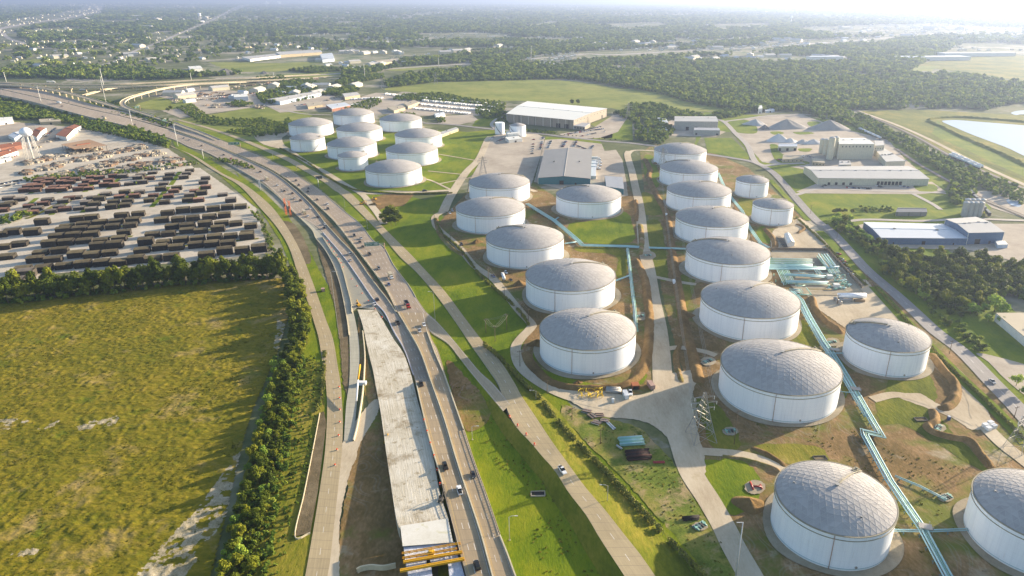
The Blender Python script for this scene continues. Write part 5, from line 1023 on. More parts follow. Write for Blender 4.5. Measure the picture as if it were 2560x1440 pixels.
VEH = """R dark suv 886,590;R silver sedan 903,597;R dark sedan 900,606;R black sedan 907,618;R dark suv 924,637;R grey suv 947,672;R tan box_truck 977,694;R blue sedan 972,712;R red dump_truck 1018,765;R white sedan 1060,813;R silver sedan 1049,828
L dark pickup 994,808;L dark sedan 810,571;L white sedan 812,561;L silver suv 874,636;L silver sedan 875,652;L dark suv 943,750;L white sedan 935,762;L black pickup 1113,1167;R dark sedan 1183,1188;L white pickup 1149,1228;L black suv 1193,1416;L dark pickup 1053,961
L dark sedan 731,484;L silver sedan 736,497;L dark suv 751,502;L white sedan 775,522;L white box_truck 760,534;L white sedan 770,541;L dark sedan 794,543;R dark sedan 793,500;R white sedan 819,511;R dark suv 820,523
L dark sedan 651,430;L red box_truck 667,450;L white sedan 694,464;L dark sedan 711,478;R silver sedan 718,442;R dark sedan 740,452;R dark suv 747,464;R dark sedan 771,472;R black sedan 770,480
L silver suv 460,346;L silver sedan 474,350;L dark sedan 504,365;L dark sedan 559,388;L red sedan 577,397;L dark sedan 590,401;L red pickup 600,410;L dark suv 620,414;R blue sedan 172,256;L white semi_truck 147,259;L dark sedan 155,266;L grey sedan 257,292;L white box_truck 262,298;L dark sedan 337,312;R white sedan 365,299;R grey sedan 515,336;R white sedan 300,286;R dark sedan 420,309"""
cnt = {}; vl = []
for q in VEH.replace('\n', ';').split(';'):
    sd, col, kind, xy = q.split(); x, y = P(xy)[0]; vl.append((y, sd, col, kind, x))
NM = {'sedan': 'car', 'suv': 'SUV', 'pickup': 'pickup truck', 'box_truck': 'box truck', 'dump_truck': 'dump truck', 'semi_truck': 'semi truck', 'van': 'van', 'tank_truck': 'tank truck'}
for y, sd, col, kind, x in sorted(vl, reverse=True):
    k = (sd, col, kind); i = cnt.get(k, 0); cnt[k] = i + 1; a, z = road_dir(x, y); flip = math.pi if sd == 'R' else 0
    tot = sum(1 for v in vl if (v[1], v[2], v[3]) == k); lab = f"{col} {NM[kind]} on the {'right' if sd == 'R' else 'left'} carriageway of the highway" + (f", {ORD[i]} of its kind" if tot > 1 else '')
    dup(car(kind, col if kind != 'box_truck' or col != 'tan' else 'white'), un(x, y, z + .7)[:2] + (z + .62,), a + (0 if sd == 'R' else math.pi), lab, 'vehicles on the highway', (1.06 if y > 900 else 1.12))
for x, y, col, kind, lab in ((1406, 1180, 'white', 'pickup', 'white pickup alone on the frontage road beside the hedge shadow'), (1265, 684, 'white', 'suv', 'white SUV parked beside the tank truck on the gravel perimeter'), (1233, 693, 'blue', 'pickup', 'blue pickup left of the tank truck on the perimeter road'), (1277, 703, 'dark', 'sedan', 'dark car tucked behind the tank truck by the dirt mound'), (1154, 614, 'dark', 'suv', 'dark SUV at the perimeter road beside the orange mound'),
    (1125, 535, 'white', 'sedan', 'white car where the gravel road meets the perimeter loop'), (1131, 529, 'silver', 'suv', 'silver SUV beside the white car on the gravel loop'), (1685, 709, 'white', 'van', 'white van on the spur between the tank rows'), (1576, 985, 'white', 'pickup', 'white pickup beside the pale trailer in the supply yard'), (1062, 479, 'dark', 'suv', 'dark SUV on the gravel lane below the far tank group'), (1512, 330, 'white', 'pickup', 'white pickup turning at the warehouse lot exit'), (1666, 541, 'white', 'van', 'white van parked in the spur east of the gravel road'),
    (2480, 957, 'silver', 'sedan', 'silver car on the east road near the corner drive')):
    a, z = road_dir(x, y); z = z if 1300 < x < 1480 and y > 1100 else 0; dup(car(kind, col), un(x, y, z)[:2] + (z + .44,), a, lab, None)
dup(car('tank_truck', 'white'), un(1258, 696)[:2] + (.4,), 1.75, 'white tank truck parked on the perimeter road by the dirt mound')
dup(car('semi_truck', 'blue'), un(212, 227)[:2] + (.5,), .2, 'blue-cabbed semi truck under the flyovers')
dup(car('semi_truck', 'white'), un(130, 207, 11.5)[:2] + (11.7,), .1, 'white semi truck up on the farthest flyover')
for i, (x, y) in enumerate(((1488, 401), (1490, 409), (1489, 416), (1486, 424))): dup(car('semi_truck', 'white'), un(x, y)[:2] + (.4,), 0.02, 'white semi trailer docked at the right side of the teal warehouse', 'trailers at the teal warehouse')
# parked cars, too small to show their parts: one mesh each
SCAR = {}
def small_car(col):
    if col not in SCAR:
        mb = hull([(-2.3, .85, .25, .8), (-1.9, .92, .2, .9), (1.2, .92, .2, .88), (2.3, .8, .25, .7)]); h2 = hull([(-1.7, .8, .85, .9), (-1.2, .72, .85, 1.45), (.3, .72, .85, 1.45), (1.1, .8, .85, .9)], 1); b = len(mb.v); mb.v += h2.v; mb.f += [tuple(i + b for i in f) for f in h2.f]; mb.m += h2.m; mb.sm += h2.sm
        SCAR[col] = tag(mb.obj('parked_car', [PT[col], MT['cglass']]), 'x', 'car')
    return SCAR[col]
g = random.Random(21)
for x0, y0, x1, y1, n_, where, fillr in ((1420, 336, 1508, 323, 20, 'in front of the huge grey-brown warehouse', .9), (1440, 331, 1500, 318, 16, 'in front of the huge grey-brown warehouse', .9), (1456, 341, 1488, 334, 8, 'in front of the huge grey-brown warehouse', .9), (1369, 371, 1377, 354, 9, 'behind the teal warehouse', .9), (1406, 368, 1414, 355, 8, 'behind the teal warehouse', .9), (1434, 367, 1441, 354, 8, 'behind the teal warehouse', .9), (1444, 366, 1463, 373, 7, 'behind the teal warehouse', .8), (1478, 372, 1482, 366, 3, 'behind the teal warehouse', 1),
    (1350, 374, 1357, 345, 9, 'along the lane left of the teal warehouse', .8), (1330, 385, 1334, 350, 7, 'along the lane left of the teal warehouse', .7), (2117, 470, 2176, 473, 13, 'before the long loading hall', 1), (2048, 473, 2068, 461, 4, 'before the long loading hall', .9), (2184, 461, 2204, 470, 5, 'before the long loading hall', .9), (2252, 466, 2270, 470, 3, 'before the long loading hall', .8), (2106, 462, 2142, 461, 7, 'before the long loading hall', .8), (2022, 392, 2042, 399, 8, 'beside the tan works office', .9), (1948, 400, 1962, 404, 4, 'beside the tan works office', 1), (2002, 397, 2008, 391, 3, 'beside the tan works office', 1),
    (1222, 352, 1232, 344, 5, 'near the white control house', 1), (1242, 355, 1262, 346, 6, 'near the white control house', 1), (112, 343, 138, 322, 14, 'beside the red-roofed sheds', .9), (0, 405, 40, 390, 8, 'at the left edge beside the water tower', .9), (0, 462, 52, 452, 12, 'at the left edge above the storage yard', .9), (0, 470, 46, 460, 12, 'at the left edge above the storage yard', .9), (738, 265, 800, 256, 22, 'along the pale blue depot', .9), (2095, 637, 2127, 687, 9, 'behind the wall of the pipe manifold', .7), (440, 239, 560, 243, 26, 'in the salvage yard', .9), (450, 244, 540, 252, 22, 'in the salvage yard', .9)):
    a = math.atan2(un(x1, y1)[1] - un(x0, y0)[1], un(x1, y1)[0] - un(x0, y0)[0]) + math.pi / 2
    for i in range(n_):
        if g.random() > fillr: continue
        f = i / max(1, n_ - 1); col = g.choice(['white', 'white', 'silver', 'grey', 'dark', 'black', 'red', 'blue', 'silver']); p = un(x0 + (x1 - x0) * f, y0 + (y1 - y0) * f)
        dup(small_car(col), (p[0], p[1], .35), a + g.uniform(-.06, .06), f'{col} parked car {where}', 'parked cars ' + where, g.uniform(1, 1.15))
tr = MB().box((0, 0, 1.9), (8.5, 2.5, 2.6)).box((4.8, 0, .7), (1.4, .3, .2)).box((-1.5, 0, .4), (1.8, 2.3, .8)).obj('white_trailer', PT['white']); tag(tr, 'x', 'trailer')
for x0, y0, x1, y1, n_ in ((1052, 245, 1258, 264, 36), (1060, 253, 1248, 271, 32), (1050, 262, 1232, 280, 30), (1035, 272, 1180, 286, 22), (966, 236, 1015, 243, 10), (880, 250, 960, 246, 12), (850, 268, 900, 262, 8)):
    for i in range(n_): f = (i + g.uniform(-.2, .2)) / n_; p = un(x0 + (x1 - x0) * f, y0 + (y1 - y0) * f); dup(tr, (p[0], p[1], .25), 1.15 + g.uniform(-.05, .05), 'white trailer in the packed rows beyond the far tanks', 'white trailers in the trailer park', (g.uniform(.8, 1.3), 1, g.uniform(.8, 1.1)))
# railway
def track(pts, nm):
    lane('railway', pts, 7, MT['dirt_gray'], 9); lane('railway', pts, 3.4, M('rails_' + nm, '77706A', .7, .15), 12)
track("2130,272 2145,279 2220,310 2295,345 2395,400 2560,472 2760,560", 'a'); track("2240,372 2295,410 2350,441 2420,480 2470,505 2560,542 2760,630", 'b')
lane('bank_path', "2140,276 2240,312 2330,352 2420,398 2560,462 2700,520", 7, MT['gravel'], 6); lane('levee_ditch', "2180,285 2300,330 2400,372 2500,420 2640,480", 10, MT['rough_grass'], 5)
def tank_car():
    t = thing('tank_car', 'x', 'rail car'); MB().tube([(-7.4, 0, 2.6), (7.4, 0, 2.6)], 1.5, 14).obj('tank', PT['white'], t); MB().cyl((0, 0, 4), .6, .7, 8).obj('dome', PT['silver'], t); MB().box((0, 0, .95), (16, 2.2, .35)).obj('chassis', MT['darksteel'], t)
    for x in (-5.8, 5.8): MB().box((x, 0, .5), (2.6, 1.9, .8)).obj('bogie', MT['tyre'], t)
    reg(t); return t
tc = tank_car()
for r_, (x0, y0, x1, y1, n_) in enumerate(((2386, 391, 2448, 418, 5), (2379, 394, 2441, 421, 5))):
    for i in range(n_): f = i / (n_ - 1); a, b = un(x0, y0), un(x1, y1); p = un(x0 + (x1 - x0) * f, y0 + (y1 - y0) * f); dup(tc, (p[0], p[1], .6), math.atan2(b[1] - a[1], b[0] - a[0]), 'white rail tank car in the double row beside the pond bank', 'white rail tank cars')
def hopper():
    t = thing('hopper_car', 'x', 'rail car'); MB().box((0, 0, 2.6), (15, 2.9, 2.7), top=1).box((0, 0, 4.0), (14.6, 2.2, .25)).obj('hopper_body', PT['dark'], t); MB().box((0, 0, .9), (16, 2.2, .35)).obj('chassis', MT['darksteel'], t)
    for x in (-5.8, 5.8): MB().box((x, 0, .5), (2.6, 1.9, .8)).obj('bogie', MT['tyre'], t)
    reg(t); return t
hc_ = hopper(); a, b = un(2428, 488), un(2468, 538)
for i in range(5): f = i / 4; dup(hc_, (a[0] + (b[0] - a[0]) * f, a[1] + (b[1] - a[1]) * f, .6), math.atan2(b[1] - a[1], b[0] - a[0]), 'black hopper wagon in the train beside the grey silos', 'black hopper wagons')
a, b = un(2152, 327), un(2196, 347)
for i in range(5): f = i / 4; dup(tc, (a[0] + (b[0] - a[0]) * f, a[1] + (b[1] - a[1]) * f, .6), math.atan2(b[1] - a[1], b[0] - a[0]), 'pale rail wagon waiting behind the cream factory block', 'pale rail wagons behind the factory')
# ------------------------------------------------------------------ pipe racks
TQ = M('turquoise_pipe', '9DC3C8', .5, .08, .8, 0, .4); TG = M('green_pipe', '86B2A2', .5, .1, .8, 0, .4); TQs = M('rack_steel', '5F7A7C', .7, .15, 1); YL = M('yellow_paint', 'C99A22', .6, .12, 1); OR = M('orange_paint', 'C4622A', .6, .12, 1)
def rack(name, label, pts, n, sp, r, h, every=9, mat=None, w0=0):
    t = thing(name, label, 'pipe rack'); c0 = np.array([un(x, y, h) for x, y in P(pts)]); lo = c0.mean(0); lo[2] = 0; t.location = tuple(lo); c = c0 - lo
    tt = [c[min(i + 1, len(c) - 1)] - c[max(0, i - 1)] for i in range(len(c))]
    for k in range(n):
        off = (k - (n - 1) / 2) * sp; line = []
        for i in range(len(c)):     # mitred offset
            d0 = c[i] - c[i - 1] if i else c[1] - c[0]; d1 = c[i + 1] - c[i] if i < len(c) - 1 else c[i] - c[i - 1]
            d0 = d0[:2] / np.linalg.norm(d0[:2]); d1 = d1[:2] / np.linalg.norm(d1[:2]); n0 = np.array([-d0[1], d0[0]]); n1 = np.array([-d1[1], d1[0]]); m = n0 + n1; m /= np.linalg.norm(m); q = off / max(.4, m @ n0)
            line.append((c[i][0] + m[0] * q, c[i][1] + m[1] * q, h + (r * .6 if k % 3 == 1 else 0)))
        MB().tube(line, r * (1.0 if k % 2 else .8), 8).obj('pipe', mat or (TG if k % 3 == 2 else TQ), t)
    L = np.r_[0, np.cumsum(np.linalg.norm(np.diff(c[:, :2], axis=0), axis=1))]
    for s in np.arange(every / 2, L[-1], every):
        i = min(len(c) - 2, int(np.searchsorted(L, s)) - 1 if s > 0 else 0); i = max(i, 0); f = (s - L[i]) / (L[i + 1] - L[i]); p = c[i] + (c[i + 1] - c[i]) * f; a = math.atan2(*(c[i + 1] - c[i])[[1, 0]])
        o = MB().box((0, 0, h - r - .12), (.3, n * sp + 1.2, .25)).box((0, n * sp / 2, (h - r) / 2), (.25, .25, h - r)).box((0, -n * sp / 2, (h - r) / 2), (.25, .25, h - r)).obj('support', TQs, t); o.location = (p[0], p[1], 0); o.rotation_euler[2] = a
    return t
RK = 'pipe_rack'
rack(RK, 'turquoise pipe run bending across the middle tank group to the gravel road', "1317,509 1387,552 1448,604 1456,613 1569,616 1598,618", 5, .95, .38, 1.6)
rack(RK, 'short turquoise pipe run from the gravel road to the manifold tank', "1622,619 1715,622", 4, .95, .38, 1.6)
rack(RK, 'turquoise pipe run going down past two tanks of the middle group', "1569,621 1576,682 1586,766 1591,829", 3, .9, .36, 1.5)
rack(RK, 'short turquoise branch to the second tank of the middle group', "1539,702 1573,689", 2, .9, .35, 1.4)
rack(RK, 'short turquoise branch to the third tank of the middle group', "1412,609 1443,605", 2, .9, .35, 1.4)
rack(RK, 'stub of turquoise pipe toward the tank before the teal warehouse', "1384,552 1397,543", 2, .9, .3, 1.4)
rack(RK, 'turquoise pipe rack behind the right-hand row, running to the manifold', "1795,432 1812,470 1829,495 1855,527 1871,564 1901,608 1922,619", 4, .9, .36, 1.8)
rack(RK, 'long turquoise pipe rack passing between the right-hand tanks', "1979,729 2002,749 2022,789 2059,853 2080,883 2117,942 2145,990 2180,1052 2202,1088 2160,1078 2162,1088 2224,1202 2305,1320 2372,1445 2410,1520", 4, 1.05, .42, 2.0, every=7)
rack(RK, 'second line of pipes beside the long turquoise rack', "1972,735 1996,755 2015,792 2051,856 2072,886 2108,944 2136,992 2166,1042", 3, .8, .3, 1.6, every=7)
rack(RK, 'narrow turquoise cross pipe between the two bottom tanks', "2229,1326 2310,1328 2420,1324", 2, .8, .28, 1.8)
rack(RK, 'low turquoise line branching right from the long rack', "2237,1190 2300,1216 2366,1250", 2, .8, .25, 1.0, every=5)
rack(RK, 'thin cross pipe from the large tank to the rack', "2094,978 2134,982", 1, .8, .22, 2.6)
rack(RK, 'thin cross pipe linking rack and tank beside the east road', "2062,884 2108,883", 2, .7, .22, 2.6)
rack(RK, 'brown pipes running from the gravel yard into the manifold', "1945,590 1970,625", 5, .9, .22, 1.0, mat=MT['darksteel'])
for x, y, lab in ((2137, 983, 'walkway bridge over the pipe rack beside the largest tank'), (2085, 884, 'walkway bridge over the pipe rack, farther up'), (2310, 1330, 'walkway bridge over the rack at the narrow cross pipe')):
    t = thing('crossover_platform', lab, 'platform', un(x, y)); MB().box((0, 0, 3.0), (5, 3.4, .2), -.3).obj('deck', MT['steel'], t); mb = MB()
    for sx in (-2.4, 2.4):
        for sy in (-1.6, 1.6): MB().box((sx, sy, 1.9), (.2, .2, 4)).obj('post', MT['steel'], t)
# pipe manifold
t = thing('pipe_manifold', 'walled field of turquoise pipes and pumps beside the right-hand tanks', 'pipe manifold', un(2010, 670)); lo = np.array(t.location)
sheet('manifold_floor', "1922,632 2062,631 2168,742 2000,738 1960,700", MT['pad'], 12)
def ML(a, b, h, r, m, name='pipe', z2=None):
    p, q = np.array(un(*a, h)) - lo, np.array(un(*b, h)) - lo; MB().tube([(p[0], p[1], h), (q[0], q[1], h)], r, 8).obj(name, m, t)
z8 = lambda x, y: (1880 + x / 8, 560 + y / 8)
for y0, hh in ((682, 1.6), (704, 1.4), (724, 1.5), (744, 1.3), (764, 1.4), (784, 1.2)): ML(z8(360, y0), z8(1210, y0 + 22), hh, .32, TG if y0 % 40 > 20 else TQ)
for y0, r_ in ((810, .55), (835, .55), (862, .6), (888, .6), (900, .5)): ML(z8(340, y0), z8(1480 if y0 > 840 else 1210, y0 + 8), 2.2, r_, TQ)
ML(z8(660, 1000), z8(1470, 1045), 2.4, .8, TQ); ML(z8(660, 1018), z8(1450, 1070), 2.0, .5, TQ); ML(z8(680, 1140), z8(1520, 1165), 2.4, .8, TQ); ML(z8(680, 1160), z8(1500, 1190), 2.0, .5, TQ); ML(z8(740, 1190), z8(1560, 1220), 1.4, .25, TG)
for i in range(9): ML(z8(1300 + i * 28, 640 - (i % 2) * 40), z8(1480 + i * 30, 860 + (i % 3) * 14), 2.6, .42, TQ if i % 3 else TG)
for i in range(7): ML(z8(1490 + i * 34, 880), z8(1580 + i * 30, 1020 - i * 6), 2.0, .4, TQ if i % 2 else TG)
for i in range(8): ML(z8(490 + i * 34, 900 + i * 3), z8(640 + i * 30, 1220 - i * 8), 1.6, .3, TG if i % 3 else TQ)
for i in range(3): ML(z8(1220 + i * 40, 880), z8(1310 + i * 50, 1000), 2.0, .3, TQ)
for x0 in (780, 850, 900): ML(z8(740, 1300 + (x0 - 780) * .5), z8(960, 1310 + (x0 - 780) * .5), 1.6, .4, TQ)
ML(z8(700, 1320), z8(840, 1420), 2, .5, TQ); ML(z8(940, 1310), z8(1010, 1420), 1.8, .35, TG); ML(z8(830, 1415), z8(1190, 1410), 2.2, .5, TG); ML(z8(1085, 1275), z8(1190, 1410), 3.0, .35, TG); ML(z8(900, 1245), z8(1060, 1225), 2.6, .35, TG)
ML(z8(1120, 1300), z8(1590, 1305), 3.2, .3, M('yellow_pipe', 'B99F5A', .7, .1)); ML(z8(1740, 850), z8(1480, 880), 2.8, .5, TQ)
g = random.Random(8)
for i in range(46):      # small-bore lines crossing between the headers
    x, y = g.uniform(430, 1900), g.uniform(690, 1330)
    if y > 900 and x < 620 + (y - 900) * .3: continue
    if x > 1560 + (y - 700) * .55: continue
    if g.random() < .55: ML(z8(x, y), z8(x + g.uniform(60, 260), y + g.uniform(0, 14)), g.uniform(.8, 3.2), .16, TG if i % 2 else TQ)
    else: k_ = g.uniform(30, 110); ML(z8(x, y), z8(x + k_ * .75, y + k_), g.uniform(.8, 3), .16, TG if i % 3 else TQ)
for i in range(40):
    x, y = g.uniform(400, 1500), g.choice((880, 905, 1040, 1075, 1170, 1200)) + g.uniform(-6, 6); p = np.array(un(*z8(x, y))) - lo; MB().box((0, 0, 1), (.25, 1.6, 2)).obj('pipe_stand', TG, t).location = tuple(p)
for i in range(34):
    x, y = (g.uniform(1500, 1960), g.uniform(1000, 1330)) if i < 22 else (g.uniform(640, 1120), g.uniform(1200, 1340)); p = np.array(un(*z8(x, y))) - lo
    if x > 1560 + (y - 1000) * -.2: MB().cyl((0, 0, 0), .6, 1.6, 8).tube([(-1.6, 0, 1.2), (1.6, 0, 1.2)], .38, 6).cyl((0, 0, 1.6), .8, .15, 8).obj('valve', TG if i % 2 else TQ, t).location = tuple(p)
for i, (x, y) in enumerate(((1545, 1100), (1680, 1280))): p = np.array(un(*z8(x, y))) - lo; MB().box((0, 0, 1.6), (4, 3.2, 3.2)).box((0, 0, 3.25), (4.3, 3.5, .15)).obj('control_cabinet', W_['white'], t).location = tuple(p)
for i, (x, y) in enumerate(((1700, 1150), (1810, 1100), (1760, 1230), (1890, 1280), (1830, 1240))):
    p = np.array(un(*z8(x, y))) - lo; a = [(1.8 * math.cos(k), 0, 2 + 1.8 * math.sin(k)) for k in np.linspace(0, math.pi, 9)]; MB().tube([(1.8, 0, 0)] + a + [(-1.8, 0, 0)], .3, 6).obj('pipe_loop', TG, t).location = tuple(p)
wl = M('sheet_pile', '7C6F5E', .9, .2, .6)
for a, b, n_ in (((370, 530), (1500, 545), 16), ((1500, 545), (2190, 1290), 16)):
    for i in range(n_):
        p = np.array(un(*z8(a[0] + (b[0] - a[0]) * (i + .5) / n_, a[1] + (b[1] - a[1]) * (i + .5) / n_))) - lo; A, B = np.array(un(*z8(*a))), np.array(un(*z8(*b))); L = np.linalg.norm(B - A) / n_; an = math.atan2(B[1] - A[1], B[0] - A[0])
        MB().box((0, 0, 1.4), (L * .97, .35, 2.8)).box((L * .45, -.3, 1.4), (.5, .5, 2.9)).obj('wall_panel', wl, t).rotation_euler[2] = an; o_ = bpy.data.objects[-1] if False else None
        for c_ in t.children:
            if c_.name.startswith('wall_panel') and c_.location.length < 1e-6: c_.location = tuple(p)
# neighbouring plant
Bd('shed', 'white gabled store in the gravel yard above the manifold', "1961,584 1975,584 1987,605 1970,608", 4, 'white', 'white', 0, 1.2)
t = thing('surge_vessel', 'long white horizontal vessel at the right end of the manifold', 'vessel', un(2128, 748)); MB().tube([(-10, 0, 2.9), (10, 0, 2.9)], 1.9, 18).obj('vessel', MT['tank_white'], t)
for x in (-7, 0, 7): MB().box((x, 0, .8), (1, 3.6, 1.8)).obj('saddle', MT['concrete_side'], t)
MB().box((-6, -4.5, 1), (9, 2.4, 2)).obj('pump_skid', MT['steel'], t); MB().box((4, -4.5, .9), (7, 2.6, 1.8)).obj('pump_skid', M('skid_brown', '8A7458', .8), t)
for x, y in ((2092, 757), (2100, 762), (2087, 752)): tag(MB().cyl((0, 0, 0), 1.3, 2.6, 12).cyl((0, 0, 2.6), 1.3, .5, 12, r2=.4).obj('drum', MT['steel']), 'grey upright drum beside the long white vessel', 'drum', 'grey drums by the white vessel').location = un(x, y)
# ------------------------------------------------------------------ poles and masts
def hgt(bx, by, tx, ty):
    b = un(bx, by); best = (1e9, 0)
    for k in range(20, 900): 
        h = k / 10; q = proj((b[0], b[1], h)); d = (q[0] - tx) ** 2 + (q[1] - ty) ** 2
        if d < best[0]: best = (d, h)
    return best[1]
WD = M('pole_wood', '6D5C48', .9, .15, 1); GV = M('galvanised', 'B9BABB', .5, .08, 1, .2); WH = M('mast_white', 'CFCFCB', .5, .05, 1)
def pole(b, tp, lab, grp='wooden power poles', arms=1, r=.2, m=None, nm='power_pole'):
    h = max(6, hgt(*b, *tp)); t = thing(nm, lab, 'pole', un(*b), .4, grp); MB().tube([(0, 0, 0), (0, 0, h)], r, 6, r2=r * .6).obj('shaft', m or WD, t)
    for k in range(arms): MB().box((0, 0, h - .8 - k * 1.4), (3.0, .18, .18)).box((-1.3, 0, h - .5 - k * 1.4), (.15, .15, .4)).box((1.3, 0, h - .5 - k * 1.4), (.15, .15, .4)).obj('crossarm', m or WD, t)
    return t, h
PP = []
for b, tp, lab in (((1156, 641), (1156, 617), 'by the orange mound on the perimeter road'), ((1221, 698), (1221, 668), 'left of the blue pickup on the perimeter road'), ((1261, 742), (1260, 715), 'below the tank truck on the perimeter road'), ((1303, 792), (1303, 755), 'left of the second tank of the middle group'), ((1321, 811), (1320, 772), 'where the perimeter road splits'), ((1300, 917), (1299, 876), 'inside the loop road round the lowest middle tank'),
    ((1238, 853), (1237, 816), 'in the shaded lawn, lowest of three'), ((1215, 833), (1214, 796), 'in the shaded lawn, leftmost of three'), ((1267, 826), (1266, 784), 'in the shaded lawn, rightmost of three'), ((1368, 985), (1368, 950), 'on the fence line below the lowest middle tank'), ((1430, 1050), (1430, 1018), 'beside the stored steel frames'), ((1835, 1112), (1845, 1026), 'tall one below the largest tank'), ((1501, 1110), (1503, 1072), 'between the fence and the green pipes'),
    ((2092, 595), (2093, 570), 'on the verge above the manifold yard'), ((2162, 713), (2163, 685), 'at the manifold end of the east road'), ((2373, 885), (2378, 850), 'on the verge beside the round shrubs'), ((2535, 1045), (2542, 1015), 'on the verge near the corner drive'), ((1984, 460), (1984, 440), 'beside the small tanks on the east road'), ((2026, 535), (2027, 512), 'at the junction by the fenced field'), ((2093, 760), (2094, 735), 'in the gravel beside the brown bund'), ((1222, 540), (1222, 520), 'in the verge above the gravel road'), ((1086, 545), (1086, 527), 'at the head of the perimeter road'), ((1126, 598), (1125, 572), 'inside the upper bend of the perimeter road')):
    PP.append(pole(b, tp, 'wooden power pole ' + lab))
def wires(P0, P1, n=1, sag=1.2, sp=1.2, lab='x', r=.05):
    a, b = np.array(P0), np.array(P1); d = (b - a)[:2] / np.linalg.norm((b - a)[:2]); nn = np.array([-d[1], d[0], 0]); t = thing('overhead_wires', lab, 'wires')
    for k in range(n):
        o = nn * (k - (n - 1) / 2) * sp; MB().tube([tuple(a + o + (b - a) * f + np.array([0, 0, -sag * 4 * f * (1 - f)])) for f in np.linspace(0, 1, 9)], r, 3, cap=False).obj('wire', MT['steel'], t)
for i, j in ((0, 1), (1, 2), (2, 3), (3, 4), (7, 6), (7, 8), (6, 8)):
    a, b = PP[i], PP[j]; wires((*a[0].location[:2], a[1] - .4), (*b[0].location[:2], b[1] - .4), 3, lab=f'slack wires between power poles {["at the mound", "by the pickup", "by the tank truck", "above the split", "", "", "", "over the shaded lawn"][i]}' + (' toward the tank' if (i, j) == (7, 8) else ''))
def street(b, tp, lab, side=1, arm=2.6, r=.16, grp='cobra-head street lights'):
    h = hgt(*b, *tp); t = thing('street_light', lab, 'street light', un(*b), 0, grp); MB().tube([(0, 0, 0), (0, 0, h - .6), (side * arm * .4, 0, h), (side * arm, 0, h + .1)], r, 6, r2=r * .5).obj('pole', GV, t); MB().box((side * (arm + .4), 0, h + .05), (1.0, .4, .2)).obj('lamp_head', GV, t); MB().cyl((0, 0, 0), .4, .4, 8).obj('base', MT['concrete_side'], t)
for b, tp, sd, lab in (((1518, 1264), (1517, 1212), -1, 'single-arm street light on the verge, lower middle'), ((1340, 1004), (1340, 976), -1, 'street light where the ramp joins the frontage road'), ((1274, 1351), (1272, 1290), 1, 'street light on the grass right of the bridge railing'), ((1088, 799), (1084, 729), -1, 'tall street light between highway and frontage road'), ((919, 572), (916, 547), -1, 'street light above the green cantilever sign'), ((862, 517), (859, 485), -1, 'street light beside the levelled dirt site'), ((847, 836), (831, 678), 1, 'very tall white pole left of the slip road'), ((1181, 1200 - 100), (1180, 1065), 1, 'street light at the head of the right railing'),
    ((742, 427), (741, 412), -1, 'street light on the narrow verge strip, upper of two'), ((683, 398), (683, 380), -1, 'street light on the verge beside the small front tank')): street(b, tp, lab, sd)
t = thing('street_light', 'big grey light pole rising at the bottom edge beside the gravel road', 'street light', un(1836, 1465)); h = hgt(1836, 1465, 1862, 1307); MB().tube([(0, 0, 0), (0, 0, h)], .32, 8, r2=.2).obj('pole', GV, t); MB().box((-1, 0, h), (2.4, .3, .2)).obj('lamp_head', GV, t)
for b, tp, lab in (((332, 317), (321, 275), 'high mast light left of the loop ramp merge'), ((445, 366), (436, 311), 'high mast light beside the curving highway, nearest of the masts'), ((268, 268), (256, 190), 'tall mast among the flyover ramps, right of two'), ((262, 225), (247, 172), 'tall mast among the flyover ramps, left of two'), ((106, 266), (94, 214), 'high mast light near the left end of the highway'), ((18, 212), (10, 180), 'high mast light at the left edge above the flyovers'), ((509, 397), (501, 374), 'short mast at the slip road entry'), ((479, 203), (476, 182), 'mast behind the loop ramp'), ((686, 200), (684, 181), 'mast above the salvage yard'), ((1328, 152), (1328, 116), 'mast on the far interstate, centre'), ((913, 200), (912, 160), 'mast on the interstate right of the brown field'), ((1097, 170), (1097, 145), 'mast on the interstate before the treeline')):
    h = hgt(*b, *tp); t = thing('high_mast_light', lab, 'light mast', un(*b), 0, 'high mast lights'); far_ = 1 if b[1] > 230 else 1.7
    MB().tube([(0, 0, 0), (0, 0, h)], .5 * far_, 6, r2=.28 * far_).obj('mast', WH, t); MB().cyl((0, 0, h - .8), 1.6, .7, 10, r2=1.9).obj('lamp_ring', GV, t)
def pylon(b, h, w, lab, rz=.3, k=1.0):
    t = thing('lattice_pylon', lab, 'pylon', un(*b), rz, 'lattice pylons'); lv = [0, .22, .42, .58, .72, .84, .93, 1]; wd = lambda f: w * (1 - f) ** 1.25 * .5 + .55
    cr = [(1, 1), (-1, 1), (-1, -1), (1, -1)]; pt = lambda c, f: (c[0] * wd(f), c[1] * wd(f), h * f); br = MB()
    for c in cr: MB().tube([pt(c, f) for f in lv], .13 * k, 4).obj('leg', MT['steel'], t)
    for a, b2 in zip(lv[:-1], lv[1:]):
        for i in range(4): c, d = cr[i], cr[(i + 1) % 4]; br.tube([pt(c, a), pt(d, b2)], .07 * k, 3, cap=False).tube([pt(d, a), pt(c, b2)], .07 * k, 3, cap=False).tube([pt(c, b2), pt(d, b2)], .07 * k, 3, cap=False)
    br.obj('lattice_bracing', MT['steel'], t)
    for f, L in ((.66, 5.5), (.78, 6.5), (.9, 5)):
        mb = MB()
        for s in (-1, 1): mb.tube([(s * wd(f), .4, h * f), (s * L, 0, h * f + .3)], .09 * k, 3).tube([(s * wd(f), -.4, h * f), (s * L, 0, h * f + .3)], .09 * k, 3).tube([(s * wd(f), 0, h * (f + .04)), (s * L, 0, h * f + .3)], .09 * k, 3)
        mb.obj('crossarm', MT['steel'], t)
        for s in (-1, 1): MB().tube([(s * L, 0, h * f + .3), (s * L, 0, h * f - 1.5)], .14 * k, 5).obj('insulator', MT['trimw'], t)
    return t
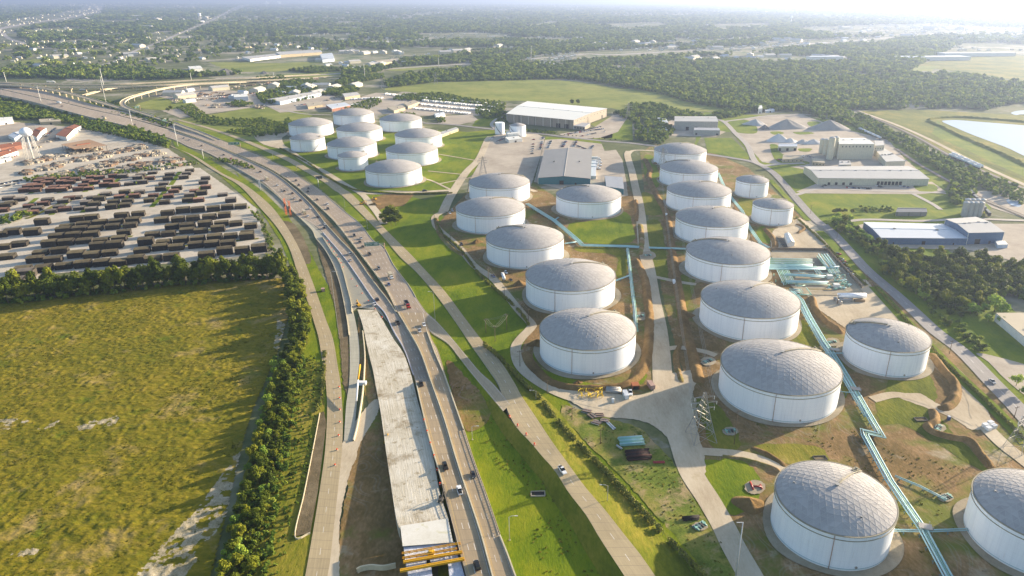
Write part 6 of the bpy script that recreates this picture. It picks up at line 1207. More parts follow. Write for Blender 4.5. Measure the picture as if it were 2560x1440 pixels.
h1 = hgt(1752, 1095, 1764, 982); pylon((1752, 1095), h1, 11, 'lattice pylon between the gravel road and the largest tank', .2, 1.3)
pylon((2543, 1122), 22, 8, 'lattice pylon on the verge at the right edge', .5)
for b, h_, lab in (((1655, 420), 26, 'lattice pylon in the strip left of the right-hand tanks'), ((1208, 440), 24, 'lattice pylon on the lawn right of the far tank group'), ((957, 225), 30, 'lattice pylon at the corner of the big green field'), ((1570, 300), 30, 'lattice pylon on the cut strip beside the warehouse lawn'), ((1090, 210), 30, 'lattice pylon standing in the big green field'), ((505, 145), 45, 'lattice pylon beside the far avenue')): pylon(b, h_, 8, lab, .3, 1.5)
p1 = np.array(un(1752, 1095)); p2 = np.array(un(1655, 420))
for f, hh in ((.66, 0), (.78, 0), (.9, 0)):
    for s in (-5.5, 5.5): wires((p1[0] + s, p1[1], h1 * f), (p2[0] + s, p2[1], 26 * f), 1, 5, lab=f'{"upper" if f > .85 else "middle" if f > .7 else "lower"} {"left" if s < 0 else "right"} power line from the near pylon', r=.06)
# ------------------------------------------------------------------ signs
SG = M('sign_green', '1F6B57', .5, .06, 1); SL = M('sign_legend', 'DADCD6', .5, .02)
def gantry(b, px0, px1, z, hh, lab, span_to=None, green=True):
    """cantilever sign; px0/px1 = left and right ends of the panel at its mid height z"""
    a, c = np.array(un(*px0, z)), np.array(un(*px1, z)); base = np.array(un(*b)); t = thing('overhead_sign', lab, 'road sign', tuple(base)); a -= base; c -= base; an = math.atan2(c[1] - a[1], c[0] - a[0]); L = np.linalg.norm((c - a)[:2]); m = (a + c) / 2
    MB().tube([(0, 0, 0), (0, 0, z + .8)], .35, 8).obj('post', MT['rust'] if green else GV, t)
    for dz in (.7, -.7): MB().tube([(0, 0, z + dz), (float(a[0]), float(a[1]), z + dz)], .16, 4).obj('truss_arm', GV, t)
    p = MB().box((0, 0, 0), (L, .15, hh)).obj('sign_panel', SG if green else MT['darksteel'], t); p.location = (m[0] - .35 * math.sin(an) * -1, m[1] - .35 * math.cos(an), z); p.rotation_euler[2] = an
    if green:
        lg = MB()
        for i, (x, zz, w) in enumerate(((-.36, .22, .2), (-.36, -.1, .16), (-.05, .2, .22), (-.05, -.15, .16), (.3, .24, .2), (.3, -.05, .24), (-.36, -.32, .1))): lg.box((x * L, -.1, zz * hh), (w * L, .06, hh * .11))
        lg.box((0, -.1, hh * .47), (L, .05, hh * .04)).box((0, -.1, -hh * .47), (L, .05, hh * .04)).box((-.2 * L, -.1, 0), (.05 * hh, .05, hh * .9)); lg.obj('legend', SL, p)
    return t
gantry((962, 628), (911, 611), (947, 609), 6.5, 3.6, 'green cantilever direction sign over the right carriageway'); gantry((602, 372), (571, 359), (598, 358), 8, 4, 'green direction sign over the highway, upper left')
gantry((352, 276), (336, 268), (348, 267), 9, 3.5, 'small green sign on the inside of the loop ramp'); gantry((417, 306), (406, 301), (416, 300), 7, 3.5, 'small green sign where the loop ramp straightens')
gantry((797, 468), (789, 444), (805, 443), 9, 3.4, 'dark message board on a post beside the frontage road', green=False)
t = thing('sign_back', 'pale back of a large sign left of the highway barrier', 'road sign', un(651, 476)); MB().box((0, 0, 8), (5, .3, 8), -.8).obj('sign_panel', GV, t); MB().tube([(0, 0, 0), (0, 0, 8)], .3, 6).obj('post', GV, t)
# ------------------------------------------------------------------ works and site clutter
def drum_line(pts, n_, where, z=0):
    c = resample(np.array(path3(pts, z)), n_)
    for p in c: dup(BAR, tuple(p), 0, 'orange traffic drum ' + where, 'orange traffic drums ' + where)
bt = thing('traffic_drum', 'x', 'traffic drum'); MB().cyl((0, 0, 0), .45, 1.2, 10, r2=.36).obj('drum', M('drum_orange', 'D0481C', .6, .05), bt); MB().cyl((0, 0, .45), .45, .22, 10, r2=.43, cap=False).obj('reflective_band', MT['trimw'], bt); reg(bt); BAR = bt
drum_line("1274,1043,3.4 1302,1073,3.7 1321,1093,3.7 1336,1112,3.7", 4, 'on the left edge of the frontage road'); drum_line("848,970 850,1040 846,1100 838,1165", 7, 'down the middle of the left frontage road'); drum_line("1060,1052,4 1076,1110,4.6 1090,1160,5 1100,1212,5.4", 6, 'between the traffic and the pale roadbed'); drum_line("818,604 832,626 846,648 858,670", 8, 'closing the new lanes'); drum_line("880,700 905,735 930,765 955,795", 6, 'along the white portable barrier')
def excavator(b, rz, lab, s=1.0, col=None):
    t = thing('excavator', lab, 'excavator', b if len(b) == 3 else un(*b), rz); m = col or YL
    for sy in (-1, 1): MB().box((0, sy * 1.1, .45), (4, .6, .9)).obj('track', MT['tyre'], t)
    MB().box((-.4, 0, 1.6), (3.2, 2.4, 1.2)).obj('body', m, t); MB().box((.7, .7, 2.6), (1.4, 1, 1.3)).obj('cab', MT['cglass'], t); MB().tube([(.9, -.3, 1.8), (3.4, -.3, 4.4), (5.4, -.3, 3.0)], .28, 4).obj('boom', m, t); MB().tube([(5.4, -.3, 3.0), (5.0, -.3, .9)], .22, 4).obj('stick', m, t); MB().box((4.8, -.3, .7), (.9, 1, .8)).obj('bucket', MT['darksteel'], t); t.scale = (s,) * 3
excavator((967, 1108), 1.6, 'yellow excavator at the left edge of the new roadbed', .8); excavator((897, 766), 2.2, 'yellow machine at the top end of the new roadbed', .9); excavator((904, 512), .3, 'yellow excavator piling dirt at the levelled site, left of two'); excavator((938, 500), 2.5, 'yellow excavator at the levelled site, right of two', .9); excavator(un(1103, 1252, 6)[:2] + (6,), 1.4, 'dark machine working beside the bridge railing', .7, MT['darksteel'])
for x, y, h_, lab in ((716, 537, 17, 'left of two orange pile-driver leads beside the slip road'), (727, 541, 16, 'right of two orange pile-driver leads beside the slip road')):
    t = thing('pile_driver', lab, 'pile driver', un(x, y)); mb = MB()
    for c in ((.6, .6), (-.6, .6), (-.6, -.6), (.6, -.6)): mb.tube([(*c, 0), (*c, h_)], .14, 4)
    for k in range(int(h_ / 1.5)): mb.tube([(.6, .6, k * 1.5), (-.6, -.6, k * 1.5 + 1.5)], .1, 3).tube([(-.6, .6, k * 1.5), (.6, -.6, k * 1.5 + 1.5)], .1, 3)
    mb.obj('leads', OR, t); MB().box((0, 0, h_ * .6), (1.1, 1.1, 2.6)).obj('hammer', MT['darksteel'], t)
t = thing('concrete_pump', 'white boom with yellow tip lying along the finished strip', 'pump'); A = np.array(un(891, 1002, 3)); B = np.array(un(895, 950, 5)); C_ = np.array(un(900, 912, 6)); MB().tube([tuple(A), tuple(B)], .45, 6).obj('boom', PT['white'], t); MB().tube([tuple(B), tuple(C_)], .5, 6).obj('boom_tip', YL, t); MB().box((0, 0, 1.2), (5, 2.4, 1.8)).obj('body', PT['white'], t).location = un(905, 962)
# yellow screed trusses over the open bridge deck
for i, (a, b, r_, lab) in enumerate((((1005, 1383), (1150, 1358), .18, 'uppermost thin yellow screed truss across the bridge deck'), ((1006, 1395), (1142, 1371), .18, 'second thin yellow screed truss across the bridge deck'), ((1008, 1405), (1155, 1380), .4, 'heavy yellow beam in the middle of the open deck'), ((1000, 1427), (1160, 1397), .45, 'lowest heavy yellow beam spanning the open deck'))):
    A, B = np.array(un(*a, 7.2)), np.array(un(*b, 7.2)); t = thing('screed_beam', lab, 'beam', tuple((A + B) / 2)); L = np.linalg.norm(B - A); t.rotation_euler[2] = math.atan2(B[1] - A[1], B[0] - A[0]); MB().box((0, -.35, 0), (L, r_, r_ * 2)).box((0, .35, 0), (L, r_, r_ * 2)).obj('beam', YL, t)
    for k in range(9): MB().box((-L / 2 + L * k / 8, 0, -.1), (.25, 1.1, .3)).obj('cross_brace', M('works_orange', 'A5641E', .7) if 'wo' not in MT else MT['wo'], t)
tag(MB().box((0, 0, .6), (2.2, 2.2, 1.2)).box((0, 0, 1.4), (1.2, 1.2, .5)).obj('generator', YL), 'yellow generator on the deck between the beams', 'generator').location = un(1078, 1385, 6)[:2] + (6,)
# supply yard right of the hedge
def bundle(b, n_, L, r, rz, mats, lab, rows=2):
    t = thing('pipe_bundle', lab, 'pipe stack', un(*b), rz); gg = random.Random(n_)
    for j in range(rows):
        for i in range(n_ - j): MB().tube([(-L / 2 + gg.uniform(-.5, .5), (i - (n_ - j - 1) / 2) * 2 * r * 1.03, r + j * r * 1.75 + .3), (L / 2 + gg.uniform(-.5, .5), (i - (n_ - j - 1) / 2) * 2 * r * 1.03, r + j * r * 1.75 + .3)], r, 10).obj('pipe', mats[(i + j) % len(mats)], t)
    for x in (-L / 3, L / 3): MB().box((x, 0, .15), (.3, n_ * 2 * r + 1, .3)).obj('timber', WD, t)
RB = M('pipe_maroon', '3E2622', .8, .2, 1); RBk = M('pipe_black', '241F1E', .8, .2, 1)
bundle((1578, 1106), 8, 11.5, .42, .12, [TG, TQ, TG], 'bundle of green and turquoise pipes beside the gravel apron'); bundle((1595, 1141), 9, 11, .4, .12, [RB, RBk, RB], 'bundle of dark maroon pipes below the green ones', 3); bundle((1534, 979), 3, 8.4, .85, -.06, [MT['steel']], 'three fat grey pipes beside the yellow racks', 1); bundle((1525, 1064), 3, 9, .3, -1.1, [PT['white'], MT['steel']], 'pale beams lying aslant near the power pole', 1); bundle((1728, 1298), 4, 7, .3, .15, [RBk], 'short bundle of black pipes beside the gravel road', 2); bundle((1548, 1117 + 4), 1, 3, .5, -.9, [PT['silver']], 'single pale pipe elbow left of the green pipes', 1)
g = random.Random(5)
t = thing('pipe_supports', 'heap of bright yellow pipe supports in the supply yard', 'supports', un(1478, 985))
YB = M('bright_yellow', 'E8C41E', .6, .08, 1)
for i in range(46):
    x, y = g.uniform(-6.5, 6), g.uniform(-5, 5); MB().tube([(-1.2, 0, 0), (-1.2, 0, 1.7), (1.2, 0, 1.7), (1.2, 0, 0)], .16, 4).obj('support_frame', YB, t); 
    for c_ in t.children:
        if not c_.get('k'): c_['k'] = 1; c_.location = (x, y, 0); c_.rotation_euler[2] = g.uniform(0, 3)
for c_ in t.children: del c_['k']
for i, (x, y, lab) in enumerate(((1466, 1030, 'first'), (1480, 1042, 'second'), (1498, 1040, 'third'), (1492, 1058, 'fourth'), (1512, 1053, 'fifth'))):
    t = thing('steel_frame_stack', f'stack of grey steel frames along the supply lane, {lab} from the top', 'steel stack', un(x, y), g.uniform(-1, .2))
    for k in range(7): MB().box((g.uniform(-.5, .5), k * .55 - 1.8, .5 + g.uniform(0, .5)), (4.5, .3, .3), g.uniform(-.1, .1)).obj('beam', (MT['steel'], MT['darksteel'], MT['rust'])[(k + i) % 3], t)
for b, d, rz, col, lab, nm in (((1627, 968), (2.6, 6, 2.7), .25, MT['rust'], 'rust-red shipping container beside the gravel road', 'shipping_container'), ((1588, 970), (4, 4, 2.6), .1, M('rust_orange', 'A0603C', .8), 'rust-orange open-fronted site hut', 'site_hut'), ((1564, 992), (2.4, 6, 2.6), .12, PT['white'], 'white box trailer beside the white pickup', 'box_trailer'), ((808, 728), (2.4, 3, 2.2), .4, MT['rust'], 'small brown box on the grass left of the slip road', 'site_box')):
    t = thing(nm, lab, 'container', un(*b), rz); MB().box((0, 0, d[2] / 2), d).obj('body', col, t); MB().box((0, 0, d[2] + .05), (d[0] + .1, d[1] + .1, .1)).obj('roof', col if nm != 'box_trailer' else R_['pale'], t)
    MB().box((0, -d[1] / 2 - .03, d[2] * .45), (d[0] * .8, .06, d[2] * .8)).obj('door', MT['opening'] if 'hut' in nm else col, t)
    for sx in (-1, 1): MB().box((sx * d[0] / 2, -d[1] / 2, d[2] / 2), (.15, .15, d[2])).obj('corner_post', MT['darksteel'], t)
for b, col, lab in (((1532, 1006), PT['white'], 'white portable toilet near the trailer'), ((2371, 1050), PT['blue'], 'bright blue portable toilet at the east apron')):
    t = thing('portable_toilet', lab, 'portable toilet', un(*b)); MB().box((0, 0, 1.1), (1.3, 1.3, 2.2)).obj('cabin', col, t); MB().box((0, 0, 2.3), (1.4, 1.4, .25), top=.7).obj('roof', PT['white'], t)
for i, (x, y) in enumerate(((2462, 1068), (2475, 1062), (2483, 1070), (2470, 1076))): t = thing('equipment_cabinet', 'pale cabinet in the cluster of four beside the east drive', 'cabinet', un(x, y), .3, 'pale cabinets by the east drive'); MB().box((0, 0, 1), (2.6, 2, 2)).obj('cabinet', PT['white'], t); MB().box((0, 0, 2.05), (2.8, 2.2, .12)).obj('lid', R_['pale'], t)
for b, lab in (((1770, 905), 'turquoise valve cluster in the shade left of the largest tank'), ((1826, 1080), 'blue-white valve on a gravel patch below the largest tank'), ((1750, 1318), 'teal valve cluster beside the gravel road, bottom'), ((2345, 1072), 'dark green valve cluster behind the brown bank'), ((2080, 857), 'grey pump set right of the rack'), ((2364, 1246), 'green valve at the end of the low branch line'), ((2180 - 560, 640), 'pump set beside the gravel road at the pipe run'), ((1600, 792), 'white pump set at the lower end of the vertical run')):
    t = thing('valve_station', lab, 'valve station', un(*b), g.uniform(0, 1)); sheet('gravel_patch', [un(b[0] + 20 * math.cos(a), b[1] + 11 * math.sin(a))[:2] for a in np.linspace(0, 2 * math.pi, 12)[:-1]], MT['pad'], 11, world=True, smooth=3, jit=.5)
    for k in range(4): MB().cyl((k * 1.5 - 2.2, 0, 0), .5, 1.1, 10).cyl((k * 1.5 - 2.2, 0, 1.1), .7, .15, 10).tube([(k * 1.5 - 2.2, -1.5, .7), (k * 1.5 - 2.2, 1.5, .7)], .35, 8).obj('valve', (TG, TQs, MT['darksteel'])[k % 3], t)
    MB().tube([(-3.2, 1.4, .7), (3.2, 1.4, .7)], .3, 6).obj('header_pipe', TQs, t)
t = thing('fire_monitor', 'bright red fire-water manifold on a round gravel patch', 'fire hydrant', un(1887, 1218)); RD = PT['red']; sheet('gravel_patch', [un(1887 + 26 * math.cos(a), 1220 + 18 * math.sin(a))[:2] for a in np.linspace(0, 2 * math.pi, 14)[:-1]], MT['pad'], 11, world=True, smooth=3, jit=.4)
for k in range(4): MB().tube([(-1.5 + k, 0, .8), (2.5, -.6 - k * .3, .8)], .3, 8).obj('branch_pipe', RD, t)
MB().tube([(-1.5, 2.6, .9), (-1.5, -2.6, .9)], .42, 8).obj('header_pipe', RD, t); MB().tube([(2.5, .8, .9), (2.5, -2.2, .9)], .35, 8).obj('header_pipe', RD, t)
t = thing('steel_beams', 'short red steel beams on the grass below the maroon pipes', 'beams', un(1647, 1157), .05); [MB().box((0, k * .6, .3), (5.5, .3, .5)).obj('beam', RD, t) for k in (-1, 0, 1)]
for b, lab in (((2302, 1050), 'shallow timber-edged pit by the brown bank, right'), ((2050, 1147), 'shallow timber-edged pit above the bottom tank'), ((1345, 1236), 'concrete drain inlet with broken apron on the grass strip')):
    t = thing('open_pit', lab, 'pit', un(*b), .05); 
    for k, (x, y, w_, d_) in enumerate(((0, 1.5, 6, .35), (0, -1.5, 6, .35), (3, 0, .35, 3), (-3, 0, .35, 3))): MB().box((x, y, .35), (w_, d_, .7)).obj('edge_board', MT['darksteel'] if b[0] > 1400 else MT['concrete_side'], t)
    MB().box((0, 0, .33), (5.6, 2.6, .06)).obj('pit_bottom', MT['dirt_gray' if b[0] > 1400 else 'opening'], t)
for b, lab in (((1497, 1187), 'upper pale concrete flume on the grass left of the fence'), ((1510, 1200), 'lower pale concrete flume on the grass left of the fence')): t = thing('drain_flume', lab, 'drain', un(*b), .5); MB().box((0, 0, .2), (5, .9, .4)).box((2.4, .5, .25), (1.6, 1.6, .4), .6).obj('apron', MT['parapet'], t)
tag(MB().add([(*un(1334, 1001)[:2], .5), (*un(1337, 1012)[:2], .5), (*un(1358, 1004)[:2], .5), (*un(1356, 998)[:2], .5)], [(0, 1, 2, 3)]).obj('culvert_slab', MT['parapet']), kind='structure')
# small heaps and bunds of clay
BERM = [("1589,500 1592,530 1590,555", 7, 2.4, 'clay'), ("1589,648 1612,698 1619,749 1624,800 1622,849 1616,900 1600,935 1570,960 1520,970 1450,972 1380,958 1332,915 1312,880", 10, 2.6, 'clay'), ("1612,397 1625,425 1622,445 1645,495 1662,525 1672,560 1676,600 1684,650 1692,700 1702,760 1712,820 1735,900 1748,960", 11, 2.4, 'clay'), ("1912,572 1935,601 1938,622", 9, 2.6, 'clay'), ("2029,742 2040,776 2070,809 2108,836", 8, 3, 'clay'),
        ("2328,883 2358,925 2388,962 2385,1000 2362,1022 2340,1018", 9, 2.8, 'clay'), ("2330,1022 2338,1055 2320,1066 2331,1081 2372,1094 2422,1104 2452,1138 2483,1178", 8, 2.8, 'clay'), ("1878,1118 1935,1146 1968,1172", 6, 2, 'clay'), ("1800,1140 1860,1150 1930,1170 1965,1195", 5, 1.5, 'dirt'), ("1088,545 1100,585 1130,620 1160,640", 8, 1.6, 'dirt'),
        ("1990,560 2010,572 1992,585", 6, 2, 'clay'), ("1600,640 1604,600 1600,560", 9, 2.2, 'dirt'), ("1700,860 1690,900 1705,960", 6, 1.5, 'dirt')]
for s, w, h, m, in BERM: berm('earth_bund', s, w * .8, h * .9, MT[m], 'orange-brown earth bund round the tanks')
for px, w, h, lab, sd in (((1192, 607), 11, 3.5, 'orange dirt mound beside the perimeter road, upper', 1), ((1298, 712), 11, 4, 'orange dirt mound behind the tank truck', 2), ((1343, 862), 12, 4, 'orange dirt mound left of the lowest middle tank', 3), ((1872, 1262), 15, 3.5, 'ragged orange dirt mound left of the bottom tank', 4), ((1638, 410), 9, 3, 'orange mound left of the right-hand row, uppermost', 5), ((1650, 448), 10, 3, 'orange mound left of the right-hand row, second', 6), ((1668, 500), 9, 3, 'orange mound left of the right-hand row, third', 7), ((1444, 958), 6, 2, 'small orange mound left of the yellow racks', 8), ((938, 512), 14, 2.5, 'brown spoil heap on the levelled site', 9), ((1740, 905), 9, 2.2, 'brown mound left of the largest tank', 10), ((1725, 790), 9, 2.4, 'brown mound left of the tank below the manifold', 11)):
    heap('dirt_mound', px, w, h, MT['clay'], lab, 'dirt mounds', .8, .5, sd)
# ------------------------------------------------------------------ fence line with vines
def fence(pts, name, label, vine=True, h=2.0, every=3.2, seed=2):
    t = thing(name, label, 'fence'); c = np.array(path3(pts, 0, 12)); L = np.linalg.norm(np.diff(c[:, :2], axis=0), axis=1).sum(); c = resample(c, min(99, int(L / every)))
    for p in c: MB().tube([(0, 0, 0), (0, 0, h)], .07, 4).obj('post', MT['darksteel'], t).location = (p[0], p[1], 0)
    for zz in (h * .5, h): MB().tube([(p[0], p[1], zz) for p in c], .04, 3, cap=False).obj('rail', MT['darksteel'], t)
    if vine:
        gg = np.random.default_rng(seed); n = int(L * 60); s = gg.uniform(0, 1, n) * (len(c) - 1); i = np.minimum(s.astype(int), len(c) - 2); f = (s - i)[:, None]; p = c[i] * (1 - f) + c[i + 1] * f
        clump = vnoise(p[:, 0], p[:, 1], 2.5, seed); k = clump > .26; p = p[k] + gg.normal(size=(k.sum(), 3)) * np.array([.45, .45, 0]); p[:, 2] = gg.uniform(.1, 1, k.sum()) * (h * .75 + h * .45 * clump[k]); n = len(p)
        a = gg.normal(size=(n, 3)); a /= np.linalg.norm(a, axis=1)[:, None]; b = np.cross(a, gg.normal(size=(n, 3))); b /= np.linalg.norm(b, axis=1)[:, None]; v = np.stack([p - a * .42, p - b * .34, p + a * .42, p + b * .34], 1).reshape(-1, 3)
        me = bpy.data.meshes.new('vine_cover'); me.from_pydata(v.tolist(), [], np.arange(4 * n).reshape(-1, 4).tolist()); me.materials.append(MT['vine']); link('vine_cover', me, t)
MT['vine'] = M('vine_leaves', '6B7A2A', .8, .3, 1.2, col2='8A8438')
fence("1210,865 1262,912 1310,965 1352,1004 1395,1060 1450,1120 1510,1180 1570,1245 1630,1310 1690,1375 1750,1440 1800,1500", 'boundary_fence', 'vine-covered fence between the frontage verge and the tank site', h=3.2)
fence("1088,548 1105,585 1150,625 1200,690 1250,735 1300,782 1322,815", 'boundary_fence', 'overgrown fence along the gravel perimeter road', seed=4)
fence("700,372 765,405 820,445 870,470 900,478 1000,486 1130,484", 'boundary_fence', 'dark fence with low wall round the far tank group', seed=5, h=1.6)
fence("1990,545 2050,600 2110,660 2165,715", 'boundary_fence', 'overgrown fence on the verge beside the east road, upper', seed=6, h=1.5); fence("2180,710 2240,775 2300,840 2380,925 2470,1010 2560,1100", 'boundary_fence', 'overgrown fence on the verge beside the east road, lower', seed=7, h=1.5)
fence("812,880 808,960 800,1010 790,1030", 'boundary_fence', 'thin fence beside the shrubs left of the frontage road', seed=8, h=1.2)
lane('drainage_channel', "1210,880 1262,935 1310,990 1360,1040", 3, MT['concrete_side'], 6); lane('grass_strip', "1150,585 1180,610", .5, MT['grass'], 1)  # the short second lane is ordinary verge grass
sheet('drain_basin', "800,1035 810,1030 816,1060 808,1130 795,1230 776,1335 738,1343 760,1240 782,1130", MT['dirt_gray'], 9); wall_run('basin_wall', "800,1035 782,1130 760,1240 738,1343 776,1335", 0, .9, .5, MT['parapet'], 'tan concrete edge of the drain basin left of the frontage road', 'wall')
# ------------------------------------------------------------------ trees
def leaf_mat(name, stops, rnd=.35):
    m, nt, b = new_mat(name); t = NT(nt); v = coords(t, 'Object'); r = t.N.new('ShaderNodeObjectInfo').outputs['Random']
    f = t.noise(v, .55, 3, .6)
    s = t.math('MULTIPLY_ADD', r, .55, t.math('MULTIPLY', f, .5)); col = t.ramp(s, stops)
    t.l(col, b.inputs['Base Color']); b.inputs['Roughness'].default_value = .7; b.inputs['Specular IOR Level'].default_value = .15
    tr = t.n('ShaderNodeBsdfTranslucent'); t.l(col, tr.inputs['Color']); mx = t.n('ShaderNodeMixShader', Fac=.3); t.l(b.outputs[0], mx.inputs[1]); t.l(tr.outputs[0], mx.inputs[2])
    t.l(mx.outputs[0], nt.nodes['Material Output'].inputs['Surface']); return m
LEAF = leaf_mat('leaves', [(.1, H('38480E')), (.4, H('526014')), (.7, H('747C1C')), (.95, H('9C982C'))])
LEAFY = leaf_mat('leaves_yellow', [(.1, H('55702A')), (.5, H('7F9A35')), (.9, H('A5B548'))])
LEAFF = leaf_mat('leaves_far', [(.05, H('324A14')), (.35, H('506820')), (.65, H('74862C')), (.95, H('A2A640'))])
BARK = M('bark', '6E6250', .9, .2, 3, kind='Object'); BARKP = M('bark_pale', 'A39A88', .9, .2, 3, kind='Object')
def leaf_cloud(n, rx, rz, cz, size, clumps, seed, low=-.75):
    g = np.random.default_rng(seed); cs = []
    for _ in range(clumps):
        d = g.normal(size=3); d /= np.linalg.norm(d); d[2] = max(d[2], low); k = g.uniform(.35, .85)
        cs.append((d[0] * rx * k, d[1] * rx * k, cz + d[2] * rz * k, g.uniform(.28, .55)))
    cs = np.array(cs); ci = g.integers(0, clumps, n); d = g.normal(size=(n, 3)); d /= np.linalg.norm(d, axis=1)[:, None]
    rad = cs[ci, 3:4] * g.uniform(.55, 1.05, (n, 1)); c = cs[ci, :3] + d * rad * np.array([rx, rx, rz * .85])
    nn = d * .7 + g.normal(size=(n, 3)) * .5; nn[:, 2] += .35; nn /= np.linalg.norm(nn, axis=1)[:, None]
    a = np.cross(nn, g.normal(size=(n, 3))); a /= np.linalg.norm(a, axis=1)[:, None]; b = np.cross(nn, a); s = size * g.uniform(.6, 1.3, (n, 1))
    v = np.stack([c - a * s, c - b * s * .7, c + a * s, c + b * s * .7], 1).reshape(-1, 3)
    return v, np.arange(4 * n).reshape(-1, 4)
def crown_mesh(name, *a, mat=None, **k):
    v, f = leaf_cloud(*a, **k); me = bpy.data.meshes.new(name); me.from_pydata(v.tolist(), [], f.tolist()); me.materials.append(mat or LEAF); return me
def make_tree(name, hgt, spread, n, seed, mat=LEAF, bark=BARK, label='x', cat='tree', size=.5, trunkh=.35):
    t = thing(name, label, cat); g = random.Random(seed)
    rz = hgt * (1 - trunkh * .5) / 2; cz = hgt - rz
    link('crown', crown_mesh('crown', n, spread / 2 * .8, rz * .8, cz, size, 15, seed, mat=mat), t)
    mb = MB(); mb.tube([(0, 0, -.2), (g.uniform(-.1, .1), 0, hgt * .3), (g.uniform(-.3, .3), .1, hgt * .75)], hgt * .022, 6, r2=hgt * .006)
    for k in range(5):
        a = g.uniform(0, 6.28); z = hgt * g.uniform(.25, .55); mb.tube([(0, 0, z), (math.cos(a) * spread * .28, math.sin(a) * spread * .28, z + hgt * .22)], hgt * .010, 4, r2=hgt * .003)
    mb.obj('trunk', bark, t); return t
TREES = [make_tree('broadleaf_tree', 9.5, 9.5, 1300, 1), make_tree('tall_tree', 11, 8.5, 1300, 2), make_tree('bushy_tree', 8, 9, 1200, 3), make_tree('slender_tree', 12, 6.5, 1000, 4)]
BUSH = [make_tree('shrub', 3.6, 4.6, 380, 5, trunkh=.0, cat='shrub', size=.4), make_tree('shrub', 3.0, 4.2, 340, 6, trunkh=0, cat='shrub', size=.45)]
YEL = [make_tree('light_green_tree', 9, 10, 620, 7, mat=LEAFY), make_tree('light_green_tree', 7, 8, 520, 8, mat=LEAFY)]
GN_PROTO = bpy.data.collections.new('leaf_prototypes')
for i in range(5):
    k = 70 if i < 3 else 110
    me = crown_mesh('far_crown', k, 4.4, 4.2, 5.2, 1.75, 7, 20 + i, mat=LEAFF); ob = bpy.data.objects.new('far_crown', me); GN_PROTO.objects.link(ob)
def wood(name, label, pts, sc, GN_PROTO=GN_PROTO, npr=5):
    """uncountable far-off wood: points on the ground carrying real crowns"""
    me = bpy.data.meshes.new(name); me.from_pydata(pts.tolist(), [], [])
    a = me.attributes.new('sc', 'FLOAT_VECTOR', 'POINT'); a.data.foreach_set('vector', sc.astype(np.float32).ravel())
    o = link(name, me); tag(o, label, kind='stuff'); md = o.modifiers.new('trees', 'NODES'); ng = bpy.data.node_groups.new(name, 'GeometryNodeTree'); md.node_group = ng
    ng.interface.new_socket('Geometry', in_out='INPUT', socket_type='NodeSocketGeometry'); ng.interface.new_socket('Geometry', in_out='OUTPUT', socket_type='NodeSocketGeometry')
    N = ng.nodes; L = ng.links; gi = N.new('NodeGroupInput'); go = N.new('NodeGroupOutput'); ip = N.new('GeometryNodeInstanceOnPoints'); ci = N.new('GeometryNodeCollectionInfo')
    ci.inputs['Collection'].default_value = GN_PROTO; ci.inputs['Separate Children'].default_value = True; ci.inputs['Reset Children'].default_value = True
    ip.inputs['Pick Instance'].default_value = True; L.new(ci.outputs[0], ip.inputs['Instance']); L.new(gi.outputs[0], ip.inputs['Points'])
    rv = N.new('FunctionNodeRandomValue'); rv.data_type = 'FLOAT_VECTOR'; rv.inputs[1].default_value = (.12, .12, 6.28); L.new(rv.outputs[0], ip.inputs['Rotation'])
    na = N.new('GeometryNodeInputNamedAttribute'); na.data_type = 'FLOAT_VECTOR'; na.inputs['Name'].default_value = 'sc'; L.new(na.outputs[0], ip.inputs['Scale'])
    ri = N.new('FunctionNodeRandomValue'); ri.data_type = 'INT'; ri.inputs[4].default_value = 0; ri.inputs[5].default_value = npr - 1; ri.inputs['Seed'].default_value = 5; L.new(ri.outputs[2], ip.inputs['Instance Index']); L.new(ip.outputs[0], go.inputs[0])
    return o
# far woods: rejection against traced clearings
CLEAR = [np.array(U(s)) for s in """
-200,212 -200,190 60,196 250,200 400,200 640,185 850,172 860,200 1000,168 1180,156 1185,170 1010,190 1000,218 1100,200 1300,196 1450,200 1640,232 1740,262 1850,278 1880,283 1960,276 2010,284 2110,318 2160,300 2100,276 2400,270 2700,300 3200,420 3600,1500 -900,1500 -300,700 -300,240
1285,158 1350,140 1470,128 1700,116 1700,132 1540,146 1400,158 1290,160
1290,152 1700,126 2100,100 2400,76 2420,84 2120,112 1720,140 1400,156
345,172 440,160 520,150 560,140 700,135 820,132 900,120 1010,128 1100,128 1160,140 1000,152 960,170 850,175 620,186 520,188 420,182
228,172 300,148 345,122 400,102 470,72 540,42 600,12 630,12 560,46 490,76 420,106 365,128 310,158 255,176
-100,100 -40,70 0,58 60,46 130,36 200,24 225,5 270,5 250,40 200,52 130,62 50,74 40,90 80,105 40,122 -100,130
20,157 120,143 150,150 60,160
190,124 260,124 250,130 185,131
60,75 200,70 230,80 80,84
290,108 325,106 325,114 290,116
1700,150 1750,142 1900,140 2100,142 2150,156 1900,160 1720,160
2260,185 2400,110 2900,120 2900,260 2560,215 2420,190
1000,118 1290,118 1320,126 1000,130
1300,65 1380,55 1400,62 1320,70
1660,92 1760,100 1900,92 1900,100 1700,108
1280,92 1450,96 1420,108 1290,100
1040,84 1180,80 1280,86 1300,98 1180,104 1060,100
1480,60 1640,56 1700,66 1560,76
1750,62 1920,58 1940,68 1800,74
1560,108 1700,104 1760,112 1600,118
1900,104 2060,98 2200,94 2220,108 2060,114 1920,116
700,88 860,84 900,92 760,100
380,92 470,88 480,96 400,102
1960,70 2300,60 2560,70 2560,88 2100,90
2480,272 2560,258 2700,262 2700,300 2480,300""".strip().split('\n')]
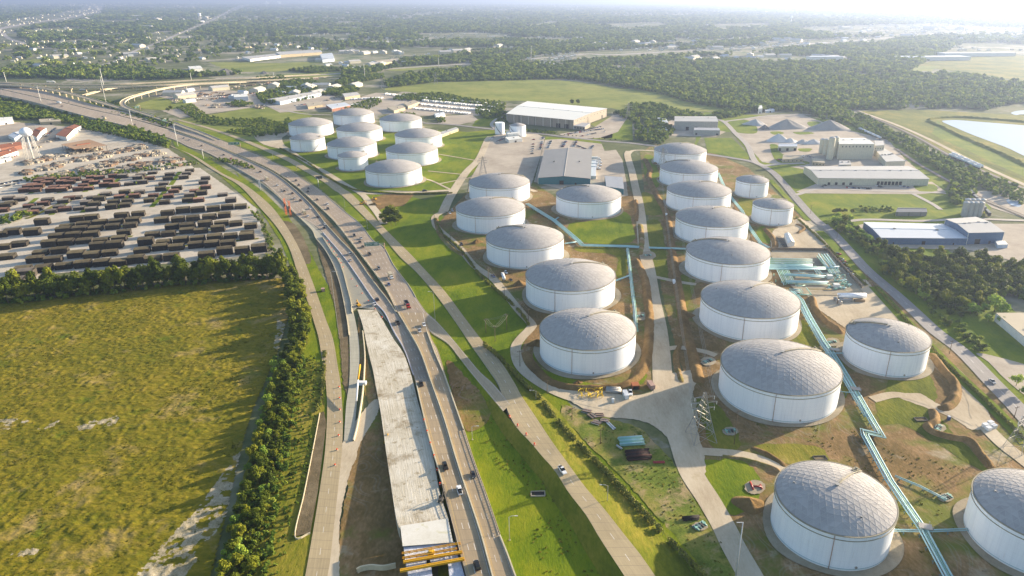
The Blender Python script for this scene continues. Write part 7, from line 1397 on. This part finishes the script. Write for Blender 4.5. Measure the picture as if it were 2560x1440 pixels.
def sample_far():
    out = []; 
    d = 1050.0
    while d < 26000:
        s = max(9.2, d / 165); ang = np.arange(R(-46), R(42), s / d) ; r_ = d + rng.uniform(-.5, .5, ang.size) * s; an = ang + rng.uniform(-.5, .5, ang.size) * s / d
        out.append(np.stack([np.sin(an) * r_, np.cos(an) * r_, np.full(ang.size, s)], 1)); d += s * .9
    return np.concatenate(out)
pts = sample_far(); keep = np.ones(len(pts), bool)
for c in CLEAR: keep &= ~inside(c, pts[:, 0], pts[:, 1])
den = .6 * vnoise(pts[:, 0], pts[:, 1], 260, 31) + .4 * vnoise(pts[:, 0], pts[:, 1], 90, 32)
far = np.hypot(pts[:, 0], pts[:, 1]); den2 = vnoise(pts[:, 0], pts[:, 1] * .35, 900, 33)
keep &= rng.random(len(pts)) < np.clip((den - .22) * 4.5, .12, 1) * np.where(far > 2600, np.clip((den2 * .6 + den * .5 - .36) * 5, .1, 1), 1)
keep &= ~inside(np.array(U("850,200 1700,135 2560,235 2560,300 850,300")), pts[:, 0], pts[:, 1]) | (den > .0)
pts = pts[keep]; s = np.clip(pts[:, 2] / 9.2, 1, 6.5)
big_ = rng.choice([.7, .85, 1, 1.2, 1.5], len(s)); sc = np.stack([s ** .9 * big_ * rng.uniform(.8, 1.2, len(s)), s ** .9 * big_ * rng.uniform(.8, 1.2, len(s)), s ** .45 * big_ ** .8 * rng.uniform(.75, 1.3, len(s))], 1)
pts[:, 2] = 0
wood('far_woodland', 'broad belt of dark green woodland reaching to the hazy horizon', pts, sc)
# nearer thickets read as one mass: filled polygons
def fill(poly, sp, jit=.45, seed=1):
    w_ = np.array(U(poly)); x0, y0 = w_.min(0); x1, y1 = w_.max(0); X, Y = np.meshgrid(np.arange(x0, x1, sp), np.arange(y0, y1, sp), indexing='ij'); g = np.random.default_rng(seed)
    X = X.ravel() + g.uniform(-jit, jit, X.size) * sp; Y = Y.ravel() + g.uniform(-jit, jit, X.size) * sp; k = inside(w_, X, Y); return X[k], Y[k]
THK = [("720,178 760,172 840,170 850,178 780,184", 8, .9), ("640,196 700,190 720,198 660,204", 8, .7), ("840,205 900,192 960,188 960,196 900,206 850,214", 7, .9), ("790,238 830,225 880,218 900,228 850,240", 7, .9), ("700,205 780,200 800,212 740,222 700,218", 7, .7), ("560,262 600,255 640,262 600,270", 6, .6), ("1850,268 1900,262 1960,266 1950,276 1870,276", 8, .9), ("1200,285 1255,280 1262,292 1215,300", 6, .5), ("1300,322 1395,330 1390,336 1300,330", 4, .3), ("1090,300 1110,296 1115,306 1095,308", 5, .5), ("990,290 1020,284 1045,290 1010,300", 6, .6), ("1735,150 1800,146 1900,150 1890,160 1760,158", 9, .9), ("760,880 800,900 806,1000 790,1100 760,1220 730,1330 705,1440 690,1500 640,1500 660,1400 690,1260 715,1120 735,1000", 3.4, .17), ("0,752 160,735 340,720 520,700 702,688 702,698 520,712 340,730 160,748 0,766", 4.5, .5), ("722,700 745,700 756,790 760,868 735,868 728,790", 4, .42), ("715,880 762,885 755,960 742,1060 724,1150 706,1240 690,1330 672,1450 664,1500 545,1500 560,1400 585,1310 605,1230 628,1160 650,1080 675,1010 695,940", 3.2, .34),
       ("60,446 180,434 300,428 420,414 480,405 500,412 420,422 300,438 180,446 60,458", 5, .4), ("620,520 650,560 668,610 676,650 700,670 690,640 676,590 650,540", 4, .35), ("0,545 70,533 90,540 30,560 0,565", 5, .5), ("2190,640 2230,630 2330,655 2400,645 2560,680 2640,720 2640,760 2500,745 2420,790 2330,760 2250,720 2200,680", 6, .75), ("2080,556 2120,552 2170,600 2230,630 2190,648 2140,612 2090,580", 5, .55), ("2300,770 2380,790 2440,840 2480,890 2440,880 2360,820", 5, .4), ("2150,520 2240,522 2240,530 2150,530", 4, .4), ("1600,285 1650,290 1690,330 1665,352 1630,350", 7, .8), ("-300,245 0,240 60,252 150,282 220,300 190,312 100,300 0,300 -300,330", 7, .75), ("200,305 240,302 300,322 340,322 420,352 425,372 330,350 240,330 190,322", 6.5, .75), ("640,238 700,224 780,222 820,235 750,255 680,262 650,258", 8, .8), ("210,258 260,252 300,262 380,292 440,310 420,320 340,298 260,285", 7, .6),
       ("975,250 1010,238 1100,235 1180,250 1250,258 1265,272 1180,262 1080,255", 7, .65), ("960,205 1000,192 1180,182 1330,192 1330,200 1100,205 970,220", 8, .9), ("1580,262 1640,260 1690,275 1760,290 1780,300 1700,300 1600,292 1560,285", 8, .8), ("1530,282 1580,282 1620,340 1665,352 1650,364 1590,350 1590,310", 7, .8),
       ("2120,300 2160,292 2250,340 2330,380 2420,440 2430,470 2330,420 2240,360 2140,325", 7.5, .8), ("2300,395 2340,390 2440,430 2560,480 2560,520 2460,480 2360,430", 7.5, .75), ("1780,285 1840,270 1880,280 1830,298 1800,300", 8, .8), ("2380,450 2430,460 2440,500 2400,520 2370,500", 7, .8),
       ("520,395 600,402 640,425 600,420", 5, .4), ("440,270 480,262 520,290 560,300 660,298 720,315 700,335 640,345 560,330 640,320 500,310", 6, .5), ("690,342 735,325 740,310 720,300 700,325", 6, .6), ("840,288 880,262 940,245 960,255 900,285", 7, .5),
       ("0,282 40,275 130,290 150,300 60,300", 6, .7), ("1190,270 1262,262 1265,285 1220,295 1190,288", 7, .6), ("1265,290 1240,300 1262,320 1275,300", 6, .4), ("2190,250 2260,262 2260,275 2180,272", 9, .8)]
ax, ay, asc = [], [], []
for i, (p_, sp, sz) in enumerate(THK):
    x, y = fill(p_, sp, seed=i); ax.append(x); ay.append(y); asc.append(np.full(x.size, sz))
ax = np.concatenate(ax); ay = np.concatenate(ay); asc = np.concatenate(asc) * rng.uniform(.7, 1.25, ax.size)
wood('thicket', 'dense green thickets along the highway, yards and railway', np.stack([ax, ay, 0 * ax], 1), np.stack([asc, asc, asc * rng.uniform(.7, 1.15, ax.size)], 1))
# single trees and shrubs, each its own object
def row(pts, sp, jit, protos, label, group, lo=.8, hi=1.2, rows=1, rsp=6, cat=None):
    c = np.array(path3(pts, 0, 10)); d = np.r_[0, np.cumsum(np.linalg.norm(np.diff(c[:, :2], axis=0), axis=1))]; g = random.Random(len(label))
    for s in np.arange(0, d[-1], sp):
        for r_ in range(rows):
            i = min(len(c) - 2, max(0, int(np.searchsorted(d, s)) - 1)); tx, ty = c[i + 1][0] - c[i][0], c[i + 1][1] - c[i][1]; tl = math.hypot(tx, ty) + 1e-9; of = (r_ - (rows - 1) / 2) * rsp
            x = np.interp(s, d, c[:, 0]) + g.uniform(-jit, jit) - ty / tl * of; y = np.interp(s, d, c[:, 1]) + g.uniform(-jit, jit) + tx / tl * of
            k = g.uniform(lo, hi); dup(g.choice(protos), (x, y, 0), g.uniform(0, 6.28), label, group, (k * g.uniform(.85, 1.15), k, k * g.uniform(.85, 1.2)))
T1, T2, T3, T4 = TREES; B1, B2 = BUSH
row("5,752 80,742 160,734 260,727 340,719 430,708 520,699 600,694 660,690 702,688", 5.2, 1.8, [T1, T2, T3, T4], 'dark green tree in the unbroken belt between storage yard and meadow', 'trees dividing yard and meadow', 1.0, 1.75, 3, 6)
row("715,692 735,725 745,780 752,830 750,866", 5.5, 1.8, [T1, T3, T2], 'dark tree in the clump at the upper end of the meadow hedge', 'trees beside the left frontage road', .85, 1.3, 2, 5)
row("735,880 722,930 706,985 692,1040 678,1090 664,1140 650,1190 636,1240 622,1300 610,1360 598,1430 588,1500", 3.4, 1.5, [T1, T3, B1, T2, T3, YEL[1]], 'leafy tree in the overgrown hedge along the right side of the meadow', 'hedge trees right of the meadow', .35, .88, 3, 4.2)
row("745,890 730,960 712,1040 695,1110 678,1180 660,1260 640,1340 620,1420", 3.6, 2, [B1, B2], 'low shrub on the sunny side of the overgrown meadow hedge', 'shrubs beside the meadow hedge', .8, 1.4, 1)
row("692,905 680,970 662,1030 640,1100", 8, 1.5, YEL, 'pale sunlit tree on the edge of the meadow hedge', 'pale trees of the meadow hedge', .5, .75)
row("765,905 775,1000 745,1130 715,1260 690,1380", 9, 5, [B1, B2], 'stray bush on the rough slope left of the frontage road', 'bushes on the rough slope', .35, .8)
for x, y, k in ((958, 552, 1.1), (968, 549, 1.3), (978, 547, 1.5), (989, 550, 1.4), (998, 555, 1.1), (965, 562, 1.0), (978, 564, 1.2), (990, 564, 1.0)):
    dup(random.choice(TREES[:3]), un(x, y), random.random() * 6, 'dark tree in the small clump between frontage road and levelled dirt site', 'tree clump on the verge', k)
def grove(poly, sp, protos, label, group, lo, hi, seed=1):
    X, Y = fill(poly, sp, .4, seed); g = random.Random(seed)
    for x, y in zip(X, Y): k = g.uniform(lo, hi); dup(g.choice(protos), (x, y, 0), g.uniform(0, 6.28), label, group, (k, k, k * g.uniform(.85, 1.15)))
grove("2190,640 2230,630 2330,655 2400,645 2560,680 2640,720 2640,760 2500,740 2420,790 2330,760 2250,720 2200,680", 9.5, [T1, T2, T3], 'dark green tree in the dense grove east of the paved road', 'trees of the eastern grove', 1.05, 1.5)
grove("2080,555 2120,550 2170,600 2230,630 2190,645 2140,610 2090,575", 7.5, [T1, T3, YEL[0]], 'tree in the narrow strip between the paved road and the blue warehouse', 'trees beside the blue warehouse', .6, 1.0, 2)
grove("2300,770 2380,790 2400,850 2440,880 2480,895 2420,850 2350,800 2480,780 2300,745", 6.5, [B1, B2], 'round shrub on the open slope right of the paved road', 'shrubs right of the paved road', .9, 1.6, 3)
for x, y, k in ((2300, 745, 1.3), (2310, 752, 1.0), (2425, 785, 1.3), (2442, 790, 1.2), (2460, 782, 1.1), (2485, 780, 1.6), (2508, 788, 1.4), (2500, 812, .8), (2470, 805, .9), (2095, 548, .9), (2125, 572, .9), (2150, 588, .8), (2540, 965, .9), (2560, 990, .9)):
    dup(random.choice(YEL), un(x, y), random.random() * 6, 'bright yellow-green tree in the clearing beside the eastern grove', 'bright trees of the eastern grove', k)
row("2085,535 2110,532 2130,536", 5, 1, [T3], 'tree at the corner of the fenced green field', 'trees beside the fenced field', .6, .9)
for x, y, k in ((2165, 535, .5), (420, 205 + 75, .9), (590, 258, .9), (735, 180, 1.3), (770, 180, 1.4), (1430, 262, 1.2), (1445, 262, 1.2), (1660, 335, .8), (1640, 345, .8), (428, 276, 1.0)):
    dup(T1, un(x, y), x, 'lone broad tree standing clear of the woods', 'scattered single trees', k)
row("1320,325 1345,328", 5, .5, [B1], 'clipped shrub before the grey-brown warehouse', 'shrubs along the warehouse drive', .5, .7)
row("1400,338 1450,342", 7, .5, [B1], 'clipped shrub before the grey-brown warehouse', 'shrubs along the warehouse drive', .5, .7)
row("1484,346 1555,352", 9, .5, [B1], 'clipped shrub before the grey-brown warehouse', 'shrubs along the warehouse drive', .5, .7)

LEAFM = leaf_mat('meadow_weeds', [(.05, H('464E0E')), (.4, H('626414')), (.7, H('7E761E')), (.95, H('968438'))])
TUFT = bpy.data.collections.new('tuft_prototypes')
for i in range(4):
    ob = bpy.data.objects.new('tuft', crown_mesh('tuft', 34, .75, .38, .32, .26, 5, 60 + i, mat=LEAFM)); TUFT.objects.link(ob)
w_ = MEAD; xs = [p[0] for p in w_]; ys = [p[1] for p in w_]; n = 60000; X = rng.uniform(min(xs), max(xs), n); Y = rng.uniform(min(ys), min(max(ys), 640), n)
k = inside(w_, X, Y) & (vnoise(X, Y, 17, 91) * .5 + vnoise(X, Y, 5, 92) * .5 > .46)
for b_ in BP[:2]: k &= ~inside(b_, X, Y) | (rng.random(n) < .3)
X, Y = X[k], Y[k]; s = rng.uniform(.25, .65, X.size)
wood('meadow_weeds', 'tufts of taller weeds all over the meadow', np.stack([X, Y, np.full(X.size, .15)], 1), np.stack([s, s * rng.uniform(.7, 1.3, s.size), s], 1), TUFT, 4)
V_ = ["700,890 800,905 812,1000 800,1040 740,1340 720,1500 560,1500 590,1250 650,1050", "1405,1012 1500,1040 1600,1070 1680,1150 1740,1260 1800,1350 1850,1460 1800,1500 1740,1400 1660,1310 1560,1200 1470,1110", "1100,905 1180,1030 1260,1200 1330,1350 1380,1500 1620,1500 1500,1350 1400,1200 1300,1080 1240,1010 1150,920", "1860,1060 2100,1000 2180,1100 2230,1230 2260,1400 2200,1100 2500,1200 2400,1300 2340,1450 2100,1150 1900,1150"]
ax, ay = [], []
for i, s in enumerate(V_): x, y = fill(s, 2.6, .5, 40 + i); kk = vnoise(x, y, 6, 93 + i) > (.5 if i != 3 else .72); ax.append(x[kk]); ay.append(y[kk])
X = np.concatenate(ax); Y = np.concatenate(ay); s = rng.uniform(.3, .9, X.size)
wood('verge_weeds', 'weedy tufts on the verges and the ground between tanks', np.stack([X, Y, np.full(X.size, .15)], 1), np.stack([s, s, s * .8], 1), TUFT, 4)
# ------------------------------------------------------------------ air, light, camera
hz = MB(); HS = 61500
z0, z1 = -1.5, 232.0
hz.add([(-HS, -280, z0), (HS, -280, z0), (HS, HS, z0), (-HS, HS, z0), (-HS, -280, z1), (HS, -280, z1), (HS, HS, z1), (-HS, HS, z1)],
       [(0, 3, 2, 1), (4, 5, 6, 7), (0, 1, 5, 4), (1, 2, 6, 5), (2, 3, 7, 6), (3, 0, 4, 7)])
hm = bpy.data.materials.new('haze'); hm.use_nodes = True; nt = hm.node_tree; nt.nodes.remove(nt.nodes['Principled BSDF'])
pv = nt.nodes.new('ShaderNodeVolumePrincipled'); pv.inputs['Color'].default_value = (.42, .53, .80, 1); pv.inputs['Density'].default_value = HAZE_D; pv.inputs['Anisotropy'].default_value = HAZE_G
nt.links.new(pv.outputs[0], nt.nodes['Material Output'].inputs['Volume'])
ho = hz.obj('haze', hm); ho['kind'] = 'stuff'; ho['label'] = 'pale summer haze thickening toward the horizon'
w = bpy.data.worlds.new('World'); SC.world = w; w.use_nodes = True; nt = w.node_tree
sk = nt.nodes.new('ShaderNodeTexSky'); sk.sky_type = 'NISHITA'; sk.sun_disc = False; sk.sun_elevation = R(SUN_EL); sk.sun_rotation = R(60); sk.air_density = 1.0; sk.dust_density = 1.5; sk.ozone_density = 1.3
nt.links.new(sk.outputs[0], nt.nodes['Background'].inputs[0]); nt.nodes['Background'].inputs[1].default_value = SKY_S
sl = bpy.data.lights.new('sun', 'SUN'); sl.energy = SUN_S; sl.angle = R(.6); sl.color = SUN_C
so = bpy.data.objects.new('sun', sl); COL.objects.link(so); az = R(30)
d = Vector((math.cos(az) * math.cos(R(SUN_EL)), math.sin(az) * math.cos(R(SUN_EL)), math.sin(R(SUN_EL)))); so.rotation_euler = d.to_track_quat('Z', 'Y').to_euler(); so.location = (400, 200, 400)
cam = bpy.data.cameras.new('camera'); co = bpy.data.objects.new('camera', cam); COL.objects.link(co); SC.camera = co
cam.sensor_width = 36; cam.sensor_fit = 'HORIZONTAL'; cam.lens = 36 * F / 2560; cam.shift_x = -(CXP - 1280) / 2560; cam.clip_start = 1; cam.clip_end = 120000
co.matrix_world = Matrix(((RT[0], UP[0], -FW[0], 0), (RT[1], UP[1], -FW[1], 0), (RT[2], UP[2], -FW[2], CAMH), (0, 0, 0, 1)))
SC.view_settings.view_transform = 'Standard'; SC.view_settings.look = 'None'; SC.view_settings.exposure = EXPO; SC.view_settings.gamma = 1
SC.render.engine = 'CYCLES'; cy = SC.cycles; cy.max_bounces = 4; cy.diffuse_bounces = 2; cy.glossy_bounces = 2; cy.transmission_bounces = 2; cy.volume_bounces = 0; cy.transparent_max_bounces = 4
cy.use_denoising = True; cy.caustics_reflective = False; cy.caustics_refractive = False; cy.sample_clamp_indirect = 6
